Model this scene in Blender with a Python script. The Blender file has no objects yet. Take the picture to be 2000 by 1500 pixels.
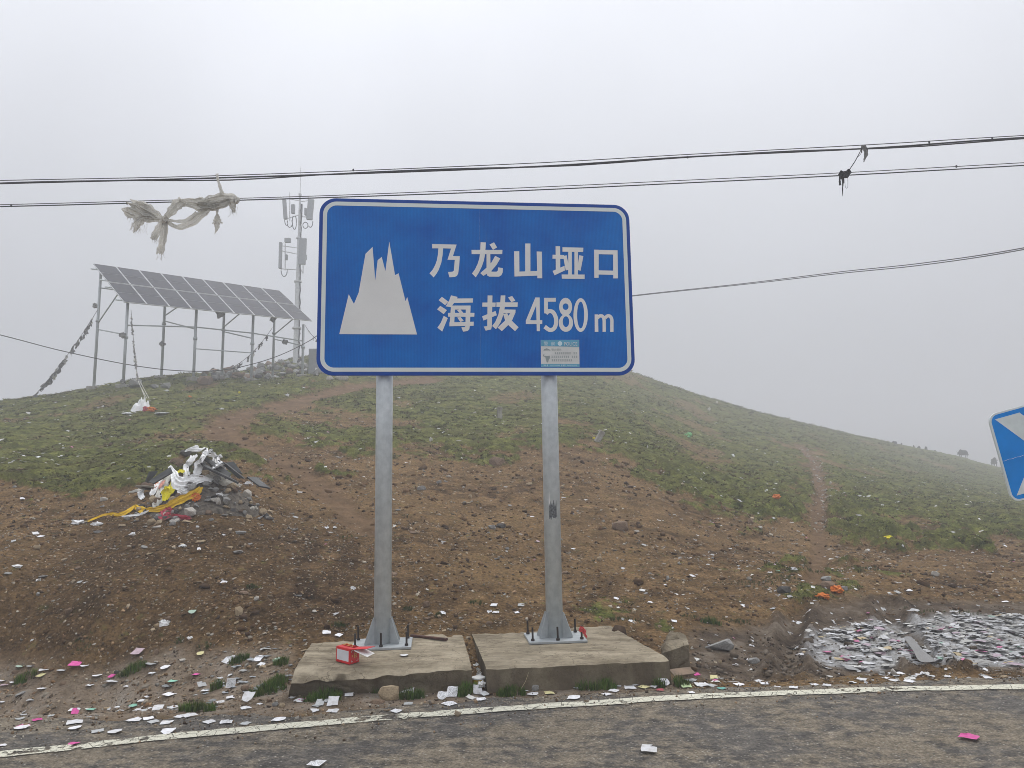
import bpy, bmesh, math, random
import numpy as np
from mathutils import Vector, Matrix, noise as mnoise

random.seed(7); RNG = np.random.default_rng(11)
S = bpy.context.scene
COL = S.collection
R = math.radians

# ------------------------------------------------------------------ camera, sky, sun, exposure
CAM_H, F_PX, PITCH, ROLL = 1.70, 1450.0, 0.1356, 0.0155
cam_data = bpy.data.cameras.new('camera')
cam_data.sensor_width = 36.0
cam_data.lens = 36.0 * F_PX / 2000.0
cam_data.clip_start, cam_data.clip_end = 0.05, 3000.0
cam = bpy.data.objects.new('camera', cam_data); COL.objects.link(cam)
_fw = Vector((0, math.cos(PITCH), math.sin(PITCH))); _up0 = Vector((0, -math.sin(PITCH), math.cos(PITCH))); _rt0 = Vector((1, 0, 0))
# rolled a little clockwise about the view axis, the horizon rises to the right
_rt = _rt0 * math.cos(ROLL) - _up0 * math.sin(ROLL)
_up = _rt0 * math.sin(ROLL) + _up0 * math.cos(ROLL)
cam.matrix_world = Matrix(((_rt.x, _up.x, -_fw.x, 0), (_rt.y, _up.y, -_fw.y, 0), (_rt.z, _up.z, -_fw.z, CAM_H), (0, 0, 0, 1)))
S.camera = cam

W = bpy.data.worlds.new('World'); S.world = W; W.use_nodes = True
SUN_EL, SUN_ROT = R(62), R(25)
def build_world():
    nt = W.node_tree; nt.nodes.clear(); L = nt.links.new
    out = nt.nodes.new('ShaderNodeOutputWorld'); bg = nt.nodes.new('ShaderNodeBackground')
    sky = nt.nodes.new('ShaderNodeTexSky'); sky.sky_type = 'NISHITA'; sky.sun_disc = False
    sky.sun_elevation = SUN_EL; sky.sun_rotation = SUN_ROT; sky.altitude = 4500; sky.air_density = 1.0; sky.dust_density = 4.0
    hs = nt.nodes.new('ShaderNodeHueSaturation'); hs.inputs['Saturation'].default_value = 0.12; hs.inputs['Value'].default_value = 1.0
    L(sky.outputs[0], hs.inputs['Color'])
    # cloud layer: overcast luminance, brighter overhead than near the horizon, with faint structure
    tc = nt.nodes.new('ShaderNodeTexCoord'); sp = nt.nodes.new('ShaderNodeSeparateXYZ'); L(tc.outputs['Generated'], sp.inputs[0])
    mr = nt.nodes.new('ShaderNodeMapRange'); mr.inputs['From Min'].default_value = 0.0; mr.inputs['From Max'].default_value = 1.0
    mr.inputs['To Min'].default_value = CLOUD_LOW; mr.inputs['To Max'].default_value = CLOUD_HIGH
    L(sp.outputs['Z'], mr.inputs['Value'])
    nz = nt.nodes.new('ShaderNodeTexNoise'); nz.inputs['Scale'].default_value = 2.2; nz.inputs['Detail'].default_value = 3; nz.inputs['Roughness'].default_value = 0.45
    L(tc.outputs['Generated'], nz.inputs['Vector'])
    m2 = nt.nodes.new('ShaderNodeMapRange'); m2.inputs['From Min'].default_value = 0.3; m2.inputs['From Max'].default_value = 0.7
    m2.inputs['To Min'].default_value = 0.91; m2.inputs['To Max'].default_value = 1.09; L(nz.outputs[0], m2.inputs['Value'])
    mu = nt.nodes.new('ShaderNodeMath'); mu.operation = 'MULTIPLY'; L(mr.outputs[0], mu.inputs[0]); L(m2.outputs[0], mu.inputs[1])
    cc = nt.nodes.new('ShaderNodeVectorMath'); cc.operation = 'SCALE'; cc.inputs[0].default_value = (0.935, 0.96, 1.03); L(mu.outputs[0], cc.inputs['Scale'])
    mx = nt.nodes.new('ShaderNodeMix'); mx.data_type = 'RGBA'; mx.inputs['Factor'].default_value = 0.88
    L(hs.outputs[0], mx.inputs['A']); L(cc.outputs[0], mx.inputs['B']); L(mx.outputs['Result'], bg.inputs['Color'])
    bg.inputs['Strength'].default_value = 0.1
    L(bg.outputs[0], out.inputs['Surface'])
CLOUD_LOW, CLOUD_HIGH = 3.4, 19.5
build_world()

sun_d = bpy.data.lights.new('sun', 'SUN'); sun_d.energy = 1.5; sun_d.angle = R(22); sun_d.color = (1.0, 0.97, 0.93)
sun = bpy.data.objects.new('sun', sun_d); COL.objects.link(sun)
_sd = Vector((math.sin(SUN_ROT) * math.cos(SUN_EL), math.cos(SUN_ROT) * math.cos(SUN_EL), math.sin(SUN_EL)))
sun.rotation_euler = _sd.to_track_quat('Z', 'Y').to_euler()

S.view_settings.view_transform = 'Standard'; S.view_settings.look = 'None'
S.view_settings.exposure = 0.0; S.view_settings.gamma = 1.0; S.view_settings.use_curve_mapping = False
S.render.engine = 'CYCLES'
cy = S.cycles
cy.use_denoising = True; cy.denoising_prefilter = 'ACCURATE'; cy.max_bounces = 6; cy.diffuse_bounces = 3; cy.glossy_bounces = 2; cy.transmission_bounces = 2
cy.volume_bounces = 4; cy.transparent_max_bounces = 8; cy.use_adaptive_sampling = True; cy.adaptive_threshold = 0.02
cy.sample_clamp_indirect = 4.0; cy.filter_width = 0.9
HAZE = 0.0078

# ------------------------------------------------------------------ pixel -> place
def ray(px, py):
    u, v = (px - 1000) / F_PX, (750 - py) / F_PX
    d = _fw + _rt * u + _up * v
    return d
def at(px, py, Y):
    """the point seen at (px,py) of the 2000x1500 photograph, Y metres in front of the camera"""
    d = ray(px, py); t = Y / d.y
    return Vector((d.x * t, Y, CAM_H + d.z * t))
def on_z(px, py, z=0.0):
    d = ray(px, py); t = (z - CAM_H) / d.z
    return Vector((d.x * t, d.y * t, z))

# ------------------------------------------------------------------ noise
def _hash(ix, iy, seed):
    n = (ix.astype(np.int64) * 374761393 + iy.astype(np.int64) * 668265263 + seed * 974634777) & 0xffffffff
    n = ((n ^ (n >> 13)) * 1274126177) & 0xffffffff
    return ((n ^ (n >> 16)) & 0xffff) / 65535.0
def vnoise(x, y, seed=0):
    x = np.asarray(x, float); y = np.asarray(y, float)
    xi, yi = np.floor(x), np.floor(y); fx, fy = x - xi, y - yi
    fx = fx * fx * (3 - 2 * fx); fy = fy * fy * (3 - 2 * fy)
    a = _hash(xi, yi, seed); b = _hash(xi + 1, yi, seed); c = _hash(xi, yi + 1, seed); d = _hash(xi + 1, yi + 1, seed)
    return (a + (b - a) * fx) * (1 - fy) + (c + (d - c) * fx) * fy
def fbm(x, y, seed=0, o=4, gain=0.5):
    s = 0; a = 1; t = 0
    for k in range(o):
        s = s + a * (vnoise(x * 2 ** k + 17.3 * k, y * 2 ** k - 9.1 * k, seed + k) - 0.5); t += a; a *= gain
    return s / t * 2
def sstep(a, b, x):
    t = np.clip((x - a) / (b - a), 0, 1); return t * t * (3 - 2 * t)

# ------------------------------------------------------------------ terrain shape
CREST = [(-700, 850, 30), (-300, 822, 31), (0, 791, 34), (100, 777, 35), (183, 761, 36), (300, 747, 39), (420, 731, 42), (560, 705, 49), (700, 690, 55), (900, 683, 62), (1100, 695, 66), (1240, 733, 68),
         (1400, 785, 72), (1600, 837, 80), (1750, 869, 86), (1880, 897, 92), (1945, 915, 96), (2060, 935, 100), (2400, 960, 105), (2900, 975, 110)]
CTRL = [(0, 1130, 8.9), (0, 1040, 10.4), (0, 950, 12.8), (0, 900, 16), (0, 850, 21), (0, 815, 27), (-400, 1100, 9), (-400, 950, 13), (-400, 870, 20),
        (200, 1200, 8.3), (200, 1100, 9.4), (200, 1020, 10.7), (200, 950, 13), (200, 860, 20), (200, 800, 27),
        (400, 1230, 8.0), (400, 1130, 8.9), (400, 1020, 10.3), (400, 965, 11.3), (400, 925, 13.5), (470, 830, 21), (300, 800, 25.5), (400, 775, 30),
        (560, 1200, 8.2), (560, 1100, 9.6), (560, 1000, 11.8), (560, 910, 15.5), (600, 840, 22), (600, 785, 29), (240, 762, 31.3), (183, 765, 33), (590, 742, 35), (532, 745, 37.5), (430, 752, 33), (377, 752, 32.5), (450, 738, 40), (580, 712, 46),
        (750, 1200, 8.3), (750, 1100, 9.8), (750, 1000, 12.4), (750, 900, 17), (750, 850, 22), (750, 800, 28), (750, 745, 38),
        (950, 1200, 8.4), (950, 1110, 9.9), (950, 1000, 13.2), (950, 910, 17.5), (950, 850, 23), (950, 800, 30), (950, 745, 42),
        (1150, 1190, 8.7), (1150, 1090, 10.8), (1150, 1000, 13.8), (1150, 900, 18.5), (1150, 850, 24), (1150, 800, 33), (1200, 760, 48),
        (1400, 1180, 9.2), (1400, 1100, 11.3), (1400, 1020, 15), (1400, 940, 22), (1400, 880, 34), (1400, 825, 52),
        (1600, 1170, 9.6), (1600, 1100, 12), (1600, 1020, 17), (1600, 950, 27), (1600, 890, 45),
        (1800, 1160, 10.1), (1800, 1090, 13.2), (1800, 1020, 20), (1800, 960, 34), (1800, 915, 60),
        (2000, 1150, 10.7), (2000, 1080, 15), (2000, 1020, 23), (2000, 975, 42), (2300, 1100, 14), (2300, 1000, 32)]
FLAT = [(-300, 1300), (0, 1275), (200, 1285), (400, 1300), (560, 1340), (800, 1345), (1100, 1340), (1330, 1290), (1500, 1245), (1650, 1235), (1800, 1228), (1990, 1222), (2300, 1215)]
def _ctrl_points():
    P = []
    def add(X, Y, z): P.append((X / Y, math.log(Y), z / Y))
    for px, py, Y in CTRL:
        p = at(px, py, Y); add(p.x, p.y, p.z)
    for px, py, Y in CREST:
        p = at(px, py, Y); add(p.x, p.y, p.z)
        add(p.x * 1.25, Y * 1.25, p.z + 0.2 * 0 - 0.5); add(p.x * 2, Y * 2, p.z - 9); add(p.x * 4.5, Y * 4.5, p.z - 28)
    for px, py in FLAT:
        p = on_z(px, py, 0.0); add(p.x, p.y, 0)
    for a in (-1.6, -.9, -.5, -.2, .1, .4, .7, 1.2, 1.6): add(a * 5.2, 5.2, 0); add(a * 4.2, 4.2, 0)
    return np.array(P)
_CP = _ctrl_points(); _K = np.array([2.2, 1.0])
def _tps_fit():
    X = _CP[:, :2] * _K; n = len(X)
    d2 = ((X[:, None] - X[None]) ** 2).sum(-1); A = 0.5 * d2 * np.log(d2 + 1e-12); A += np.eye(n) * 2e-4
    Pm = np.c_[np.ones(n), X]; M = np.block([[A, Pm], [Pm.T, np.zeros((3, 3))]])
    return np.linalg.solve(M, np.r_[_CP[:, 2], 0, 0, 0])
_TW = _tps_fit()
def base_z(x, y):
    x = np.asarray(x, float); y = np.asarray(y, float); sh = x.shape; x = x.ravel(); y = y.ravel()
    yc = np.clip(y, 4.2, 420); a = np.clip(x / yc, -1.35, 1.35)
    Q = np.c_[a, np.log(yc)] * _K; X = _CP[:, :2] * _K; out = np.empty(len(Q))
    for i in range(0, len(Q), 40000):
        q = Q[i:i + 40000]; d2 = ((q[:, None] - X[None]) ** 2).sum(-1)
        out[i:i + 40000] = (0.5 * d2 * np.log(d2 + 1e-12)) @ _TW[:-3] + _TW[-3] + q @ _TW[-2:]
    z = out * yc
    z = z * sstep(5.7, 6.9, y)
    return np.maximum(z, -30).reshape(sh)
# road edge and line, from points on the flat ground
_lp = [on_z(*p) for p in ((0, 1477), (280, 1447), (560, 1423), (760, 1407), (900, 1391), (1150, 1376), (1375, 1364), (1650, 1353), (2000, 1344))]
_lc = np.polyfit([p.x for p in _lp], [p.y for p in _lp], 3)
def line_y(x):
    x = np.asarray(x, float); xc = np.clip(x, -4.2, 5.2); s = np.polyval(np.polyder(_lc), xc)
    return np.polyval(_lc, xc) + s * (x - xc)
_ep = [on_z(*p) for p in ((0, 1402), (300, 1402), (560, 1394), (760, 1382), (1000, 1366), (1300, 1350), (1700, 1330), (2000, 1320))]
_ex, _ey = [p.x for p in _ep], [p.y for p in _ep]
def edge_y(x):
    x = np.asarray(x, float); e = np.interp(x, _ex, _ey)
    e = np.where(x > _ex[-1], line_y(x) + (_ey[-1] - line_y(_ex[-1])), e); e = np.where(x < _ex[0], line_y(x) + (_ey[0] - line_y(_ex[0])), e)
    return e
def road_edge(x): return edge_y(x) + 0.10 * fbm(np.asarray(x) * 1.3, np.asarray(x) * 0, 5, 3) + 0.05 * fbm(np.asarray(x) * 9, np.asarray(x) * 0, 8, 3)

def ground_base_hit(px, py):
    d = ray(px, py); ys = np.exp(np.linspace(math.log(4.3), math.log(140), 900)); t = ys / d.y
    z = CAM_H + d.z * t; g = base_z(d.x * t, ys); k = np.argmax(g >= z)
    if not (g >= z).any(): return None
    if k == 0: return Vector((d.x * t[0], ys[0], g[0]))
    f0, f1 = (z - g)[k - 1], (z - g)[k]; w = f0 / (f0 - f1); y = ys[k - 1] + w * (ys[k] - ys[k - 1])
    return Vector((d.x * y / d.y, y, CAM_H + d.z * y / d.y))
# ---- regions of ground cover, traced and stored as outlines on the ground
def outline(pts):
    o = []
    for p in pts:
        if len(p) == 3: q = at(*p)
        else: q = ground_base_hit(*p) or at(p[0], p[1], 70)
        o.append((q.x, q.y))
    return np.array(o)
def pdist(x, y, poly):
    """signed distance, positive inside"""
    inside = np.zeros(x.shape, bool); dm = np.full(x.shape, 1e9); n = len(poly)
    for i in range(n):
        x0, y0 = poly[i]; x1, y1 = poly[(i + 1) % n]
        c = ((y0 > y) != (y1 > y)); xx = (x1 - x0) * (y - y0) / ((y1 - y0) if y1 != y0 else 1e-9) + x0
        inside ^= c & (x < xx)
        L2 = (x1 - x0) ** 2 + (y1 - y0) ** 2 + 1e-12; t = np.clip(((x - x0) * (x1 - x0) + (y - y0) * (y1 - y0)) / L2, 0, 1)
        dm = np.minimum(dm, np.hypot(x - x0 - t * (x1 - x0), y - y0 - t * (y1 - y0)))
    return np.where(inside, dm, -dm)
def pline(x, y, pts):
    dm = np.full(x.shape, 1e9)
    for i in range(len(pts) - 1):
        x0, y0 = pts[i]; x1, y1 = pts[i + 1]
        L2 = (x1 - x0) ** 2 + (y1 - y0) ** 2 + 1e-12; t = np.clip(((x - x0) * (x1 - x0) + (y - y0) * (y1 - y0)) / L2, 0, 1)
        dm = np.minimum(dm, np.hypot(x - x0 - t * (x1 - x0), y - y0 - t * (y1 - y0)))
    return dm
_far = [(1990, 930, 115), (1500, 780, 130), (1240, 700, 130), (700, 650, 130), (0, 750, 110), (-900, 800, 90)]
G_MAIN = outline([(-900, 960), (-300, 930), (0, 936), (90, 950), (160, 962), (250, 950), (330, 925), (430, 905), (500, 915), (530, 930), (500, 880), (440, 852), (430, 838), (470, 815), (540, 790), (600, 775), (640, 768), (690, 752), (660, 770), (600, 800), (520, 820), (490, 838), (560, 860), (640, 872), (700, 888), (790, 892), (860, 872), (890, 893), (960, 893), (1010, 876), (1070, 862), (1150, 868), (1230, 910), (1290, 950), (1370, 985), (1440, 1030), (1520, 1025), (1585, 985), (1592, 930), (1560, 872), (1600, 905), (1618, 1000), (1625, 1040), (1700, 1055), (1830, 1058), (1930, 1045), (2060, 1060), (2500, 1060), (2900, 1010)] + _far)
BROWN = [outline([(1090, 822), (1150, 830), (1200, 862), (1180, 880), (1130, 862)]), outline([(1330, 865), (1400, 880), (1450, 915), (1380, 920), (1320, 890)]), outline([(640, 800), (750, 812), (830, 838), (700, 836), (620, 820)]), outline([(1700, 1010), (1800, 1015), (1880, 1035), (1760, 1038)]), outline([(300, 848), (420, 850), (440, 868), (330, 866)])]
TRAIL = [[tuple(ground_base_hit(*p).xy) for p in l] for l in ([(730, 1040), (640, 960), (540, 900), (450, 855), (430, 838), (470, 812), (560, 788), (650, 768), (740, 752), (840, 742)], [(1560, 870), (1592, 905), (1604, 960), (1598, 1020), (1600, 1090), (1590, 1140)], [(560, 800), (640, 800)])]
GREENS = [outline([(1440, 1105), (1560, 1100), (1660, 1135), (1700, 1160), (1560, 1165), (1470, 1140)]), outline([(1180, 1200), (1290, 1190), (1400, 1215), (1330, 1228), (1220, 1224)]), outline([(1650, 1090), (1740, 1105), (1730, 1130), (1650, 1115)]), outline([(1180, 1180), (1260, 1185), (1250, 1215), (1180, 1205)])]
MUD = outline([(1300, 1330), (1340, 1230), (1540, 1200), (1700, 1172), (2100, 1168), (2500, 1180), (2500, 1330), (1700, 1325)])
VERGE = outline([(-600, 1420), (-300, 1290), (0, 1288), (300, 1282), (440, 1275), (560, 1262), (600, 1320), (960, 1342), (1320, 1325), (1320, 1370), (0, 1420)])
DAMP = outline([(180, 1080), (300, 1000), (420, 990), (560, 985), (700, 1040), (760, 1130), (740, 1230), (560, 1262), (300, 1278), (120, 1270), (60, 1180)])
RUT1 = [tuple(on_z(*p).xy) for p in ((1535, 1300), (1540, 1270), (1548, 1240), (1560, 1215))]
RUT2 = [tuple(on_z(*p).xy) for p in ((1830, 1300), (1800, 1272), (1760, 1240), (1735, 1205))]
MAT_L = outline([(1575, 1292), (1590, 1250), (1630, 1228), (1745, 1212), (1800, 1290), (1700, 1312)])
MAT_R = outline([(1780, 1225), (1820, 1200), (2000, 1203), (2300, 1205), (2300, 1306), (1845, 1300)])
def masks(x, y):
    n1 = fbm(x * 0.9, y * 0.9, 31, 4); n2 = fbm(x * 3.1, y * 3.1, 41, 3)
    w = 0.045 * y + 0.05
    d = pdist(x, y, G_MAIN) + (n1 * 2.0 + n2 * 1.5) * w * 1.2
    g = sstep(-0.35, 0.55, d / w)
    for b in BROWN:
        d = pdist(x, y, b) + (n1 + n2) * w; g = g * (1 - 0.85 * sstep(-0.4, 0.5, d / w))
    hillpatch = sstep(0.12, 0.42, fbm(x * 0.45 + 9, y * 0.25, 77, 4)) * 0.75
    g = g * (1 - hillpatch * sstep(12, 17, y))
    for b in GREENS:
        d = pdist(x, y, b) + (n1 + n2 * 1.5) * w; g = np.maximum(g, 0.75 * sstep(-0.3, 0.8, d / w) * sstep(-0.1, 0.35, n2 + n1 * .5))
    tr = np.zeros_like(x)
    for k, (l, wd) in enumerate(zip(TRAIL, (0.021, 0.0075, 0.012))):
        dd = pline(x, y, l); ww = wd * y + 0.05; tr = np.maximum(tr, 1 - sstep(0.55, 1.3, (dd + n2 * ww * 0.5) / ww))
    g = g * (1 - tr)
    mud = sstep(-0.15, 0.25, pdist(x, y, MUD) + n1 * 0.25); vg = sstep(-0.12, 0.2, pdist(x, y, VERGE) + n1 * 0.2)
    g = g * (1 - mud) * (1 - vg)
    mat = np.maximum(sstep(-0.12, 0.1, pdist(x, y, MAT_L) + n2 * 0.12), sstep(-0.12, 0.1, pdist(x, y, MAT_R) + n2 * 0.12))
    return g, tr, np.maximum(mud, 0), vg, mat
def detail_z(x, y, m=None):
    g, tr, mud, vg, mat = masks(x, y) if m is None else m
    nearfade = sstep(6.2, 7.6, y)
    flat = 1 - np.maximum(mud, vg) * 0.75
    z = 0.10 * fbm(x * 0.45, y * 0.45, 3, 4) * nearfade * sstep(7, 14, y) * (1 + sstep(20, 60, y))
    z = z + 0.035 * fbm(x * 2.1, y * 2.1, 13, 4, 0.55) * nearfade * flat
    z = z + 0.026 * fbm(x * 7.5, y * 7.5, 23, 3, 0.6) * flat * sstep(5.9, 6.6, y)
    hum = np.abs(fbm(x * 1.7, y * 1.4, 53, 3)); hum2 = fbm(x * 3.3, y * 2.6, 57, 3)
    rz_ = 1 + 1.1 * sstep(1.5, 4, x) * sstep(32, 20, y)
    z = z + g * (0.085 + 0.15 * (0.5 - hum) * rz_ + 0.07 * hum2 * rz_) * sstep(9, 13, y)
    z = z - tr * 0.05
    z = z + (mud * 0.012 + vg * .008) * fbm(x * 5, y * 9, 63, 3) * sstep(5.9, 6.5, y)
    for rut, a in ((RUT1, .1), (RUT2, .12)):
        d = pline(x, y, rut) + 0.03 * fbm(x * 6, y * 6, 91, 2)
        z = z - 0.07 * np.exp(-(d / a) ** 2) + 0.07 * np.exp(-((d - a * 1.9) / (a * .6)) ** 2) * (1 + fbm(x * 7, y * 7, 93, 2))
    z = z + mat * 0.030 * fbm(x * 11, y * 11, 97, 3)
    e = edge_y(x); inroad = 1 - sstep(0.05, 0.25, y - e)
    z = z * (1 - inroad) - 0.012 * inroad
    return z
def H(x, y, m=None):
    x = np.atleast_1d(np.asarray(x, float)); y = np.atleast_1d(np.asarray(y, float))
    e = edge_y(x)
    return base_z(x, y) * sstep(0.0, 0.6, y - e) + detail_z(x, y, m)
def hz(x, y): return float(H([x], [y])[0])
def hit(px, py, lift=0.0):
    """where the sight line through (px,py) meets the detailed ground"""
    d = ray(px, py); ys = np.exp(np.linspace(math.log(4.3), math.log(140), 1200)); t = ys / d.y
    z = CAM_H + d.z * t; g = H(d.x * t, ys) + lift; ok = g >= z
    if not ok.any(): return None
    k = int(np.argmax(ok))
    if k == 0: return Vector((d.x * t[0], ys[0], g[0]))
    f0, f1 = (z - g)[k - 1], (z - g)[k]; w = f0 / (f0 - f1); y = ys[k - 1] + w * (ys[k] - ys[k - 1])
    return Vector((d.x * y / d.y, y, CAM_H + d.z * y / d.y))
def normal_at(x, y, e=0.08):
    hx = (H(x + e, y) - H(x - e, y)) / (2 * e); hy = (H(x, y + e) - H(x, y - e)) / (2 * e)
    n = np.stack([-hx, -hy, np.ones_like(hx)], -1); return n / np.linalg.norm(n, axis=1, keepdims=True)

# ------------------------------------------------------------------ object helpers
def tag(o, label=None, cat=None, group=None, kind=None):
    if label: o['label'] = label
    if cat: o['category'] = cat
    if group: o['group'] = group
    if kind: o['kind'] = kind
    return o
def link(name, me, m=None, parent=None, smooth=False):
    o = bpy.data.objects.new(name, me); COL.objects.link(o)
    if m is not None:
        for k in (m if isinstance(m, (list, tuple)) else [m]): me.materials.append(k)
    if parent is not None: o.parent = parent
    if smooth and len(me.polygons): me.polygons.foreach_set('use_smooth', np.ones(len(me.polygons), bool))
    return o
def pyd(name, v, f, m=None, parent=None, smooth=False, mi=None):
    me = bpy.data.meshes.new(name); me.from_pydata([tuple(a) for a in v], [], f)
    if mi is not None: me.polygons.foreach_set('material_index', mi)
    me.update(); return link(name, me, m, parent, smooth)
def obj(name, bm, m=None, parent=None, smooth=False):
    me = bpy.data.meshes.new(name); bmesh.ops.recalc_face_normals(bm, faces=bm.faces); bm.to_mesh(me); bm.free(); return link(name, me, m, parent, smooth)
def empty(name, loc, rz=0.0, **kw):
    o = bpy.data.objects.new(name, None); COL.objects.link(o); o.location = loc; o.rotation_euler = (0, 0, rz); o.empty_display_size = 0.1
    tag(o, **kw); return o
def npmesh(name, V, T, m, col=None, parent=None, smooth=False):
    """triangle (or quad) mesh straight from arrays"""
    me = bpy.data.meshes.new(name); V = np.asarray(V, np.float32); T = np.asarray(T, np.int32); n, k = T.shape
    me.vertices.add(len(V)); me.vertices.foreach_set('co', V.ravel()); me.loops.add(n * k); me.loops.foreach_set('vertex_index', T.ravel())
    me.polygons.add(n); me.polygons.foreach_set('loop_start', np.arange(0, n * k, k, dtype=np.int32)); me.polygons.foreach_set('loop_total', np.full(n, k, np.int32))
    me.update(calc_edges=True)
    if col is not None:
        at_ = me.color_attributes.new('tint', 'FLOAT_COLOR', 'POINT'); c = np.ones((len(V), 4), np.float32); c[:, :3] = col; at_.data.foreach_set('color', c.ravel())
    return link(name, me, m, parent, smooth)
def add_box(bm, c, s, rot=None, bevel=0.0):
    M = Matrix.Translation(c) @ (rot.to_4x4() if rot is not None else Matrix.Identity(4)) @ Matrix.Diagonal((s[0], s[1], s[2], 1))
    r = bmesh.ops.create_cube(bm, size=1.0, matrix=M)
    if bevel:
        ed = list({e for v in r['verts'] for e in v.link_edges}); bmesh.ops.bevel(bm, geom=ed, offset=bevel, segments=1, affect='EDGES', profile=0.5)
def add_cyl(bm, p0, p1, r0, r1=None, seg=12):
    p0, p1 = Vector(p0), Vector(p1); d = p1 - p0; r1 = r0 if r1 is None else r1
    M = Matrix.Translation((p0 + p1) / 2) @ d.to_track_quat('Z', 'Y').to_matrix().to_4x4()
    bmesh.ops.create_cone(bm, cap_ends=True, segments=seg, radius1=r0, radius2=r1, depth=d.length, matrix=M)
def add_tube(bm, pts, r, seg=6, close=True):
    pts = [Vector(p) for p in pts]; rings = []; n = len(pts)
    rr = r if isinstance(r, (list, tuple)) else [r] * n
    for i, p in enumerate(pts):
        t = (pts[min(i + 1, n - 1)] - pts[max(i - 1, 0)]).normalized()
        a = t.cross(Vector((0, 0, 1))); a = a.normalized() if a.length > 1e-3 else Vector((1, 0, 0)); b = t.cross(a)
        rings.append([bm.verts.new(p + (a * math.cos(2 * math.pi * k / seg) + b * math.sin(2 * math.pi * k / seg)) * rr[i]) for k in range(seg)])
    for i in range(n - 1):
        for k in range(seg): bm.faces.new((rings[i][k], rings[i][(k + 1) % seg], rings[i + 1][(k + 1) % seg], rings[i + 1][k]))
    if close: bm.faces.new(rings[0][::-1]); bm.faces.new(rings[-1])
def smooth_pts(P, n):
    """Catmull-Rom through control points (any dimension)"""
    P = np.array([list(p) for p in P], float); P = np.vstack([2 * P[0] - P[1], P, 2 * P[-1] - P[-2]]); out = []; m = len(P) - 3
    for u in np.linspace(0, m - 1e-6, n):
        i = int(u); t = u - i; a, b, c, d = P[i:i + 4]
        out.append(0.5 * ((2 * b) + (-a + c) * t + (2 * a - 5 * b + 4 * c - d) * t * t + (-a + 3 * b - 3 * c + d) * t ** 3))
    return np.array(out)

# ------------------------------------------------------------------ materials
def mat(name):
    m = bpy.data.materials.new(name); m.use_nodes = True; nt = m.node_tree; b = nt.nodes['Principled BSDF']; return m, nt, b
def N(nt, t, **kw):
    n = nt.nodes.new(t)
    for k, v in kw.items():
        if k in n.inputs: n.inputs[k].default_value = v
        else: setattr(n, k, v)
    return n
def ramp(nt, fac, stops, interp='LINEAR'):
    r = nt.nodes.new('ShaderNodeValToRGB'); r.color_ramp.interpolation = interp; e = r.color_ramp.elements
    while len(e) < len(stops): e.new(0.5)
    for i, (p, c) in enumerate(stops):
        e[i].position = p; e[i].color = (c, c, c, 1) if not isinstance(c, (tuple, list)) else (*c, 1)
    nt.links.new(fac, r.inputs[0]); return r.outputs[0]
def mixc(nt, f, a, b, mode='MIX'):
    n = nt.nodes.new('ShaderNodeMix'); n.data_type = 'RGBA'; n.blend_type = mode
    for s, v in (('Factor', f), ('A', a), ('B', b)):
        if hasattr(v, 'links'): nt.links.new(v, n.inputs[s])
        elif s == 'Factor': n.inputs[s].default_value = v
        else: n.inputs[s].default_value = (*v, 1)
    return n.outputs['Result']
def noise_n(nt, vec, scale, detail=4, rough=0.55, dist=0.0):
    n = N(nt, 'ShaderNodeTexNoise', Scale=scale, Detail=detail, Roughness=rough, Distortion=dist); nt.links.new(vec, n.inputs['Vector']); return n.outputs[0]
def bumpn(nt, b, h, dist, strength=1.0, chain=None):
    n = N(nt, 'ShaderNodeBump', Strength=strength, Distance=dist); nt.links.new(h, n.inputs['Height'])
    if chain is not None: nt.links.new(chain, n.inputs['Normal'])
    nt.links.new(n.outputs[0], b.inputs['Normal']); return n.outputs[0]
def coords(nt, kind='Object', scale=None):
    c = nt.nodes.new('ShaderNodeTexCoord').outputs[kind]
    if scale:
        mp = nt.nodes.new('ShaderNodeMapping'); mp.inputs['Scale'].default_value = scale; nt.links.new(c, mp.inputs[0]); c = mp.outputs[0]
    return c
def simple(name, col, rough=0.7, metal=0.0, var=0.15, scale=8.0, bump=0.0, bscale=30, spec=0.5, col2=None):
    m, nt, b = mat(name); v = coords(nt); n = noise_n(nt, v, scale, 5)
    c2 = col2 or tuple(max(0, c * (1 - var * 2)) for c in col); c1 = tuple(min(1, c * (1 + var)) for c in col)
    nt.links.new(ramp(nt, n, [(0.3, c2), (0.65, c1)]), b.inputs['Base Color'])
    b.inputs['Roughness'].default_value = rough; b.inputs['Metallic'].default_value = metal; b.inputs['Specular IOR Level'].default_value = spec
    if bump: bumpn(nt, b, noise_n(nt, v, bscale, 5, 0.6), bump)
    return m
def tinted(name, rough=0.85, spec=0.3, nscale=25, var=0.35, bump=0.0, bscale=60, transl=0.0):
    """colour carried by the pieces themselves (attribute tint), with grain"""
    m, nt, b = mat(name); a = nt.nodes.new('ShaderNodeAttribute'); a.attribute_name = 'tint'; v = coords(nt)
    g = ramp(nt, noise_n(nt, v, nscale, 4, 0.6), [(0.3, 1 - var), (0.7, 1 + var)])
    c = mixc(nt, 1.0, a.outputs['Color'], g, 'MULTIPLY'); nt.links.new(c, b.inputs['Base Color'])
    b.inputs['Roughness'].default_value = rough; b.inputs['Specular IOR Level'].default_value = spec * .5
    if bump: bumpn(nt, b, noise_n(nt, v, bscale, 4, 0.6), bump)
    return m
def _dummy(): pass
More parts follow.
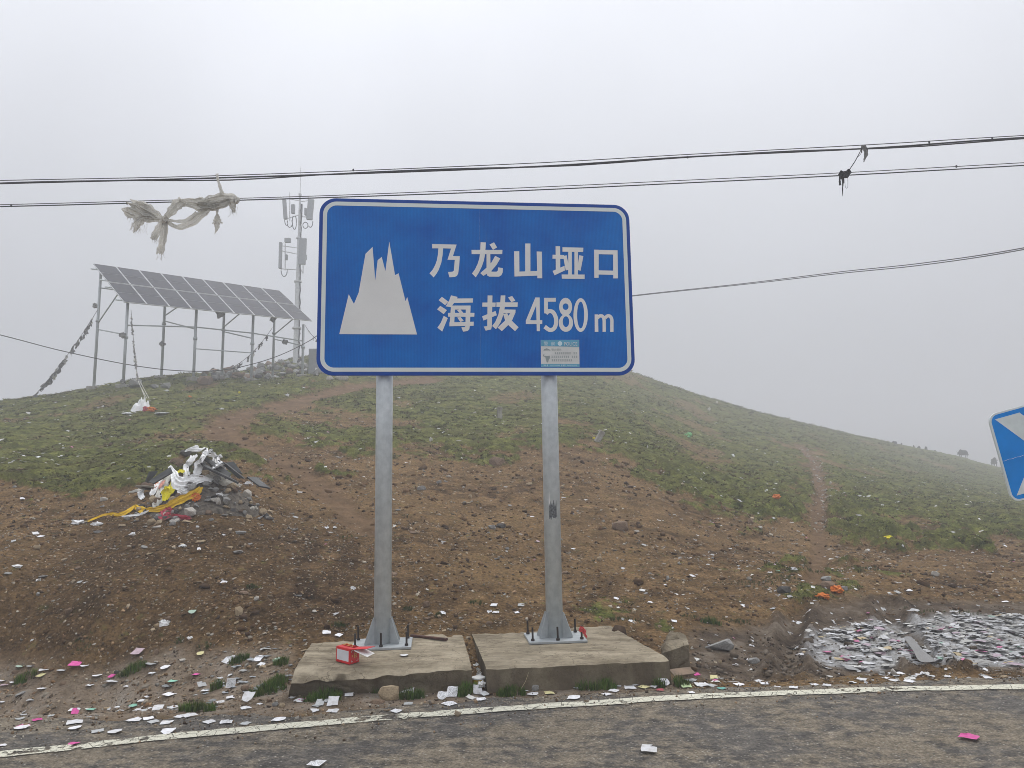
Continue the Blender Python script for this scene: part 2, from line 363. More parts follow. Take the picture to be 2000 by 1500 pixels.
def ground_material():
    m, nt, b = mat('ground_cover'); L = nt.links.new; v = coords(nt)
    def A(n):
        a = nt.nodes.new('ShaderNodeAttribute'); a.attribute_name = n; return a.outputs['Fac']
    big = noise_n(nt, v, 0.5, 5, 0.6); med = noise_n(nt, v, 3.2, 6, 0.62); fine = noise_n(nt, v, 22, 6, 0.68); vf = noise_n(nt, v, 90, 4, 0.7)
    vor = N(nt, 'ShaderNodeTexVoronoi', Scale=26.0, Randomness=1.0); L(v, vor.inputs['Vector'])
    vor2 = N(nt, 'ShaderNodeTexVoronoi', Scale=60.0, Randomness=1.0); L(v, vor2.inputs['Vector'])
    soil = ramp(nt, med, [(0.32, (0.026, 0.0145, 0.006)), (0.5, (0.124, 0.073, 0.032)), (0.68, (0.285, 0.180, 0.086))])
    soil = mixc(nt, ramp(nt, big, [(0.35, 0.0), (0.65, 0.75)]), soil, (0.245, 0.155, 0.068))
    soil = mixc(nt, A('damp'), soil, mixc(nt, 1.0, soil, (0.60, 0.58, 0.57), 'MULTIPLY'))
    soil = mixc(nt, 0.9, soil, ramp(nt, fine, [(0.3, (0.25,) * 3), (0.5, (0.95,) * 3), (0.72, (1.7,) * 3)]), 'MULTIPLY')
    # stone chips in the soil: light cells
    chip = ramp(nt, vor.outputs['Color'], [(0.62, 0.0), (0.72, 1.0)]); chipm = N(nt, 'ShaderNodeMath', operation='MULTIPLY'); L(chip, chipm.inputs[0])
    L(ramp(nt, vor.outputs['Distance'], [(0.22, 0.8), (0.42, 0.0)]), chipm.inputs[1])
    soil = mixc(nt, chipm.outputs[0], soil, ramp(nt, fine, [(0.3, (0.13, 0.09, 0.055)), (0.7, (0.27, 0.20, 0.135))]))
    trail = mixc(nt, ramp(nt, med, [(0.3, 0.0), (0.7, 1.0)]), (0.120, 0.071, 0.035), (0.235, 0.150, 0.080))
    trail = mixc(nt, 0.6, trail, ramp(nt, fine, [(0.25, (0.6,) * 3), (0.75, (1.3,) * 3)]), 'MULTIPLY')
    grass = ramp(nt, med, [(0.30, (0.024, 0.028, 0.006)), (0.48, (0.098, 0.112, 0.022)), (0.66, (0.22, 0.23, 0.055))])
    grass = mixc(nt, ramp(nt, big, [(0.35, 0.0), (0.7, 0.55)]), grass, (0.140, 0.125, 0.040))
    grass = mixc(nt, 0.95, grass, ramp(nt, fine, [(0.3, (0.4,) * 3), (0.5, (0.95,) * 3), (0.75, (1.6,) * 3)]), 'MULTIPLY')
    # bits of bare soil between the turf
    gm = N(nt, 'ShaderNodeMath', operation='ADD'); L(A('grass'), gm.inputs[0]); L(ramp(nt, noise_n(nt, v, 6.5, 5, 0.65), [(0.25, -0.0), (0.75, 0.9)]), gm.inputs[1])
    gfac = ramp(nt, gm.outputs[0], [(0.62, 0.0), (0.95, 1.0)])
    c = mixc(nt, gfac, soil, grass)
    c = mixc(nt, A('trail'), c, trail)
    verge = ramp(nt, noise_n(nt, v, 2.6, 6, 0.6), [(0.3, (0.125, 0.092, 0.060)), (0.5, (0.27, 0.21, 0.150)), (0.7, (0.36, 0.315, 0.26))])
    verge = mixc(nt, 0.7, verge, ramp(nt, fine, [(0.25, (0.6,) * 3), (0.75, (1.35,) * 3)]), 'MULTIPLY')
    c = mixc(nt, A('verge'), c, verge)
    mud = ramp(nt, noise_n(nt, v, 3.4, 7, 0.65), [(0.32, (0.045, 0.032, 0.022)), (0.5, (0.13, 0.096, 0.066)), (0.68, (0.25, 0.205, 0.155))])
    mud = mixc(nt, 0.6, mud, ramp(nt, fine, [(0.25, (0.6,) * 3), (0.75, (1.3,) * 3)]), 'MULTIPLY')
    c = mixc(nt, A('mud'), c, mud)
    c = mixc(nt, A('litter'), c, ramp(nt, noise_n(nt, v, 14, 5, 0.6), [(0.34, (0.24, 0.225, 0.20)), (0.46, (0.40, 0.39, 0.375)), (0.64, (0.54, 0.54, 0.54))]))
    L(c, b.inputs['Base Color'])
    rr = mixc(nt, A('mud'), (0.95,) * 3, (0.85,) * 3); L(rr, b.inputs['Roughness']); b.inputs['Specular IOR Level'].default_value = 0.08
    h1 = bumpn(nt, b, fine, 0.05, 1.0); h2 = bumpn(nt, b, vf, 0.008, 0.8, h1); bumpn(nt, b, vor2.outputs['Distance'], 0.008, 0.6, h2)
    return m
def asphalt_material():
    m, nt, b = mat('worn_asphalt'); L = nt.links.new; v = coords(nt); vs = coords(nt, 'Object', (1, 1.3, 1))
    big = noise_n(nt, vs, 1.1, 8, 0.68); med = noise_n(nt, vs, 7.5, 8, 0.72); fine = noise_n(nt, v, 55, 4, 0.7)
    vor = N(nt, 'ShaderNodeTexVoronoi', Scale=48.0); L(v, vor.inputs['Vector'])
    base = ramp(nt, med, [(0.32, (0.045, 0.041, 0.036)), (0.5, (0.090, 0.081, 0.070)), (0.68, (0.150, 0.134, 0.113))])
    dust = ramp(nt, med, [(0.35, (0.125, 0.103, 0.073)), (0.65, (0.245, 0.205, 0.148))])
    pat = N(nt, 'ShaderNodeMath', operation='ADD'); L(ramp(nt, big, [(0.3, -0.0), (0.7, 0.6)]), pat.inputs[0]); L(ramp(nt, med, [(0.3, 0.0), (0.7, 0.5)]), pat.inputs[1])
    c = mixc(nt, ramp(nt, pat.outputs[0], [(0.43, 0.0), (0.66, 0.85)]), base, dust)
    st = N(nt, 'ShaderNodeMath', operation='MULTIPLY'); L(ramp(nt, vor.outputs['Color'], [(0.66, 0.0), (0.8, 1.0)]), st.inputs[0]); L(ramp(nt, vor.outputs['Distance'], [(0.2, 1.0), (0.42, 0.0)]), st.inputs[1])
    c = mixc(nt, st.outputs[0], c, (0.30, 0.28, 0.24))
    c = mixc(nt, 0.95, c, ramp(nt, fine, [(0.3, (0.35,) * 3), (0.7, (1.6,) * 3)]), 'MULTIPLY')
    L(c, b.inputs['Base Color']); L(ramp(nt, big, [(0.4, 0.62), (0.6, 0.9)]), b.inputs['Roughness']); b.inputs['Specular IOR Level'].default_value = 0.15
    h = bumpn(nt, b, vor.outputs['Distance'], 0.006, 0.8); bumpn(nt, b, med, 0.02, 0.5, h)
    return m
def paint_material():
    m, nt, b = mat('worn_road_paint'); L = nt.links.new; v = coords(nt)
    n = noise_n(nt, v, 9, 7, 0.7); f = noise_n(nt, v, 60, 5, 0.7)
    vor = N(nt, 'ShaderNodeTexVoronoi', Scale=10.0, feature='DISTANCE_TO_EDGE'); L(v, vor.inputs['Vector'])
    dv = N(nt, 'ShaderNodeVectorMath', operation='ADD'); 
    col = ramp(nt, f, [(0.3, (0.42, 0.40, 0.31)), (0.65, (0.70, 0.68, 0.55))]); L(col, b.inputs['Base Color']); b.inputs['Roughness'].default_value = 0.8
    crack = ramp(nt, vor.outputs['Distance'], [(0.006, 0.0), (0.028, 1.0)])
    spk = ramp(nt, f, [(0.32, 0.0), (0.40, 1.0)])
    a = nt.nodes.new('ShaderNodeAttribute'); a.attribute_name = 'wear'
    wa = N(nt, 'ShaderNodeMath', operation='SUBTRACT'); L(n, wa.inputs[0]); L(a.outputs['Fac'], wa.inputs[1]); wf = ramp(nt, wa.outputs[0], [(0.36, 0.0), (0.41, 1.0)])
    m1 = N(nt, 'ShaderNodeMath', operation='MULTIPLY'); L(crack, m1.inputs[0]); L(wf, m1.inputs[1]); m2 = N(nt, 'ShaderNodeMath', operation='MULTIPLY'); L(m1.outputs[0], m2.inputs[0]); L(spk, m2.inputs[1])
    L(m2.outputs[0], b.inputs['Alpha']); return m
def concrete_material(name, c0=(0.17, 0.145, 0.105), c1=(0.36, 0.315, 0.235), dark=(0.09, 0.072, 0.05)):
    m, nt, b = mat(name); L = nt.links.new; v = coords(nt); vs = coords(nt, 'Object', (1, 3, 1))
    n = noise_n(nt, vs, 2.2, 7, 0.62); f = noise_n(nt, v, 30, 5, 0.7); s = noise_n(nt, v, 4.0, 6, 0.7)
    c = ramp(nt, n, [(0.33, c0), (0.64, c1)])
    cr_ = N(nt, 'ShaderNodeTexVoronoi', Scale=2.6, feature='DISTANCE_TO_EDGE'); wv = N(nt, 'ShaderNodeVectorMath', operation='SCALE'); nc_ = N(nt, 'ShaderNodeTexNoise', Scale=5.0, Detail=5.0); L(v, nc_.inputs['Vector']); wv.inputs['Scale'].default_value = .35; L(nc_.outputs['Color'], wv.inputs[0]); wa_ = N(nt, 'ShaderNodeVectorMath', operation='ADD'); L(v, wa_.inputs[0]); L(wv.outputs[0], wa_.inputs[1]); L(wa_.outputs[0], cr_.inputs['Vector'])
    c = mixc(nt, ramp(nt, cr_.outputs['Distance'], [(0.0, 0.75), (0.012, 0.0)]), c, dark)
    c = mixc(nt, ramp(nt, s, [(0.5, 0.0), (0.68, 0.65)]), c, dark)
    # the sides are dirtier than the walked-on top
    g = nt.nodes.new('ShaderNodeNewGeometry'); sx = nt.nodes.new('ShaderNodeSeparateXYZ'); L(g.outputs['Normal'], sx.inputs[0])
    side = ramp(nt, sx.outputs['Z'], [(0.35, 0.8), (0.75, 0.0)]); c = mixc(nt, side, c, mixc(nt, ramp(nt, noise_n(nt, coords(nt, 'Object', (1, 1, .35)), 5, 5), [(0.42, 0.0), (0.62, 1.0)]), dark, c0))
    c = mixc(nt, 0.6, c, ramp(nt, f, [(0.25, (0.7,) * 3), (0.75, (1.2,) * 3)]), 'MULTIPLY')
    L(c, b.inputs['Base Color']); b.inputs['Roughness'].default_value = 0.92; b.inputs['Specular IOR Level'].default_value = 0.1
    h = bumpn(nt, b, f, 0.006, 0.8); h2 = bumpn(nt, b, s, 0.03, 0.8, h); vp = N(nt, 'ShaderNodeTexVoronoi', Scale=38.0); L(v, vp.inputs['Vector']); bumpn(nt, b, ramp(nt, vp.outputs['Distance'], [(0.08, 0.0), (0.2, 1.0)]), 0.006, 0.7, h2); return m
def galvanised(name, k=1.0, rough=0.5):
    m, nt, b = mat(name); L = nt.links.new; v = coords(nt); vs = coords(nt, 'Object', (3, 3, 0.6))
    n = noise_n(nt, v, 14, 5, 0.6); s = noise_n(nt, vs, 5, 6, 0.65)
    c = mixc(nt, 0.3, ramp(nt, n, [(0.35, (0.30 * k, 0.325 * k, 0.335 * k)), (0.65, (0.40 * k, 0.425 * k, 0.435 * k))]), ramp(nt, s, [(0.3, (0.24 * k, 0.27 * k, 0.27 * k)), (0.7, (0.46 * k, 0.48 * k, 0.48 * k))]))
    L(c, b.inputs['Base Color']); b.inputs['Metallic'].default_value = 0.25; b.inputs['Roughness'].default_value = rough
    bumpn(nt, b, s, 0.002, 0.5); return m
def sign_blue(name, c0, c1):
    m, nt, b = mat(name); L = nt.links.new; v = coords(nt)
    # prismatic sheeting: fine zigzag rows
    w = N(nt, 'ShaderNodeTexWave', wave_type='BANDS', bands_direction='X', Scale=22.0, Distortion=2.5); w.inputs['Detail'].default_value = 1.0; w.inputs['Detail Scale'].default_value = 6.0; L(v, w.inputs['Vector'])
    n = noise_n(nt, v, 1.6, 5, 0.6); c = mixc(nt, ramp(nt, n, [(0.35, 0.0), (0.65, 1.0)]), c0, c1)
    c = mixc(nt, 0.35, c, ramp(nt, w.outputs[0], [(0.3, (0.82,) * 3), (0.7, (1.15,) * 3)]), 'MULTIPLY')
    d = noise_n(nt, coords(nt, 'Object', (6, 6, 1.0)), 3, 5, .7); c = mixc(nt, ramp(nt, d, [(0.62, 0.0), (0.8, 0.25)]), c, (0.12, 0.14, 0.16))
    L(c, b.inputs['Base Color']); b.inputs['Roughness'].default_value = 0.6; b.inputs['Specular IOR Level'].default_value = 0.04
    bumpn(nt, b, w.outputs[0], 0.0006, 0.4); return m
def cloth(name, c0, c1, scale=40, alpha=1.0, transl=0.0):
    m, nt, b = mat(name); L = nt.links.new; v = coords(nt)
    n = noise_n(nt, v, scale * .2, 5, 0.6); f = noise_n(nt, v, scale * 3, 3, 0.6)
    c = mixc(nt, 0.35, ramp(nt, n, [(0.32, c0), (0.62, c1)]), ramp(nt, f, [(0.3, (0.75,) * 3), (0.7, (1.15,) * 3)]), 'MULTIPLY'); L(c, b.inputs['Base Color'])
    b.inputs['Roughness'].default_value = 0.9; b.inputs['Specular IOR Level'].default_value = 0.15; bumpn(nt, b, noise_n(nt, v, scale, 4), 0.004, 0.7)
    if transl:
        wv_ = ramp(nt, noise_n(nt, v, 26, 6, .75), [(.30, .35), (.42, 1.0)]); L(wv_, b.inputs['Alpha'])
        t = N(nt, 'ShaderNodeBsdfTranslucent'); L(c, t.inputs['Color']); mx = N(nt, 'ShaderNodeMixShader'); mx.inputs[0].default_value = transl
        out = nt.nodes['Material Output']; L(b.outputs[0], mx.inputs[1]); L(t.outputs[0], mx.inputs[2]); L(mx.outputs[0], out.inputs['Surface'])
    return m
M = {}
M['ground'] = ground_material(); M['asphalt'] = asphalt_material(); M['paint'] = paint_material()
M['concrete'] = concrete_material('weathered_concrete', (.16, .132, .088), (.38, .325, .235), (.080, .060, .038)); M['concrete_grey'] = concrete_material('grey_concrete', (0.34, 0.33, 0.29), (0.5, 0.48, 0.43), (0.2, 0.18, 0.15))
M['steel'] = galvanised('galvanised_steel', 1.65); M['steel_pale'] = galvanised('pale_galvanised_tube', 1.25, 0.6); M['white_steel'] = simple('white_painted_steel', (0.62, 0.63, 0.63), 0.55, 0.0, 0.08)
M['plate'] = galvanised('base_plate_steel', 1.0, 0.55)
M['bolt'] = simple('dark_rusted_bolt', (0.035, 0.026, 0.022), 0.6, 0.3, 0.3, 30); M['rust'] = simple('rusted_bar_steel', (0.085, 0.035, 0.024), 0.85, 0.2, 0.3, 20, 0.002)
M['blue'] = sign_blue('blue_sign_sheeting', (0.0003, 0.105, 0.45), (0.0004, 0.170, 0.57)); M['edge_blue'] = simple('blue_sign_margin', (0.001, 0.060, 0.34), 0.5, 0, 0.06, spec=0.15)
M['sheet'] = simple('grey_white_sign_sheeting', (0.78, 0.78, 0.755), 0.5, 0, 0.04, 2.0, spec=0.2); M['sheet_border'] = simple('pale_sign_border', (0.72, 0.78, 0.76), 0.5, 0, 0.04, 2, spec=0.2)
M['alu'] = simple('sign_back_aluminium', (0.42, 0.43, 0.44), 0.5, 0.5, 0.06)
M['cell'] = simple('solar_cell_glass', (0.020, 0.020, 0.030), 0.4, 0.0, 0.2, 1.5, spec=0.2); M['frame'] = simple('panel_frame_aluminium', (0.60, 0.61, 0.62), 0.5, 0.2, 0.05)
M['cable'] = simple('black_cable_sheath', (0.030, 0.030, 0.033), 0.6, 0, 0.2); M['wire'] = simple('grey_steel_wire', (0.11, 0.11, 0.11), 0.6, 0.3, 0.2)
M['khata_grey'] = cloth('dirty_white_khata', (0.46, 0.45, 0.40), (0.80, 0.78, 0.72), 12, transl=0.35); M['khata_white'] = cloth('white_khata', (0.60, 0.60, 0.59), (0.88, 0.88, 0.87), 14)
M['khata_yellow'] = cloth('yellow_khata', (0.50, 0.30, 0.02), (0.72, 0.47, 0.03), 14); M['khata_lemon'] = cloth('lemon_yellow_cloth', (0.55, 0.47, 0.02), (0.80, 0.70, 0.04), 14)
M['khata_red'] = cloth('pinkish_red_cloth', (0.28, 0.035, 0.05), (0.48, 0.08, 0.11), 14); M['khata_orange'] = cloth('orange_cloth', (0.50, 0.13, 0.03), (0.75, 0.24, 0.06), 14)
M['khata_pink'] = cloth('faded_salmon_cloth', (0.40, 0.18, 0.14), (0.58, 0.28, 0.22), 14); M['cloth_green'] = cloth('pale_green_cloth', (0.15, 0.42, 0.16), (0.25, 0.58, 0.25), 14)
M['flag_dark'] = cloth('tattered_grey_flag', (0.10, 0.10, 0.095), (0.26, 0.255, 0.24), 14); M['rag'] = cloth('black_rag', (0.015, 0.015, 0.016), (0.05, 0.05, 0.052), 20)
M['stone'] = tinted('slate_stone', 0.85, 0.3, 14, 0.3, 0.004, 50); M['paper'] = tinted('printed_paper', 0.8, 0.25, 60, 0.10); M['leaf'] = tinted('grass_blades', 0.8, 0.2, 8, 0.25)
M['seam'] = simple('sheet_join_line', (0.12, 0.24, 0.52), 0.6, 0, 0.3, 40, spec=0.05)
M['hat'] = simple('brown_felt_hat', (0.13, 0.085, 0.055), 0.9, 0, 0.2); M['brim'] = simple('straw_hat_brim', (0.32, 0.29, 0.23), 0.9, 0, 0.15)
M['board'] = simple('charcoal_broken_sheet', (0.050, 0.053, 0.052), 0.6, 0, 0.3, 6, 0.003); M['yak'] = simple('dark_yak_hair', (0.012, 0.011, 0.010), 0.95, 0, 0.2)
M['wood'] = simple('weathered_wood', (0.20, 0.16, 0.125), 0.9, 0, 0.25, 20)
M['red'] = simple('red_carton', (0.62, 0.012, 0.018), 0.45, 0, 0.08); M['carton_white'] = simple('white_carton_panel', (0.66, 0.66, 0.70), 0.5, 0, 0.04); M['gold'] = simple('gold_print', (0.62, 0.38, 0.08), 0.5, 0, 0.1)
M['sticker_teal'] = simple('teal_sticker_band', (0.10, 0.38, 0.56), 0.5, 0, 0.06); M['sticker_white'] = simple('sticker_paper', (0.68, 0.69, 0.67), 0.55, 0, 0.04); M['sticker_ink'] = simple('sticker_grey_ink', (0.30, 0.35, 0.35), 0.6, 0, 0.04); M['sticker_pale'] = simple('sticker_pale_ink', (0.62, 0.78, 0.85), 0.5, 0, 0.04)
M['arrow_blue'] = simple('bright_blue_sheeting', (0.001, 0.24, 0.72), 0.6, 0, 0.08, 3, spec=0.04); M['arrow_white'] = simple('white_sheeting', (0.66, 0.72, 0.71), 0.5, 0, 0.05)
M['water'] = simple('murky_puddle_water', (0.14, 0.13, 0.115), 0.06, 0, 0.05, 3, spec=0.6); M['brown_cardboard'] = simple('wet_cardboard', (0.21, 0.15, 0.10), 0.9, 0, 0.15, 10)
M['yellow_tin'] = simple('yellow_plastic_tub', (0.48, 0.33, 0.02), 0.5, 0, 0.2, 20); M['grey_plastic'] = simple('grey_cabinet_paint', (0.34, 0.35, 0.36), 0.55, 0, 0.06)

# ------------------------------------------------------------------ the ground sheet
GRID = {}
def build_ground():
    ys = np.concatenate([np.linspace(-40, 3.2, 12)[:-1], np.exp(np.linspace(math.log(3.2), math.log(150), 640)), np.exp(np.linspace(math.log(155), math.log(400), 16))])
    a = np.linspace(-0.88, 0.88, 620); out = np.array([0.95, 1.08, 1.3, 1.7, 2.4, 3.6, 6.0]); a = np.concatenate([-out[::-1], a, out])
    w = np.maximum(ys, 3.0) + 1.0
    Y = np.repeat(ys[:, None], len(a), 1); X = a[None] * w[:, None]; x, y = X.ravel(), Y.ravel()
    m = masks(x, y); z = H(x, y, m); n, k = len(ys), len(a)
    i = (np.arange(n - 1)[:, None] * k + np.arange(k - 1)[None]).ravel(); Q = np.stack([i, i + 1, i + k + 1, i + k], 1)
    o = npmesh('ground', np.stack([x, y, z], 1), Q, M['ground'], smooth=True)
    for nm, v in zip(('grass', 'trail', 'mud', 'verge', 'litter'), m):
        at_ = o.data.attributes.new(nm, 'FLOAT', 'POINT'); at_.data.foreach_set('value', np.asarray(v, np.float32))
    dm = sstep(-.9, .8, pdist(x, y, DAMP) + fbm(x * 1.1, y * 1.1, 119, 4) * 1.3); at_ = o.data.attributes.new('damp', 'FLOAT', 'POINT'); at_.data.foreach_set('value', np.asarray(dm, np.float32))
    GRID['ys'], GRID['a'], GRID['z'] = ys, a, z.reshape(n, k)
    tag(o, 'hillside ground of brown stony soil below and green turf above', kind='structure')
build_ground()
def H(x, y, m=None):
    """height of the finished ground sheet"""
    x = np.atleast_1d(np.asarray(x, float)); y = np.atleast_1d(np.asarray(y, float)); ys, a, Z = GRID['ys'], GRID['a'], GRID['z']
    j = np.clip(np.searchsorted(ys, y) - 1, 0, len(ys) - 2); fy = np.clip((y - ys[j]) / (ys[j + 1] - ys[j]), 0, 1)
    q = x / (np.maximum(y, 3.0) + 1.0); i = np.clip(np.searchsorted(a, q) - 1, 0, len(a) - 2); fx = np.clip((q - a[i]) / (a[i + 1] - a[i]), 0, 1)
    return (Z[j, i] * (1 - fx) + Z[j, i + 1] * fx) * (1 - fy) + (Z[j + 1, i] * (1 - fx) + Z[j + 1, i + 1] * fx) * fy
def build_road():
    xs = np.concatenate([np.linspace(-60, -7, 20)[:-1], np.linspace(-7, 7, 420), np.linspace(7, 60, 20)[1:]]); rows = 34; V = []; 
    e = road_edge(xs)
    for j in range(rows):
        t = j / (rows - 1); y = e - 7.5 * t ** 1.6
        z = 0.006 + 0.006 * fbm(xs * 1.7, y * 1.7, 71, 3); z[:] = np.where(j == 0, -0.02, z)
        V.append(np.stack([xs, y, z], 1))
    V = np.concatenate(V); k = len(xs); i = (np.arange(rows - 1)[:, None] * k + np.arange(k - 1)[None]).ravel(); Q = np.stack([i, i + k, i + k + 1, i + 1], 1)
    tag(npmesh('road', V, Q, M['asphalt'], smooth=True), 'worn dusty grey asphalt road across the foreground', kind='structure')
    xs = np.linspace(-14, 14, 900); c = line_y(xs); wd = 0.135 + 0.016 * fbm(xs * 6, xs * 0, 88, 3); off = 0.01 * fbm(xs * 4, xs * 0, 89, 3); V = []
    for j in range(4):
        y = c + off + (j / 3 - 0.5) * wd; z = 0.006 + 0.006 * fbm(xs * 1.7, y * 1.7, 71, 3) + 0.008; V.append(np.stack([xs, y, z], 1))
    V = np.concatenate(V); k = len(xs); i = (np.arange(3)[:, None] * k + np.arange(k - 1)[None]).ravel(); Q = np.stack([i, i + 1, i + k + 1, i + k], 1)
    o = npmesh('road_edge_line', V, Q, M['paint']); x = V[:, 0]
    wear = 0.16 * np.exp(-((x + 0.95) / 0.28) ** 2) + 0.10 * np.exp(-((x + 3.0) / 0.5) ** 2) + 0.09 * np.exp(-((x - 3.05) / 0.22) ** 2) + 0.06 * np.exp(-((x - 2.0) / 0.5) ** 2)
    at_ = o.data.attributes.new('wear', 'FLOAT', 'POINT'); at_.data.foreach_set('value', wear.astype(np.float32))
    tag(o, 'cracked off white edge line painted on the asphalt', kind='structure')
build_road()

# haze: one closed box round everything, the sky outside it
def build_haze():
    bm = bmesh.new(); add_box(bm, (0, 200, 3), (5200, 600, 70)); bm.normal_update()
    m = bpy.data.materials.new('haze'); m.use_nodes = True; nt = m.node_tree; nt.nodes.clear(); o_ = nt.nodes.new('ShaderNodeOutputMaterial')
    p = nt.nodes.new('ShaderNodeVolumePrincipled'); p.inputs['Density'].default_value = HAZE; p.inputs['Color'].default_value = (0.80, 0.815, 0.85, 1); p.inputs['Anisotropy'].default_value = 0.2
    nt.links.new(p.outputs[0], o_.inputs['Volume'])
    tag(obj('haze', bm, m), 'thin grey mountain mist over the whole hillside', kind='stuff')
build_haze()

# ------------------------------------------------------------------ the big altitude sign
SYAW, SC = 0.1033, Vector((-0.3267, 7.3492, 0)); SW, ZB, ZT = 3.1954, 2.795, 4.6114
_sd_, _sn_ = Vector((math.cos(SYAW), math.sin(SYAW), 0)), Vector((-math.sin(SYAW), math.cos(SYAW), 0))
def sign_xz(px, py):
    d = ray(px, py); o = Vector((0, 0, CAM_H)); t = (SC - o).dot(_sn_) / d.dot(_sn_); p = o + d * t
    return ((p - SC).dot(_sd_), p.z)
def rrect(x0, z0, x1, z1, r, n=7):
    P = []
    for cx, cz, a0 in ((x1 - r, z1 - r, 0), (x0 + r, z1 - r, 90), (x0 + r, z0 + r, 180), (x1 - r, z0 + r, 270)):
        for k in range(n + 1): a = R(a0 + 90 * k / n); P.append((cx + r * math.cos(a), cz + r * math.sin(a)))
    return P
def prism_xz(name, P, y0, y1, m, parent):
    """outline in the local XZ plane, given thickness along local Y"""
    n = len(P); V = [(x, y0, z) for x, z in P] + [(x, y1, z) for x, z in P]
    F = [tuple(range(n)), tuple(range(2 * n - 1, n - 1, -1))] + [(i, i + n, (i + 1) % n + n, (i + 1) % n) for i in range(n)]
    return pyd(name, V, F, m, parent)
def flat_polys(name, polys, y, m, parent, step=0.0002):
    V = []; F = []
    for k, P in enumerate(polys):
        if abs(area(P)) < 1e-9: continue
        if area(P) < 0: P = P[::-1]
        b = len(V); V += [(x, y - k * step, z) for x, z in P]; F.append(tuple(range(b, b + len(P))))
    bm = bmesh.new(); vs = [bm.verts.new(v) for v in V]
    for f in F:
        bm.faces.new([vs[i] for i in f])
    bm.normal_update(); bmesh.ops.triangulate(bm, faces=bm.faces[:], ngon_method='EAR_CLIP')
    me = bpy.data.meshes.new(name); bm.to_mesh(me); bm.free(); return link(name, me, m, parent)
def area(P): return 0.5 * sum(P[i][0] * P[(i + 1) % len(P)][1] - P[(i + 1) % len(P)][0] * P[i][1] for i in range(len(P)))
def ribbon2(P, w, n=None):
    """flat stroke of width w along points"""
    P = smooth_pts(P, n or len(P) * 5); L, Rr = [], []
    for i in range(len(P)):
        t = P[min(i + 1, len(P) - 1)] - P[max(i - 1, 0)]; t = t / (np.linalg.norm(t) + 1e-9); nrm = np.array([-t[1], t[0]]) * w / 2
        L.append(tuple(P[i] + nrm)); Rr.append(tuple(P[i] - nrm))
    return L + Rr[::-1]
def ring2(cx, cy, rx, ry, ix, iy, icy=None, n=30):
    """ring as two half outlines"""
    icy = cy if icy is None else icy; out = []
    for a0 in (0, math.pi):
        o = [(cx + rx * math.cos(a0 + math.pi * k / n), cy + ry * math.sin(a0 + math.pi * k / n)) for k in range(n + 1)]
        i_ = [(cx + ix * math.cos(a0 + math.pi * k / n), icy + iy * math.sin(a0 + math.pi * k / n)) for k in range(n + 1)]
        out.append(o + i_[::-1])
    return out
def zq(ox, oy, s, polys): return [[sign_xz(ox + x / s, oy + y / s) for x, y in P] for P in polys]

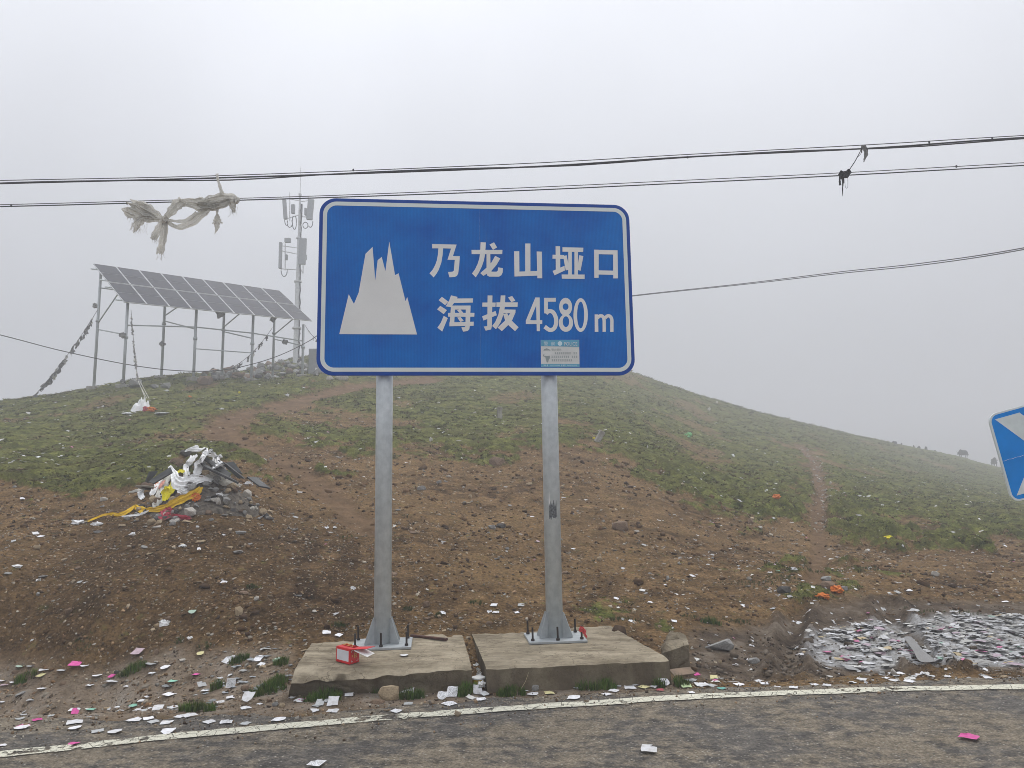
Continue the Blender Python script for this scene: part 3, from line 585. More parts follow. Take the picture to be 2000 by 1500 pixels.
GL = {
 'nai': [[(113,127),(342,133),(308,240),(372,240),(366,330),(357,400),(345,424),(325,434),(275,437),(262,387),(303,385),(316,375),(320,330),(325,275),(257,274),(290,170),(217,168),(212,230),(200,300),(175,370),(150,412),(128,438),(90,400),(120,365),(142,325),(158,280),(168,225),(172,168),(115,168)]],
 'long': [[(480,182),(768,182),(766,222),(482,222)],[(565,110),(614,113),(607,222),(596,280),(575,340),(548,395),(520,438),(484,402),(512,365),(536,315),(552,265),(560,215)],[(648,132),(690,112),(718,160),(680,182)],[(620,222),(655,222),(658,372),(668,385),(712,385),(724,376),(728,345),(772,352),(770,392),(758,418),(735,432),(645,431),(626,420),(620,400)],[(700,238),(748,262),(715,320),(665,378),(590,425),(562,398),(615,352),(665,300)]],
 'shan': [[(980,123),(1028,123),(1028,400),(980,400)],[(876,195),(924,195),(926,400),(880,428)],[(1086,197),(1134,199),(1138,446),(1092,446)],[(880,386),(1092,378),(1092,422),(880,430)]],
 'ya': [[(1262,148),(1304,148),(1306,362),(1264,378)],[(1234,227),(1342,230),(1340,266),(1233,264)],[(1234,378),(1345,330),(1348,374),(1252,419)],[(1326,158),(1520,162),(1518,203),(1326,199)],[(1318,411),(1532,412),(1532,453),(1320,450)],[(1380,190),(1413,190),(1413,420),(1379,420)],[(1437,190),(1470,190),(1469,420),(1437,420)],[(1332,240),(1364,233),(1392,366),(1356,374)],[(1482,232),(1520,240),(1494,376),(1462,368)]],
 'kou': [[(1620,180),(1663,181),(1662,442),(1622,442)],[(1797,184),(1838,186),(1842,447),(1798,447)],[(1622,181),(1836,186),(1836,226),(1622,222)],[(1640,372),(1820,376),(1820,415),(1640,411)]],
 'hai': [[(205,618),(266,664),(235,696),(175,650)],[(190,703),(252,742),(222,780),(160,735)],[(222,795),(260,817),(240,865),(208,942),(163,905),(195,860)],[(290,605),(352,620),(343,634),(495,633),(492,672),(318,676),(290,715),(240,707),(272,655)],[(290,700),(330,702),(318,890),(275,892)],[(290,700),(470,700),(468,737),(290,737)],[(428,702),(472,702),(466,880),(460,920),(445,936),(402,943),(386,903),(418,900),(424,880)],[(262,768),(508,768),(506,804),(262,804)],[(275,857),(501,850),(500,888),(275,893)],[(345,742),(376,735),(404,766),(372,772)],[(348,812),(378,806),(408,842),(376,852)]],
 'ba': [[(630,606),(675,606),(670,890),(662,922),(612,933),(594,895),(627,890)],[(582,672),(705,672),(703,712),(580,710)],[(578,800),(704,750),(716,790),(592,839)],[(712,670),(910,670),(908,712),(712,712)],[(752,606),(795,606),(790,715),(775,790),(748,862),(708,920),(672,890),(702,850),(730,785),(745,710)],[(820,625),(858,610),(888,655),(850,668)],[(775,736),(890,738),(888,772),(775,772)],[(845,765),(889,765),(860,832),(812,892),(762,938),(722,905),(790,842)],[(775,780),(812,772),(838,822),(876,862),(918,902),(885,938),(828,888),(792,838)]],
 '4': [[(1080,625),(1114,625),(1117,938),(1087,938)],[(985,836),(1138,836),(1138,872),(985,872)],[(1074,625),(1112,625),(1024,840),(985,840)]],
 '5': [[(1156,628),(1265,628),(1264,664),(1156,664)],[(1156,640),(1192,640),(1188,775),(1156,772)], ribbon2([(1172,772),(1200,752),(1238,762),(1264,812),(1266,868),(1246,914),(1206,926),(1160,896)], 38)],
 '8': ring2(1355,712,60,84,27,30,710)[:] + ring2(1358,862,66,82,30,50,850),
 '0': ring2(1495,788,67,157,33,124),
 'm': [[(1625,782),(1657,782),(1660,945),(1626,945)], ribbon2([(1650,815),(1675,796),(1698,800),(1712,828),(1714,880),(1714,945)], 31), ribbon2([(1722,815),(1745,796),(1768,800),(1784,828),(1785,880),(1785,945)], 31)],
}
def build_sign():
    t = empty('road_sign', SC, SYAW, label='large blue pass altitude sign on two grey steel posts with white Chinese lettering', cat='road sign')
    x0, x1 = -SW / 2, SW / 2
    prism_xz('panel', rrect(x0, ZB, x1, ZT, .165, 10), 0, 0.022, M['edge_blue'], t)
    prism_xz('blue_field', rrect(x0 + .05, ZB + .05, x1 - .05, ZT - .05, .125, 10), -0.0015, -0.0002, M['blue'], t)
    def ringpoly(a, b, ra, rb):
        A_, B_ = rrect(x0 + a, ZB + a, x1 - a, ZT - a, ra, 10), rrect(x0 + b, ZB + b, x1 - b, ZT - b, rb, 10); n = len(A_)
        V = [(x, -.0035, z) for x, z in A_] + [(x, -.0035, z) for x, z in B_]; F = [(i, (i + 1) % n, (i + 1) % n + n, i + n) for i in range(n)]
        return V, F
    V, F = ringpoly(.036, .077, .135, .095); pyd('border', V, F, M['sheet_border'], t)
    # hairline join between the two sheets
    xs = [sign_xz(937, 395)[0], sign_xz(938, 560)[0], sign_xz(937.5, 728)[0]]; sx = sum(xs) / 3
    seam = flat_polys('sheet_join', [[(sx - .0009, ZB + .08), (sx + .0009, ZB + .08), (sx + .0009, ZT - .08), (sx - .0009, ZT - .08)]], -.0022, M['seam'], t)
    flat_polys('mountain_symbol', zq(600, 360, 3.03, [[(190,887),(246,651),(277,708),(305,640),(345,412),(387,371),(403,570),(417,450),(441,430),(463,514),(486,340),(520,538),(541,527),(582,692),(592,667),(650,889)]]), -.004, M['sheet'], t)
    for k, g in GL.items():
        nm = 'digit' if k in '4580' else ('letter' if k == 'm' else 'chinese_character')
        flat_polys(nm, zq(820, 450, 4.762, g), -.004, M['sheet'], t)
    # the police notice stuck on the lower right
    def q(P): return [sign_xz(1040 + x / 18.18, 650 + y / 18.18) for x, y in P]
    s = flat_polys('police_notice', [q([(292,258),(1655,252),(1668,1215),(300,1215)])], -.004, M['sticker_white'], t)
    flat_polys('header_band', [q([(300,262),(1650,258),(1652,500),(302,475)])], -.0055, M['sticker_teal'], s)
    flat_polys('footer_band', [q([(305,1108),(1664,1108),(1666,1212),(303,1212)])], -.0055, M['sticker_teal'], s)
    flat_polys('badge', [q([(970 + 80 * math.cos(a), 385 + 82 * math.sin(a)) for a in np.linspace(0, 6.2, 20)])], -.007, M['sticker_pale'], s)
    flat_polys('emblem', [q([(385,635),(410,590),(500,552),(590,585),(640,640),(560,625),(450,630)]), q([(365,830),(400,750),(420,770),(405,815),(520,828),(615,815),(610,950),(590,900),(550,1060),(500,1050),(450,860)])], -.006, M['sticker_ink'], s)
    def txt(body, px, py, hpx, m, name, wpx=None, y=-.007):
        c = bpy.data.curves.new(name, 'FONT'); c.body = body; c.size = 1.0; c.resolution_u = 3
        o = bpy.data.objects.new(name, c); COL.objects.link(o); dg = bpy.context.evaluated_depsgraph_get()
        me = bpy.data.meshes.new_from_object(o.evaluated_get(dg)); bpy.data.objects.remove(o); bpy.data.curves.remove(c)
        n = len(me.vertices)
        if n == 0: return
        co = np.empty(n * 3); me.vertices.foreach_get('co', co); co = co.reshape(-1, 3); mn, mx_ = co.min(0), co.max(0)
        (xa, za), (xb, zb_) = q([(px, py)])[0], q([(px + (wpx or 0), py - hpx)])[0]
        hgt = zb_ - za; sc = hgt / (mx_[1] - mn[1]); scx = (xb - xa) / (mx_[0] - mn[0]) if wpx else sc
        out = np.stack([(co[:, 0] - mn[0]) * scx + xa, np.full(n, y), (co[:, 1] - mn[1]) * sc + za], 1); me.vertices.foreach_set('co', out.ravel().astype(np.float32)); me.update()
        tag(link(name, me, m, s), kind='stuff' if name == 'text_line' else None)
    txt('警', 398, 458, 145, M['sticker_pale'], 'chinese_character', 150); txt('察', 650, 458, 140, M['sticker_pale'], 'chinese_character', 150)
    txt('POLICE', 1120, 458, 118, M['sticker_white'], 'police_lettering', 465)
    txt('警方提示', 670, 648, 88, M['sticker_ink'], 'text_line', 350, -.006)
    # the body text is too small to read: rows of small worn characters
    def blur_row(x0_, x1_, y, h, n, m, gap=()):
        P = []; rr = random.Random(int(y)); st = (x1_ - x0_) / n
        for i in range(n):
            if i in gap: continue
            a = x0_ + i * st
            for bar in range(3):
                yy = y - h + bar * h * .42; P.append(q([(a + st * rr.uniform(0, .15), yy), (a + st * rr.uniform(.65, .85), yy), (a + st * rr.uniform(.65, .85), yy + h * .16), (a + st * .1, yy + h * .16)]))
            P.append(q([(a + st * .36, y - h), (a + st * .52, y - h), (a + st * .52, y), (a + st * .36, y)]))
        tag(flat_polys('text_line', P, -.006, m, s, 0.00002), kind='stuff')
    blur_row(785, 1590, 765, 72, 11, M['sticker_ink'], (8,)); blur_row(665, 1600, 890, 72, 13, M['sticker_ink'], (9,)); blur_row(675, 1420, 1015, 72, 10, M['sticker_ink'])
    blur_row(385, 560, 1190, 55, 3, M['sticker_pale']); blur_row(610, 980, 1185, 45, 11, M['sticker_pale']); blur_row(1010, 1180, 1190, 55, 3, M['sticker_pale']); blur_row(1220, 1590, 1185, 45, 11, M['sticker_pale'])
    # back rails
    for z in (ZB + .2, ZB + .65, ZT - .65, ZT - .2):
        bm = bmesh.new(); add_box(bm, (0, .034, z), (SW - .3, .024, .05)); obj('back_rail', bm, M['alu'], t)
    for lx, zb_ in ((-.9447, .205), (.7256, .205)):
        bm = bmesh.new(); Z = [zb_ + .02, 1.2, 2.2, 3.2, ZT - .12]; add_cyl(bm, (lx, .132, zb_ + .02), (lx, .132, ZT - .12), .083, seg=32)
        p = obj('post', bm, M['steel'], t, True)
        for f in p.data.polygons: f.use_smooth = abs(f.normal.z) < .5
        for a in (-150, -30, 30, 150, -95, 90):
            if a == -95: continue
            d = Vector((math.cos(R(a)), math.sin(R(a)), 0)); s_ = Vector((-d.y, d.x, 0)) * .005; c = Vector((lx, .132, zb_ + .02))
            P = [c + d * .078, c + d * .185, c + d * .185 + Vector((0, 0, .02)), c + d * .10 + Vector((0, 0, .235)), c + d * .078 + Vector((0, 0, .235))]
            V = [x + s_ for x in P] + [x - s_ for x in P]; F = [tuple(range(5)), tuple(range(9, 4, -1))] + [(i, i + 5, (i + 1) % 5 + 5, (i + 1) % 5) for i in range(5)]
            pyd('gusset', V, F, M['plate'], p)
        bm = bmesh.new(); add_box(bm, (lx, .13, zb_ + .008), (.56, .46, .022), bevel=.003); bp = obj('base_plate', bm, M['plate'], t)
        for bx, by in ((-.24, -.17), (0.0, -.19), (.235, -.17), (-.245, .17), (.235, .17), (0, .19)):
            if lx < 0 and bx == 0 and by > 0: continue
            bm = bmesh.new(); tl = .0; c = Vector((lx + bx, .13 + by, zb_ + .02)); h = .125 if by < 0 else .13
            add_cyl(bm, c, c + Vector((random.uniform(-.003, .003), 0, h)), .0095, seg=10); add_cyl(bm, c, c + Vector((0, 0, .018)), .019, seg=6); obj('anchor_bolt', bm, M['bolt'], bp)
    # scraped patch and scuffs on the right post
    c = Vector((.7256, .132, 0)); rr = random.Random(3)
    def patch(name, a0, a1, z0, z1, m, jag=.02):
        n = 14; V = []; 
        for i in range(n + 1):
            a = R(a0 + (a1 - a0) * i / n); d = Vector((math.cos(a), math.sin(a), 0)) * .0845
            V.append(c + d + Vector((0, 0, z0 + rr.uniform(-jag, jag)))); V.append(c + d + Vector((0, 0, z1 + rr.uniform(-jag, jag) * 2)))
        pyd(name, V, [(2 * i, 2 * i + 2, 2 * i + 3, 2 * i + 1) for i in range(n)], m, t)
    patch('scraped_patch', -118, -66, 1.37, 1.52, simple('bare_scraped_zinc', (.12, .13, .135), .7, 0, .5, 60))
    patch('torn_label_residue', -118, -112, 1.50, 1.58, M['sheet'], .03)
build_sign()

# ------------------------------------------------------------------ concrete footings
def slab(name, tops, bots, ztop, label, chip, m, seed):
    """block with straight or broken edges between a top and a bottom outline (front-left, front-right, back-right, back-left)"""
    bm = bmesh.new(); T = [Vector((p[0], p[1], ztop)) for p in tops]; Bq = [Vector((p[0], p[1], -.06)) for p in bots]
    vs = [bm.verts.new(v) for v in T + Bq]
    bm.faces.new(vs[:4]); bm.faces.new(vs[7:3:-1])
    for i in range(4): bm.faces.new((vs[i], vs[(i + 1) % 4], vs[(i + 1) % 4 + 4], vs[i + 4]))
    bmesh.ops.recalc_face_normals(bm, faces=bm.faces)
    for k in range(5): bmesh.ops.subdivide_edges(bm, edges=[e for e in bm.edges if e.calc_length() > .035], cuts=1, use_grid_fill=True)
    bmesh.ops.triangulate(bm, faces=bm.faces)
    bm.normal_update(); yf = min(p.y for p in T)
    for v in bm.verts:
        n = v.normal; p = v.co; q = p * 6
        d = .007 * mnoise.noise(q + Vector((seed, 0, 0))) + .005 * mnoise.noise(p * 25) + .003 * mnoise.noise(p * 60)
        top = p.z > ztop - .02
        fd = p.y - (T[0].y + (T[1].y - T[0].y) * (p.x - T[0].x) / (T[1].x - T[0].x))   # distance behind the front edge
        if chip:
            s = chip(p.x) * (1 + .55 * mnoise.noise(Vector((p.x * 7, 0, seed))))
            w = max(0, 1 - max(fd, 0) / .16)
            if p.z > 0.02: p.z -= s * w * w * (0.4 + .6 * (p.z / ztop)) ; p.y += s * .3 * (1 - abs(p.z / ztop - .5)) * mnoise.noise(p * 9 + Vector((seed,) * 3)) * (1 if fd < .05 else 0)
            if fd < .04: p.y += .05 * s / .08 * (mnoise.noise(Vector((p.x * 5, p.z * 9, 2))) )
        p += n * d
        # worn edge
        if top and fd < .02: p.z -= .008 + .006 * mnoise.noise(p * 14)
    bm.normal_update()
    for f in bm.faces: f.smooth = True
    for e in bm.edges:
        if len(e.link_faces) == 2 and e.calc_face_angle(0) > R(28): e.smooth = False
    o = obj(name, bm, m); tag(o, label, 'concrete footing', 'concrete footings under the sign posts'); return o
def zt(px, py): p = on_z(px, py, .2); return (p.x, p.y)
def zb0(px, py): p = on_z(px, py, 0); return (p.x, p.y)
T1 = [zt(570, 1316), zt(921, 1301), zt(902, 1237), zt(614, 1248)]; B1 = [zb0(562, 1356), (T1[1][0] - .0, T1[1][1] - .02), (T1[2][0], T1[2][1] + .02), (T1[3][0] - .03, T1[3][1] + .02)]
T2 = [zt(950, 1304), zt(1307, 1287), zt(1190, 1222), zt(920, 1235)]; B2 = [(T2[0][0] + .01, T2[0][1] - .01), (T2[1][0] + .01, T2[1][1] - .01), (T2[2][0], T2[2][1] + .02), (T2[3][0], T2[3][1] + .02)]
slab('concrete_footing', T1, B1, .2, 'left concrete footing with a broken rounded front edge under the left post', lambda x: .022 + .045 * max(0, min(1, (-.55 - x) / 1.0)), M['concrete'], 1)
slab('concrete_footing', T2, B2, .2, 'right concrete footing with a straight stained front face under the right post', lambda x: .010, M['concrete'], 5)

# ------------------------------------------------------------------ scattering
def stone_variants(n, seed, flat=0.4, pts=13):
    rr = random.Random(seed); out = []
    for _ in range(n):
        bm = bmesh.new()
        for k in range(pts):
            a = rr.uniform(0, 6.28); r = rr.uniform(.6, 1) ; z = rr.uniform(-1, 1)
            bm.verts.new((r * math.cos(a) * .5 * math.sqrt(1 - .4 * z * z), r * math.sin(a) * .5 * rr.uniform(.6, 1), z * flat * .5))
        r = bmesh.ops.convex_hull(bm, input=bm.verts); bmesh.ops.delete(bm, geom=list({g for g in r['geom_interior'] + r['geom_unused'] if isinstance(g, bmesh.types.BMVert)}), context='VERTS')
        bmesh.ops.triangulate(bm, faces=bm.faces); bm.verts.index_update()
        out.append((np.array([v.co for v in bm.verts]), np.array([[v.index for v in f.verts] for f in bm.faces]))); bm.free()
    return out
def tuft_variants(n, seed, blades=8, spread=.5, lean=.5, width=.05, two=True):
    rr = random.Random(seed); out = []
    for _ in range(n):
        V = []; T = []
        for k in range(blades):
            a = rr.uniform(0, 6.28); r = spread * math.sqrt(rr.random()) * .5; bx, by = r * math.cos(a), r * math.sin(a); h = rr.uniform(.55, 1); a2 = a + rr.uniform(-.8, .8); l = lean * rr.uniform(.3, 1) * h
            tx, ty = bx + l * math.cos(a2), by + l * math.sin(a2); w = width * rr.uniform(.6, 1.2); wa = rr.uniform(0, 3.14); wx, wy = w * math.cos(wa), w * math.sin(wa); b = len(V)
            if two:
                mx_, my_ = bx + .3 * l * math.cos(a2), by + .3 * l * math.sin(a2)
                V += [(bx - wx, by - wy, -.05), (bx + wx, by + wy, -.05), (mx_ - wx * .8, my_ - wy * .8, h * .6), (mx_ + wx * .8, my_ + wy * .8, h * .6), (tx, ty, h * .95)]; T += [(b, b + 1, b + 3), (b, b + 3, b + 2), (b + 2, b + 3, b + 4)]
            else: V += [(bx - wx, by - wy, -.05), (bx + wx, by + wy, -.05), (tx, ty, h)]; T += [(b, b + 1, b + 2)]
        out.append((np.array(V), np.array(T)))
    return out
def paper_variants(n, seed, crumple=.12, ragged=0.0):
    rr = np.random.default_rng(seed); out = []
    for _ in range(n):
        g = np.linspace(-.5, .5, 4); X, Y = np.meshgrid(g, g); c = rr.uniform(-crumple, crumple, 3); Z = c[0] * X * X * 2 + c[1] * Y * Y * 2 + c[2] * X * Y * 2 + rr.normal(0, crumple * .16, X.shape); Z -= Z.min()
        if ragged: X = X + rr.normal(0, ragged, X.shape); Y = Y + rr.normal(0, ragged, Y.shape)
        V = np.stack([X.ravel(), Y.ravel(), Z.ravel()], 1); T = []
        for i in range(3):
            for j in range(3): a = i * 4 + j; T += [(a, a + 1, a + 5), (a, a + 5, a + 4)]
        out.append((V, np.array(T)))
    return out
def basis(n, rz):
    n = n / np.linalg.norm(n, axis=1, keepdims=True); ref = np.stack([np.cos(rz), np.sin(rz), np.zeros_like(rz)], 1)
    x = ref - n * (ref * n).sum(1, keepdims=True); x /= np.linalg.norm(x, axis=1, keepdims=True); y = np.cross(n, x)
    return np.stack([x, y, n], 2)
def scatter(name, variants, pos, scl, rz, nrm, col, m, parent=None, jit=0.0, colvar=0.0):
    n = len(pos); B = basis(nrm + RNG.normal(0, 1, nrm.shape) * jit, rz); Vs, Ts, Cs = [], [], []; off = 0; vi = RNG.integers(0, len(variants), n)
    for k, (v, t) in enumerate(variants):
        s = np.where(vi == k)[0]
        if not len(s): continue
        P = np.einsum('nij,nvj->nvi', B[s], v[None] * scl[s][:, None, :]) + pos[s][:, None, :]
        Vs.append(P.reshape(-1, 3)); Ts.append((t[None] + (np.arange(len(s)) * len(v))[:, None, None]).reshape(-1, 3) + off); off += len(s) * len(v)
        Cs.append(np.repeat(col[s], len(v), 0) * (1 + (RNG.uniform(-colvar, colvar, (len(s) * len(v), 1)) if colvar else 0)))
    return npmesh(name, np.concatenate(Vs), np.concatenate(Ts), m, np.concatenate(Cs), parent)
def in_slab(x, y):
    r = np.zeros(np.shape(x), bool)
    for T in (B1, B2): r |= pdist(np.asarray(x), np.asarray(y), np.array(T)) > -.01
    return r
def fan(n, y0, y1, a0=-.76, a1=.76):
    y = np.exp(RNG.uniform(math.log(y0), math.log(y1), n)); a = RNG.uniform(a0, a1, n); return a * y, y
def roadz(x, y): return 0.006 + 0.006 * fbm(x * 1.7, y * 1.7, 71, 3)
def surf(x, y):
    x = np.atleast_1d(np.asarray(x, float)); y = np.atleast_1d(np.asarray(y, float))
    return np.where(y < road_edge(x) - .01, np.maximum(roadz(x, y), H(x, y)), H(x, y))
UP = lambda n: np.tile(np.array([0, 0, 1.0]), (n, 1))
PAL_STONE = np.array([(.33, .27, .19), (.24, .19, .13), (.17, .115, .07), (.30, .28, .24), (.20, .135, .08), (.42, .38, .31), (.10, .07, .045), (.27, .185, .11), (.07, .05, .035)])  # darkest tones put the shade of crevices between stones into chip colour
SV = stone_variants(12, 3, .30, 9); SVr = stone_variants(8, 4, .8)
def build_gravel():
    x, y = fan(105000, 6.0, 44); m = masks(x, y); g, tr, mud, vg, mt = m
    clump = sstep(-.25, .5, fbm(x * .8, y * .8, 201, 3)) * .75 + .25; leftbank = 1 + 1.0 * sstep(.5, -1.5, x) * sstep(13, 10, y)
    p = (1 - g) * (1 - .75 * tr) * (1 - .55 * mud) * clump * .55 * leftbank + .05; keep = (RNG.random(len(x)) < p) & (y > road_edge(x) - .15) & ~in_slab(x, y); x, y = x[keep], y[keep]
    z = H(x, y); n = normal_at(x, y); k = len(x); s = np.maximum(.016, y * .0021) * np.exp(RNG.normal(0, .48, k)); s = np.minimum(s, .11)
    sc = np.stack([s * RNG.uniform(.8, 1.5, k), s, s * RNG.uniform(.5, 1.1, k)], 1); z = z + s * .06
    c = PAL_STONE[RNG.integers(0, len(PAL_STONE), k)] * RNG.uniform(.6, 1.25, (k, 1))
    o = scatter('gravel', SV, np.stack([x, y, z], 1), sc, RNG.uniform(0, 6.28, k), n, c, M['stone'], jit=.35); tag(o, 'small stone chips strewn over the brown earth bank', 'gravel', kind='stuff')
    # pebbles and grit on the tarmac edge
    x = RNG.uniform(-5, 6, 7000); y = road_edge(x) + RNG.normal(-.05, .28, 7000); keep = (RNG.random(7000) < .6) & ~in_slab(x, y); x, y = x[keep], y[keep]; k = len(x); s = np.exp(RNG.normal(math.log(.010), .5, k))
    o = scatter('road_grit', SVr, np.stack([x, y, surf(x, y) + s * .2], 1), np.stack([s, s, s], 1), RNG.uniform(0, 6.28, k), UP(k), PAL_STONE[RNG.integers(0, 9, k)] * RNG.uniform(.7, 1.2, (k, 1)), M['stone'], jit=.5)
    tag(o, 'grit and small pebbles along the edge of the asphalt', 'grit', kind='stuff')
build_gravel()
def build_chips():
    x, y = fan(62000, 6.6, 26); g, tr, mud, vg, mt = masks(x, y); cl = sstep(-.3, .45, fbm(x * 1.2, y * 1.2, 211, 3)); left = sstep(-.3, -1.2, x) * sstep(12.5, 11, y)
    keep = (RNG.random(len(x)) < (1 - g) * (1 - .8 * tr) * (1 - .7 * mud) * (1 - mt) * (.10 + .30 * cl + .22 * left)) & (y > road_edge(x)) & ~in_slab(x, y); x, y = x[keep], y[keep]; k = len(x)
    s = np.exp(RNG.normal(math.log(.042), .32, k)) * np.clip(y / 10, .9, 1.5); c = np.array([(.30, .22, .13), (.24, .17, .10), (.27, .25, .21), (.36, .31, .24), (.18, .11, .06), (.10, .07, .045), (.34, .22, .12), (.40, .32, .22)])[RNG.integers(0, 8, k)] * RNG.uniform(.6, 1.15, (k, 1))
    o = scatter('stone_chips', SV, np.stack([x, y, H(x, y) + s * .05], 1), np.stack([s * RNG.uniform(.8, 1.4, k), s, s * RNG.uniform(.6, 1.1, k)], 1), RNG.uniform(0, 6.28, k), normal_at(x, y), c, M['stone'], jit=.4); tag(o, 'flat chips of slate and sandstone covering the brown slope', 'gravel', kind='stuff')
build_chips()
def build_clods():
    x, y = fan(26000, 6.8, 30); g, tr, mud, vg, mt = masks(x, y); cl = sstep(-.1, .5, fbm(x * 1.5, y * 1.5, 231, 4)); keep = (RNG.random(len(x)) < (1 - g * .8) * (1 - .8 * tr) * (1 - mt) * (1 - .6 * mud) * (1 - .6 * vg) * (.06 + .42 * cl)) & (y > road_edge(x) + .2) & ~in_slab(x, y); x, y = x[keep], y[keep]; k = len(x)
    s = np.exp(RNG.normal(math.log(.045), .4, k)) * np.clip(y / 10, .9, 1.8); c = np.array([(.085, .048, .022), (.13, .075, .035), (.055, .032, .017), (.17, .10, .05)])[RNG.integers(0, 4, k)]
    o = scatter('earth_clods', SVr, np.stack([x, y, H(x, y) + s * .05], 1), np.stack([s * 1.3, s, s * .75], 1), RNG.uniform(0, 6.28, k), normal_at(x, y), c, M['stone'], jit=.3, colvar=.2); tag(o, 'crumbly clods of brown earth on the eroded slope', 'earth', kind='stuff')
build_clods()
def trail_stones():
    P = np.array(TRAIL[1]); n = 260; u = RNG.uniform(0, 3.3, n); i = u.astype(int); f = (u - i)[:, None]; q = P[i] * (1 - f) + P[i + 1] * f; x, y = q[:, 0] + RNG.normal(0, .006, n) * q[:, 1] + .004 * q[:, 1], q[:, 1]; s = RNG.uniform(.04, .13, n) * np.clip(y / 22, .7, 1.6)
    o = scatter('footpath_stones', SV, np.stack([x, y, H(x, y) + s * .08], 1), np.stack([s * 1.2, s, s], 1), RNG.uniform(0, 6.28, n), normal_at(x, y), np.array([(.46, .44, .40), (.34, .32, .28), (.26, .22, .17)])[RNG.integers(0, 3, n)], M['stone'], jit=.3); tag(o, 'pale stones strewn up the right footpath', 'gravel', kind='stuff')
trail_stones()
def build_turf():
    GP = np.array([(.095, .118, .022), (.145, .165, .034), (.200, .205, .052), (.045, .056, .016), (.200, .180, .070), (.100, .080, .032)])
    x, y = fan(210000, 8.5, 80); m = masks(x, y); g = m[0]
    pn = sstep(-.45, .35, fbm(x * 1.9, y * 1.9, 301, 3)); keep = RNG.random(len(x)) < g * (.25 + .75 * pn); x, y = x[keep], y[keep]; pn = pn[keep]
    k = len(x); z = H(x, y); s = np.maximum(.028, y * .0019) * np.exp(RNG.normal(0, .3, k)) * (.6 + .6 * pn)
    c = GP[RNG.integers(0, len(GP), k)] * RNG.uniform(.7, 1.3, (k, 1)); dark = sstep(.0, .4, fbm(x * .9, y * .5, 311, 4))[:, None]; c = c * (1 - .5 * dark * sstep(34, 20, y)[:, None]); dry = sstep(.1, .45, fbm(x * .6, y * .4, 313, 4))[:, None] * .6; c = c * (1 - dry) + np.array([.13, .095, .045]) * dry
    o = scatter('hillside_turf', tuft_variants(8, 5, 6, 1.3, .9, .16, False), np.stack([x, y, z], 1), np.stack([s * 1.6, s * 1.6, s * .55], 1), RNG.uniform(0, 6.28, k), UP(k), c, M['leaf'], colvar=.3)
    tag(o, 'short green turf covering the hillside', 'grass', kind='stuff')
    # dark cushions of taller vegetation along the broken turf edge and the right flank
    x, y = fan(60000, 9, 45); m = masks(x, y); g = m[0]; edge = np.exp(-((g - .5) / .28) ** 2)
    gx, gy = masks(x, y - .06 * y)[0], 0
    lip = sstep(.10, .5, g - gx) ; right = sstep(1.0, 3.0, x) * sstep(34, 20, y) * sstep(.3, .7, g)
    cl = sstep(-.05, .35, fbm(x * 1.3, y * 1.1, 321, 3)); p = np.clip((lip * 1.3 + edge * .6) * sstep(40, 24, y) + right * .9, 0, 1) * (.25 + .75 * cl)
    keep = RNG.random(len(x)) < p * .55; x, y = x[keep], y[keep]; k = len(x); s = np.maximum(.045, y * .0031) * np.exp(RNG.normal(0, .3, k)); s = np.minimum(s, .2)
    c = np.array([(.032, .036, .018), (.050, .054, .028), (.085, .082, .046), (.075, .052, .028)])[RNG.integers(0, 4, k)] * RNG.uniform(.75, 1.25, (k, 1))
    o = scatter('low_tussocks', tuft_variants(8, 6, 14, 1.2, .6, .075, True), np.stack([x, y, H(x, y) - .01], 1), np.stack([s, s, s * .75], 1), RNG.uniform(0, 6.28, k), UP(k), c, M['leaf'], colvar=.3)
    tag(o, 'dark low tussocks along the broken edge of the turf', 'tussocks', kind='stuff')
build_turf()
def grass_patch(name, spots, label, blades, hgt, seed, cols, width=.035, lean=.55):
    """spots: (px,py,radius_m_x,radius_m_y,n)"""
    P, Sx = [], []
    for px, py, rx, ry, n in spots:
        c = hit(px, py)
        a = RNG.uniform(0, 6.28, n); r = np.sqrt(RNG.random(n)); x = c.x + rx * r * np.cos(a); y = c.y + ry * r * np.sin(a)
        keep = ~in_slab(x, y); x, y, r = x[keep], y[keep], r[keep]; P.append(np.stack([x, y, surf(x, y)], 1)); Sx.append(hgt * (1.1 - .6 * r) * RNG.uniform(.6, 1.2, len(x)))
    P = np.concatenate(P); s = np.concatenate(Sx); k = len(P); c = np.array(cols)[RNG.integers(0, len(cols), k)] * RNG.uniform(.75, 1.25, (k, 1))
    o = scatter(name, tuft_variants(8, seed, blades, .5, lean, width, True), P, np.stack([s * .8, s * .8, s], 1), RNG.uniform(0, 6.28, k), UP(k), c, M['leaf'], colvar=.2); tag(o, label, 'grass', kind='stuff')
GRN = [(.070, .130, .022), (.100, .175, .032), (.050, .085, .018), (.13, .16, .045)]
grass_patch('roadside_grass', [(520, 1352, .17, .09, 90), (540, 1338, .1, .12, 50), (548, 1298, .08, .05, 30), (465, 1293, .10, .04, 40), (258, 1311, .14, .05, 50), (50, 1326, .12, .05, 30), (385, 1388, .16, .05, 60), (425, 1345, .08, .04, 20), (630, 1368, .16, .05, 60), (650, 1360, .08, .04, 30),
    (840, 1343, .24, .05, 150), (880, 1345, .16, .05, 90), (915, 1353, .10, .06, 60), (806, 1364, .14, .05, 50), (745, 1352, .12, .05, 40), (1000, 1358, .12, .05, 50), (1150, 1345, .14, .05, 80), (1185, 1345, .08, .04, 40), (1265, 1335, .10, .05, 90), (1330, 1340, .09, .05, 30), (1290, 1342, .06, .04, 20), (1390, 1218, .12, .05, 30), (905, 1358, .06, .05, 30)], 'tufts of green grass at the foot of the concrete footings and along the verge', 12, .115, 21, GRN)
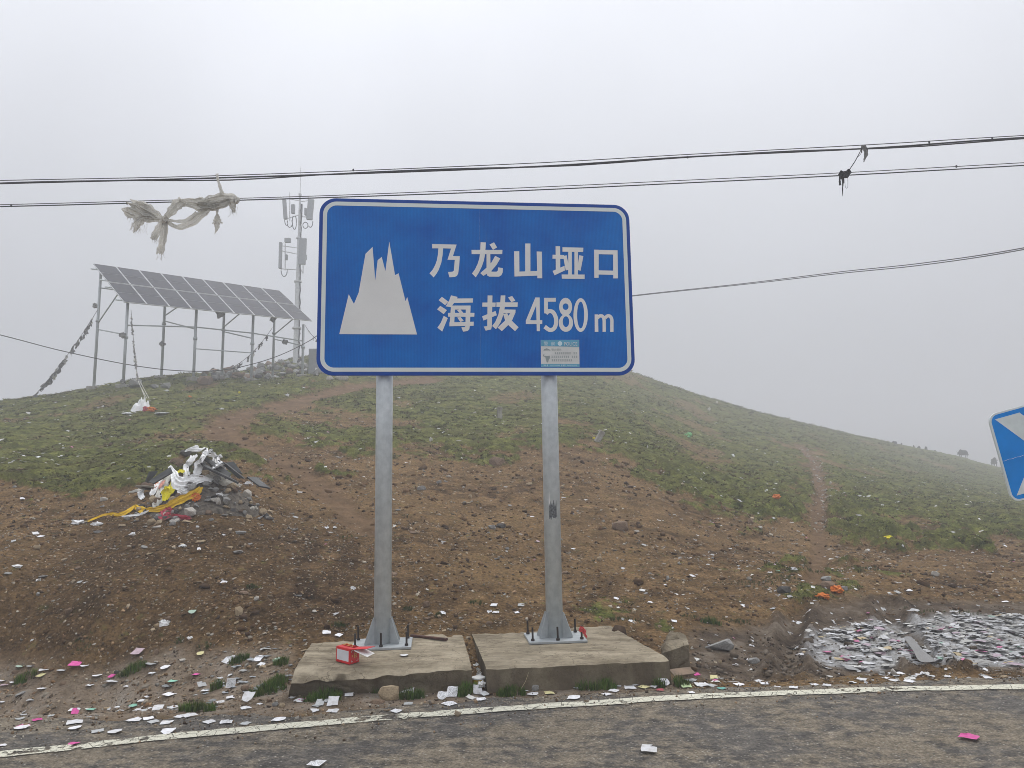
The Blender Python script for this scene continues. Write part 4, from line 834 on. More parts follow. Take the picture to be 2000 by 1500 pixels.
grass_patch('bank_grass', [(664, 1222, .09, .07, 60), (797, 1190, .07, .05, 40), (855, 1203, .05, .04, 25), (492, 1148, .07, .06, 40), (400, 1265, .09, .05, 25), (165, 1248, .1, .05, 20), (160, 1272, .1, .05, 15), (930, 1178, .1, .06, 35), (1440, 1215, .2, .06, 40), (1360, 1208, .2, .06, 40), (1220, 1210, .2, .06, 40), (1600, 1118, .5, .2, 120), (1540, 1130, .4, .2, 100), (1470, 1140, .5, .3, 90), (1700, 1112, .3, .15, 80), (350, 1252, .06, .04, 20), (1800, 1195, .3, .06, 30), (1880, 1198, .3, .06, 30), (600, 1085, .2, .15, 12), (675, 1050, .1, .06, 25)], 'small green tufts growing out of the brown bank', 9, .06, 22, [(.045, .075, .020), (.065, .095, .028), (.085, .09, .04)])
def dry_stalks():
    bm = bmesh.new()
    for a, b in (((1015, 1350), (1033, 1312)), ((1010, 1348), (1003, 1330)), ((1140, 1340), (1135, 1322)), ((1148, 1340), (1152, 1320))):
        p = hit(*a); d = at(b[0], b[1], p.y); add_tube(bm, [p, (p + d) / 2 + Vector((.01, 0, 0)), d], [.003, .002, .001], 4)
    tag(obj('dry_grass_stalks', bm, simple('dry_straw', (.42, .36, .22), .9)), 'a few dry straw coloured stalks in front of the right footing', 'grass', kind='stuff')
dry_stalks()

# ------------------------------------------------------------------ individual stones
STONE_MESH = {}
def stone_mesh(kind, col, seed, det=2):
    """one irregular faceted stone, unit size, resting on z=0"""
    rr = random.Random(seed); bm = bmesh.new(); fl = dict(flat=.30, block=.75, boulder=.62)[kind]
    for k in range(26 if det > 1 else 16):
        z = rr.uniform(-1, 1); a = rr.uniform(0, 6.28); r = math.sqrt(max(.1, 1 - z * z * .6)) * rr.uniform(.75, 1.0); bm.verts.new((r * math.cos(a) * .5, r * math.sin(a) * .42, z * .5 * fl))
    r = bmesh.ops.convex_hull(bm, input=bm.verts); bmesh.ops.delete(bm, geom=list({g for g in r['geom_interior'] + r['geom_unused'] if isinstance(g, bmesh.types.BMVert)}), context='VERTS')
    zm = min(v.co.z for v in bm.verts)
    for v in bm.verts: v.co.z -= zm
    me = bpy.data.meshes.new('stone'); bm.to_mesh(me); bm.free(); a = me.color_attributes.new('tint', 'FLOAT_COLOR', 'POINT')
    for d in a.data: d.color = (*col, 1)
    me.materials.append(M['stone']); return me
SCOL = {'grey': (.27, .265, .25), 'tan': (.36, .28, .18), 'brown': (.20, .14, .095), 'pale': (.46, .43, .38), 'dark': (.085, .080, .075)}
for kd in ('flat', 'block', 'boulder'):
    for cn, cc in SCOL.items(): STONE_MESH[kd, cn] = [stone_mesh(kd, cc, hash((kd, cn, i)) % 9999 if False else (len(kd) * 100 + len(cn) * 10 + i + ord(cn[0])), 1 if kd == 'flat' else 2) for i in range(4)]
def put_stone(loc, size, kd, cn, label, group=None, cat='stone', parent=None, rz=None, tilt=.15, sz=(1, 1, 1), sink=.12):
    me = random.choice(STONE_MESH[kd, cn]); o = bpy.data.objects.new('stone', me); COL.objects.link(o)
    o.location = Vector(loc) - Vector((0, 0, size * sink * .5)); o.rotation_euler = (random.uniform(-tilt, tilt), random.uniform(-tilt, tilt), random.uniform(0, 6.28) if rz is None else rz); o.scale = (size * sz[0], size * sz[1], size * sz[2])
    if parent is not None: o.parent = parent
    else: tag(o, label, cat, group)
    return o
def px_stone(px, py, wpx, kd, cn, label, sz=(1, 1, 1), rz=0, **k):
    p = hit(px, py); return put_stone(p + Vector((0, wpx * p.y / F_PX * .3, 0)), wpx * p.y / F_PX, kd, cn, label, sz=sz, rz=rz, **k)
for a in [(1412, 1276, 60, 'boulder', 'grey', 'pale grey rounded rock on the mud right of the right footing', (1, .8, .75)),
          (1213, 1037, 42, 'block', 'brown', 'dark brown blocky stone on the slope right of the right post', (1, .8, .7)), (1217, 1022, 30, 'flat', 'tan', 'tan flat slab lying on top of a brown block right of the right post', (1, .7, 1)),
          (968, 912, 40, 'block', 'brown', 'brown boulder in the earth just under the turf edge between the posts', (1, .8, .8)), (822, 958, 20, 'block', 'grey', 'small grey stone on the worn earth right of the left post', (1, .8, .8)),
          (978, 1032, 22, 'block', 'dark', 'dark grey stone on the earth between the posts', (1, .8, .7)), (960, 1034, 20, 'block', 'grey', 'light grey stone beside a dark one between the posts', (1, .7, .7)),
          (757, 1371, 50, 'block', 'tan', 'orange brown cracked rock lying against the left footing', (1, .7, .8)), (735, 1376, 34, 'flat', 'brown', 'low brown rock left of the orange brown one by the left footing', (1, .7, 1)),
          (1045, 1350, 17, 'block', 'grey', 'small grey stone by the grass in front of the right footing', (1, .8, 1.1)), (464, 1206, 26, 'flat', 'tan', 'upright tan slate shard on the bank left of the left footing', (.7, .4, 3.0)),
          (1475, 1297, 26, 'block', 'grey', 'grey stone in the mud below the pale rounded rock', (1, .8, .7)), (1650, 1154, 18, 'block', 'grey', 'grey stone beside the orange cloth near the muddy flat', (1, .8, .8)),
          (1622, 1152, 34, 'boulder', 'brown', 'brown boulder behind the orange cloth', (1, .8, .9)), (1617, 1137, 24, 'block', 'grey', 'grey stone topmost behind the orange cloth', (1, .8, .7)),
          (1536, 1160, 32, 'block', 'dark', 'dark wet stone left of the orange cloth', (1, .6, .7)), (1560, 1178, 22, 'flat', 'dark', 'black flat stone below the dark wet stone', (1, .6, .7)),
          (536, 1380, 14, 'block', 'grey', 'grey pebble on the verge by the left end of the left footing', (1, 1, .9)), (525, 1372, 12, 'block', 'brown', 'brown pebble on the verge left of the left footing', (1, 1, .9)), (550, 1382, 13, 'block', 'tan', 'tan pebble at the asphalt edge by the left footing', (1, 1, .9)),
          (1190, 1234, 14, 'block', 'grey', 'grey stone on the back corner of the right footing', (1, .7, .7)), (1212, 1237, 12, 'block', 'brown', 'brown stone beside the back corner of the right footing', (1, .9, .8)),
          (120, 1340, 15, 'block', 'brown', 'brown stone on the left verge among paper squares', (1, .8, .8)), (28, 1318, 22, 'block', 'brown', 'brown rock half buried on the far left verge', (1, .8, .6)), (227, 1318, 12, 'block', 'dark', 'dark stone next to a pink paper on the left verge', (1, .8, 1)),
          (143, 1378, 16, 'flat', 'tan', 'tan flat stone on the left verge above the asphalt', (1, .7, 1)), (208, 1388, 22, 'flat', 'tan', 'flat tan stone left of two mint papers on the verge', (1, .6, 1)), (383, 1340, 20, 'flat', 'brown', 'brown flat stone on the verge below a pink scrap', (1, .6, 1))]:
    px_stone(a[0], a[1], a[2], a[3], a[4], a[5], a[6])
def where(x, y):
    px = 1000 + F_PX * x / y
    if y < 7.9:
        return ('at the far left' if px < 130 else 'below the left bank' if px < 290 else 'left of the left footing' if px < 560 else 'before the left footing' if px < 760 else 'near the gap of the footings' if px < 990 else
                'before the right footing' if px < 1180 else 'by the chipped end of the right footing' if px < 1420 else 'left of the muddy hollow' if px < 1590 else 'before the muddy hollow' if px < 1800 else 'at the far right')
    return ('at the far left' if px < 130 else 'below the cairn' if px < 320 and y < 10.5 else 'right below the cairn' if px < 530 and y < 10.5 else 'beside the cairn' if px < 560 else 'left of the left post' if px < 735 else
            'just right of the left post' if px < 860 else 'midway between the posts' if px < 980 else 'just left of the right post' if px < 1065 else 'right of the right post' if px < 1250 else 'between right post and footpath' if px < 1560 else 'by the right footpath' if px < 1680 else 'at the right')
def band(y): return 'low' if y < 8.3 else 'halfway up' if y < 11 else 'high'
USED = set()
def random_stones():
    n = 0; tries = 0
    while n < 230:
        y = math.exp(random.uniform(math.log(6.7), math.log(17))); a = random.uniform(-.72, .72); x = a * y
        m = masks(np.array([x]), np.array([y])); g, tr, mud, vg, mt = [float(q[0]) for q in m]
        left = x < -.5
        if random.random() > (1 - g) * (1 - .8 * tr) * (1 - .6 * mud) * (1 - mt) * (1.0 if left else .45): continue
        if in_slab(np.array([x]), np.array([y]))[0]: continue
        s = min(.26, max(.07, 9 * y / F_PX) * math.exp(random.gauss(0, .35))); cn = random.choice(['grey', 'tan', 'brown', 'brown', 'pale', 'grey']); kd = random.choice(['flat', 'flat', 'flat', 'block'])
        szw = 'small' if s < .085 else 'middling' if s < .13 else 'large'; lab = f'{szw} {cn} {"flat stone chip" if kd == "flat" else "angular stone"} {band(y)} on the slope {where(x, y)}'
        if left: gr = 'loose stones on the bank below the cairn'
        elif x < 2.0: gr = 'loose stones on the bare slope behind the posts'
        else: gr = 'loose stones on the slope right of the sign'
        if vg > .5: lab = f'{szw} {cn} {"flat stone chip" if kd == "flat" else "angular stone"} on the dirt verge {where(x, y)}'; gr = 'loose stones on the dirt verge'
        tries += 1
        if lab in USED and tries < 900: continue
        USED.add(lab); put_stone((x, y, hz(x, y)), s, kd, cn, lab, gr, tilt=.3, sz=(1, random.uniform(.6, 1), random.uniform(.6, 1.1))); n += 1
random_stones()

# ------------------------------------------------------------------ rubble around the mast
def build_rubble():
    n = 0
    while n < 110:
        px = random.uniform(395, 640); py = random.uniform(707 + max(0, (520 - px)) * .18, 752)
        p = hit(px, py)
        if p is None or p.y < 35.5: continue
        s = random.uniform(.28, .62) if random.random() < .8 else random.uniform(.6, .95)
        kd, cn = random.choice(['block', 'boulder', 'block', 'flat']), random.choice(['grey', 'grey', 'brown', 'grey', 'dark'])
        wz = 'left of the fifth array post' if px < 432 else 'between fifth and sixth array posts' if px < 490 else 'between sixth and seventh array posts' if px < 535 else 'left of the mast foot' if px < 572 else 'right of the mast foot' if px < 600 else 'by the grey cabinet'
        put_stone(p, s, kd, cn, f'{"small" if s < .4 else "medium" if s < .6 else "big"} {cn} {dict(block="angular rock", boulder="rounded rock", flat="slab of rock")[kd]} {"low" if py > 735 else "midway" if py > 721 else "high"} in the rubble {wz}', 'rubble rocks around the mast', 'rock', tilt=.5, sz=(1, .8, random.uniform(.6, 1))); n += 1
    for px, py, w, cn, lab in [(400, 752, 34, 'brown', 'broad reddish brown boulder lying behind the solar array posts'), (322, 757, 24, 'grey', 'grey boulder on the skyline behind the third array post'), (265, 756, 30, 'grey', 'flat grey rock on the crest left of the array centre'), (300, 759, 18, 'grey', 'low grey rock on the crest behind the yellow scrap'), (420, 742, 20, 'grey', 'grey rock on the crest right of the reddish boulder'), (668, 742, 30, 'pale', 'pale whitish rock just under the lower left of the sign'), (645, 742, 16, 'pale', 'small pale rock beside the grey cabinet')]:
        p = hit(px, py) or at(px, py, 36); put_stone(p, w * p.y / F_PX, 'boulder', cn, lab, cat='rock', rz=0)
build_rubble()

# ------------------------------------------------------------------ solar array
def build_array():
    TL, TR, BL, BR = at(181, 516, 33), at(546, 569, 38), at(241, 591, 31), at(610, 628, 35.3)
    t = empty('solar_array', (TL.x, TL.y, hz(TL.x, TL.y)), label='long raised array of two rows of dark solar panels on galvanised tube posts', cat='solar array'); off = -t.location
    U = lambda u, v: TL.lerp(TR, u).lerp(BL.lerp(BR, u), v) + off
    nrm = (TR - TL).cross(BL - TL).normalized(); nrm = nrm if nrm.z > 0 else -nrm
    def quadbox(P, n, t0, t1): return [p + n * t0 for p in P] + [p + n * t1 for p in P], [(0, 1, 2, 3), (7, 6, 5, 4), (0, 4, 5, 1), (1, 5, 6, 2), (2, 6, 7, 3), (3, 7, 4, 0)]
    for r in range(2):
        for c in range(9):
            sh = .012 * r; u0, u1 = c / 9 + .0015 + sh * 0, (c + 1) / 9 - .0015; v0, v1 = (0, .487) if r == 0 else (.508, 1.0)
            P = [U(u0, v0), U(u0, v1), U(u1, v1), U(u1, v0)]; V, F = quadbox(P, nrm, 0, .04); f = pyd('panel', V, F, M['frame'], t)
            w = .022 / (P[3] - P[0]).length; h = .022 / (P[1] - P[0]).length; du, dv = u1 - u0, v1 - v0
            for k in range(2):
                a, b = (h, .5 - h * .7) if k == 0 else (.5 + h * .7, 1 - h)
                Q = [U(u0 + du * w, v0 + dv * a), U(u0 + du * w, v0 + dv * b), U(u1 - du * w, v0 + dv * b), U(u1 - du * w, v0 + dv * a)]; V, F = quadbox(Q, nrm, .041, .045); pyd('cell_sheet', V, F, M['cell'], f)
    def plane_z(x, y):
        p = Vector((x, y, 0)) ; d = (TL - p).dot(nrm) / nrm.z; return d
    tube = lambda nm, a, b, r=.03: (lambda bm: (add_cyl(bm, a + off, b + off, r, seg=8), obj(nm, bm, M['steel_pale'], t))[1])(bmesh.new())
    feet = {'A': (183, 33), 'B': (240, 31.5), 'C': (314, 34.3), 'D': (377, 33.2), 'E': (432, 35.6), 'F': (490, 34.6), 'G': (532, 37.2), 'H': (590, 35.7)}; post = {}
    for k, (px, Y) in feet.items():
        q = at(px, 760, Y); gz = hz(q.x, q.y); top = plane_z(q.x, q.y) - .06; post[k] = (Vector((q.x, q.y, gz)), Vector((q.x, q.y, top)))
        bm = bmesh.new(); add_cyl(bm, post[k][0] + off - Vector((0, 0, .1)), post[k][1] + off, .062, seg=10); mid = post[k][0].lerp(post[k][1], .56) + off
        add_cyl(bm, mid - Vector((0, 0, .05)), mid + Vector((0, 0, .05)), .095, seg=10); o = obj('post', bm, M['steel_pale'], t, True)
    P = lambda k, f: post[k][0].lerp(post[k][1], f)
    for a, b, c_, d in (('A', 'B', .52, .67), ('C', 'D', .62, .80), ('E', 'F', .57, .78), ('G', 'H', .52, .68)):
        tube('cross_tube', P(a, c_ - .03), P(b, c_ + .07), .028); tube('diagonal_brace', P(a, c_ + .02), Vector((lambda q: (q.x, q.y, plane_z(q.x, q.y) - .08))(P(a, 1).lerp(P(b, 1), .72))), .03)
    for ch in ('BDFH',):
        for i in range(3): tube('long_rail', P(ch[i], .72 if i else .70), P(ch[i + 1], .72 if i + 1 < 3 else .68), .03)
    for i in range(3): tube('long_rail', P('ACEG'[i], .84), P('ACEG'[i + 1], .84), .028)
    tube('long_rail', P('D', .42), P('F', .42), .024)
    for v in (.12, .42, .60, .92):
        bm = bmesh.new(); add_cyl(bm, U(-.025, v) - nrm * .04, U(1.005, v) - nrm * .04, .035, seg=6); obj('purlin', bm, M['steel'], t)
    for k in 'ABCDEFGH':
        p = post[k][0]; bm = bmesh.new(); add_box(bm, p + off + Vector((0, 0, -.02)), (.45, .45, .22), bevel=.02); obj('footing', bm, M['concrete_grey'], t)
    # rags caught on the frame
    for px, py, Y, w, wh in ((430, 613, 33.5, .5, 'under the middle of the panels'), (533, 624, 35.0, .35, 'on the top of the seventh post'), (186, 597, 33, .3, 'high on the leftmost post'), (556, 668, 35.6, .35, 'on the cross tube beside the last post'), (316, 672, 33.8, .3, 'halfway up the third post'), (240, 655, 31.2, .35, 'on the collar of the second post'), (240, 745, 31.2, .3, 'near the foot of the second post'), (531, 720, 36.8, .25, 'near the foot of the seventh post')):
        crumple('rag', at(px, py, Y) , w, w * .4, w * .9, M['flag_dark'], 'dark rag snagged ' + wh + ' of the solar array', 'rag', 'rags snagged on the array')
    return post
def crumple(name, c, sx, sy, sz, m, label, cat, group=None, seed=None, n=9, parent=None):
    rr = random.Random(seed if seed is not None else int(c.x * 100 + c.z * 37)); sd = Vector((rr.uniform(0, 50), rr.uniform(0, 50), rr.uniform(0, 50))); bm = bmesh.new(); bmesh.ops.create_icosphere(bm, subdivisions=3, radius=.5)
    for v in bm.verts:
        d = v.co.normalized(); k = .75 + .55 * mnoise.noise(d * 1.8 + sd) + .28 * mnoise.noise(d * 5 + sd) + .2 * mnoise.noise(d * 11 + sd); v.co = Vector((d.x * .5 * k * sx, d.y * .5 * k * sy, d.z * .5 * k * sz))
    o = obj(name, bm, m, parent); o.location = c
    if parent is None: tag(o, label, cat, group)
    return o
POSTS = build_array()

def flag_string(a, b, sag, n, wid, label, seed, r=.012, cat='prayer flags'):
    rr = random.Random(seed); a, b = Vector(a), Vector(b); t = empty('prayer_flag_string', b, label=label, cat=cat); off = -b
    P = [a.lerp(b, i / 24) - Vector((0, 0, sag * 4 * (i / 24) * (1 - i / 24))) + off for i in range(25)]
    bm = bmesh.new(); add_tube(bm, P, r, 5); obj('rope', bm, M['flag_dark'], t)
    for i in range(n):
        u = rr.uniform(.06, .97); k = u * 24; j = int(k); p = P[j].lerp(P[min(24, j + 1)], k - j); w, h = wid * rr.uniform(.5, 1.3), wid * rr.uniform(.6, 1.6); bm = bmesh.new(); d = (P[min(24, j + 1)] - P[max(0, j - 1)]).normalized()
        g = 4; vs = []
        for y_ in range(g + 1):
            for x_ in range(3):
                q = p + d * (x_ / 2 - .5) * w * (1 - .35 * y_ / g) + Vector((rr.uniform(-.3, .3) * w, rr.uniform(-.3, .3) * w, -h * y_ / g)); vs.append(bm.verts.new(q))
        for y_ in range(g):
            for x_ in range(2): bm.faces.new((vs[y_ * 3 + x_], vs[y_ * 3 + x_ + 1], vs[y_ * 3 + x_ + 4], vs[y_ * 3 + x_ + 3]))
        obj('flag', bm, M['flag_dark'] if rr.random() < .75 else M['khata_grey'], t)
def ghit(px, py, dflt): return hit(px, py) or at(px, py, dflt)
flag_string(at(195, 598, 33), (lambda p: p)(at(62, 778, 31.5)), .25, 40, .22, 'tattered prayer flag string from the leftmost array post down to the left crest', 1)
flag_string(at(256, 605, 31.2), at(270, 745, 27), .15, 34, .17, 'dense prayer flag string falling from the second array post to the white scarf heap', 2)
flag_string(at(532, 640, 36.8), at(445, 722, 33), .3, 22, .17, 'prayer flag string slung from the seventh array post down to the left', 3)
flag_string(at(595, 634, 35), at(625, 668, 37), .1, 5, .14, 'short prayer flag string running right from the last array post behind the sign', 4)
for i, (dx, dx2) in enumerate(((0, 0), (3, 7), (-1, 3))):
    bm = bmesh.new(); a = at(270 + dx, 744, 27); b = at(284 + dx2, 778, 25.6); add_tube(bm, [a, (a + b) / 2, b], .012, 4); tag(obj('guy_rope', bm, M['khata_grey']), 'pale thin rope fanning down to the white scarf heap', 'rope', 'ropes down to the scarf heap')

# ------------------------------------------------------------------ antenna mast
def build_mast():
    Y = 46.0; b = at(578, 712, Y); k = Y / F_PX; t = empty('antenna_mast', (b.x, b.y, hz(b.x, b.y)), label='tall white cellular mast with panel antennas standing behind the solar array', cat='antenna mast'); off = -t.location
    Z = lambda py: at(580, py, Y).z; ax = Vector((b.x, b.y, 0)); Pz = lambda z, dx=0, dy=0: Vector((b.x + dx, b.y + dy, z)) + off
    def cyl(nm, z0, z1, r0, r1, seg=14, dx=0, dy=0, parent=t, m='white_steel'):
        bm = bmesh.new(); add_cyl(bm, Pz(z0, dx, dy), Pz(z1, dx, dy), r0, r1, seg); return obj(nm, bm, M[m], parent, False)
    secs = [(720, 641, .20, .185), (641, 550, .175, .155), (550, 465, .12, .11), (465, 380, .085, .065)]
    for p0, p1, r0, r1 in secs:
        s = cyl('pole_section', Z(p0) - (.4 if p0 == 720 else 0), Z(p1), r0, r1); cyl('flange', Z(p1) - .05, Z(p1) + .05, r1 * 1.55, r1 * 1.55, parent=s)
    cyl('lightning_rod', Z(380), Z(325), .022, .012, 6); cyl('base_foot', Z(716) - .4, Z(712), .3, .3)
    def D(px, py, dy=0): return at(px, py, Y + dy) + off
    def box(nm, px0, py0, px1, py1, dep, dy=0, lean=0, m='grey_plastic', parent=t, bev=.02):
        c = (D(px0, py0, dy) + D(px1, py1, dy)) / 2; bm = bmesh.new(); add_box(bm, c, (abs(px1 - px0) * k, dep, abs(py1 - py0) * k), Matrix.Rotation(lean, 3, 'Y'), bev); return obj(nm, bm, M[m], parent)
    box('panel_antenna', 545, 472, 550.5, 526, .22, -.3); box('panel_antenna', 584, 464, 598, 518, .18, -.3, .03); box('panel_antenna', 553, 388, 560, 430, .2, -.3, -.09); box('panel_antenna', 600, 388, 612, 431, .18, -.3, .07); box('panel_antenna', 585.5, 397, 590, 439, .2, .2, .05)
    for q in ((569, 399, 576, 418), (595, 406, 599, 421), (558, 497, 562, 508), (556, 465, 568, 474), (596, 497, 599, 507)): box('radio_unit', *q, .22, -.1)
    def pipe(a, b_, r=.035, nm='mount_pipe'): bm = bmesh.new(); add_cyl(bm, a, b_, r, seg=8); obj(nm, bm, M['white_steel'], t)
    pipe(D(557, 476), D(557, 528)); pipe(D(566, 376), D(566, 432), .03); pipe(D(602, 384), D(602, 425), .03)
    for a, c in (((550, 480), (580, 484)), ((550, 490), (580, 496)), ((550, 525), (580, 527)), ((563, 388), (584, 392)), ((560, 427), (584, 420)), ((584, 394), (601, 392)), ((584, 423), (601, 424)), ((584, 520), (592, 534)), ((592, 534), (592, 518))): pipe(D(*a), D(*c), .03, 'mount_arm')
    def loop(cx, cy, rx, ry, a0, a1):
        bm = bmesh.new(); add_tube(bm, [D(cx + rx * math.cos(R(a)), cy + ry * math.sin(R(a)), -.3) for a in np.linspace(a0, a1, 16)], .028, 5); obj('feeder_cable', bm, M['wire'], t)
    loop(566, 436, 5, 8, -40, 220); loop(596.5, 440, 5, 6, 0, 360); loop(606, 432, 5, 12, 0, 130); loop(575, 434, 4, 14, -60, 240); loop(555, 528, 6, 12, -10, 190); loop(560, 430, 4, 10, 60, 180)
    for dx in (.19, .23):
        bm = bmesh.new(); add_tube(bm, [Pz(Z(py), dx * (.6 + .4 * (py - 380) / 330) + .03 * math.sin(py * .3), -.1) for py in np.linspace(400, 700, 26)], .03, 5); obj('feeder_cable', bm, M['wire'], t)
    for py in (600, 640, 560, 670): pipe(D(585, py), D(587, py + 4), .06, 'cable_clamp')
build_mast()
def build_cabinet():
    a, b = at(604, 745, 38), at(634, 745, 38); z1 = at(606, 683, 38).z; z0 = hz((a.x + b.x) / 2, 38) - .1; t = empty('equipment_cabinet', ((a.x + b.x) / 2, 38, z0), .1, label='tall pale grey equipment cabinet standing on the crest behind the sign edge', cat='cabinet'); w = (b - a).x
    bm = bmesh.new(); add_box(bm, (0, 0, (z1 - z0) / 2), (w, .6, z1 - z0), bevel=.02); obj('housing', bm, M['grey_plastic'], t)
    bm = bmesh.new(); add_box(bm, (0, -.31, (z1 - z0) / 2), (w * .88, .02, (z1 - z0) * .9), bevel=.008); d = obj('door', bm, M['grey_plastic'], t); bm = bmesh.new(); add_box(bm, (w * .36, -.335, (z1 - z0) * .5), (.03, .03, .15)); obj('handle', bm, M['bolt'], d)
    bm = bmesh.new(); add_box(bm, (0, -.33, .25), (.12, .015, .16)); obj('notice_plate', bm, M['sheet'], t)
build_cabinet()

# ------------------------------------------------------------------ overhead lines
def wire(name, pts, r, label, group, m='cable', seg=6, n=60, seed=0, wob=0.0):
    P = smooth_pts([at(*p) for p in pts], n); rr = np.random.default_rng(seed)
    if wob: w = np.convolve(rr.normal(0, wob, n + 8), np.ones(9) / 9, 'valid')[:n]; P[:, 2] += w
    bm = bmesh.new(); add_tube(bm, [Vector(p) for p in P], r, seg); o = obj(name, bm, M[m], smooth=True); tag(o, label, 'overhead cable', group)
WY = 10.0
def wp(pts): return [(x, y, WY) for x, y in pts]
G1, G2 = 'upper bundle of overhead cables', 'lower pair of overhead wires'
up = [(-1500, 385), (-500, 368), (0, 355), (430, 345.5), (1000, 323), (1345, 304), (1700, 285), (2000, 267), (2500, 240), (3500, 180)]
wire('overhead_cable', wp([(x, y - 2.5) for x, y in up]), .006, 'thin steel messenger wire topmost of the overhead lines', None, 'wire')
wire('overhead_cable', wp([(x, y + 3.5 + 2.5 * math.sin(x * .009)) for x, y in up]), .011, 'thick black cable winding along the upper line over the sign', None, seed=1)
wire('overhead_cable', wp([(x, y + 4 - 3 * math.sin(x * .0093 + .5)) for x in np.linspace(-1500, 3500, 24) for y in [float(np.interp(x, [p[0] for p in up], [p[1] for p in up]))]]), .009, 'second black cable twisting round the thick upper one', None, seed=2)
lo = [(-1500, 425), (-500, 412), (0, 402), (300, 394), (620, 385), (1000, 370), (1345, 354), (1640, 340), (2000, 320), (2500, 292), (3500, 232)]
wire('overhead_cable', wp([(x, y - 2.3) for x, y in lo]), .0055, 'thin grey wire on top of the lower line just over the sign', None, 'wire')
wire('overhead_cable', wp([(x, y + 1.5 + (1.5 if x > 700 else 0)) for x, y in lo]), .008, 'black wire under the thin grey one of the lower line', None)
for px, py, wh in ((1343, 307, 'on the upper cables right of the sign'), (1815, 278, 'on the upper cables right of the grey rag'), (1938, 270, 'on the upper cables at the far right'), (1868, 325, 'on the lower wires at the far right'), (690, 332, 'on the upper cables above the sign corner'), (424, 347, 'on the upper cables above the white scarf'), (248, 397, 'on the lower wires at the left end of the white scarf'), (22, 402, 'on the lower wires at the far left')):
    c = at(px, py, WY); bm = bmesh.new(); add_box(bm, c, (.022, .022, .036), bevel=.006); tag(obj('cable_clip', bm, M['cable']), 'small dark clip ' + wh, 'cable clip', 'clips on the overhead cables')
for k, dy in enumerate((0, 3.2)):
    wire('overhead_cable', [(1000, 606 + dy * .3, 52), (1237, 577 + dy * .4, 46), (1450, 554 + dy * .6, 40), (1640, 531 + dy, 35), (1800, 514 + dy * 1.2, 31), (2000, 484 + dy, 26), (2400, 400 + dy, 20)], .022, ('upper' if k == 0 else 'lower') + ' of two distant wires leaving the right side of the sign', None, 'cable')
wire('overhead_cable', [(-900, 420, 22), (-300, 580, 27), (0, 654, 30), (120, 685, 31), (250, 712, 32), (350, 724, 32.5), (440, 722, 33), (530, 700, 34), (600, 668, 35), (640, 640, 36)], .02, 'sagging black cable crossing behind the solar array posts', None, 'cable')

# ------------------------------------------------------------------ scarves and rags on the lines
RW = [1.0]
def ribbon3(P, W, face=(0, 1, 0), folds=3, amp=.2, seed=0, na=24, nc=9, rag0=0., rag1=0., bm=None):
    """cloth strip through points P of widths W, in loose lengthwise folds"""
    rr = np.random.default_rng(seed); P = smooth_pts(P, na); Wd = np.interp(np.linspace(0, 1, na), np.linspace(0, 1, len(W)), W) * RW[0]; own = bm is None; bm = bm or bmesh.new(); ph = rr.uniform(0, 6.28); rows = []; F_ = Vector(face).normalized()
    for i in range(na):
        t = Vector(P[min(i + 1, na - 1)] - P[max(i - 1, 0)]).normalized(); cr = t.cross(F_); cr = cr.normalized() if cr.length > .05 else Vector((1, 0, 0)); nn = cr.cross(t).normalized(); row = []
        for j in range(nc):
            v = j / (nc - 1) - .5; e = 0
            if rag0 and i == 0: e = -rr.uniform(0, rag0)
            if rag1 and i == na - 1: e = rr.uniform(0, rag1)
            q = Vector(P[i]) + cr * (v * Wd[i] * (1 + .12 * math.sin(i * .9 + ph))) + nn * (amp * Wd[i] * (math.sin(v * folds * 6.28 + ph + i * .12) * .5 + rr.normal(0, .09))) + t * e; row.append(bm.verts.new(q))
        rows.append(row)
    for i in range(na - 1):
        for j in range(nc - 1): bm.faces.new((rows[i][j], rows[i][j + 1], rows[i + 1][j + 1], rows[i + 1][j]))
    return bm
def A10(*pts): return [at(x, y, WY - .05 + (p[0] if p else 0)) for x, y, *p in pts]
pxm = WY / F_PX
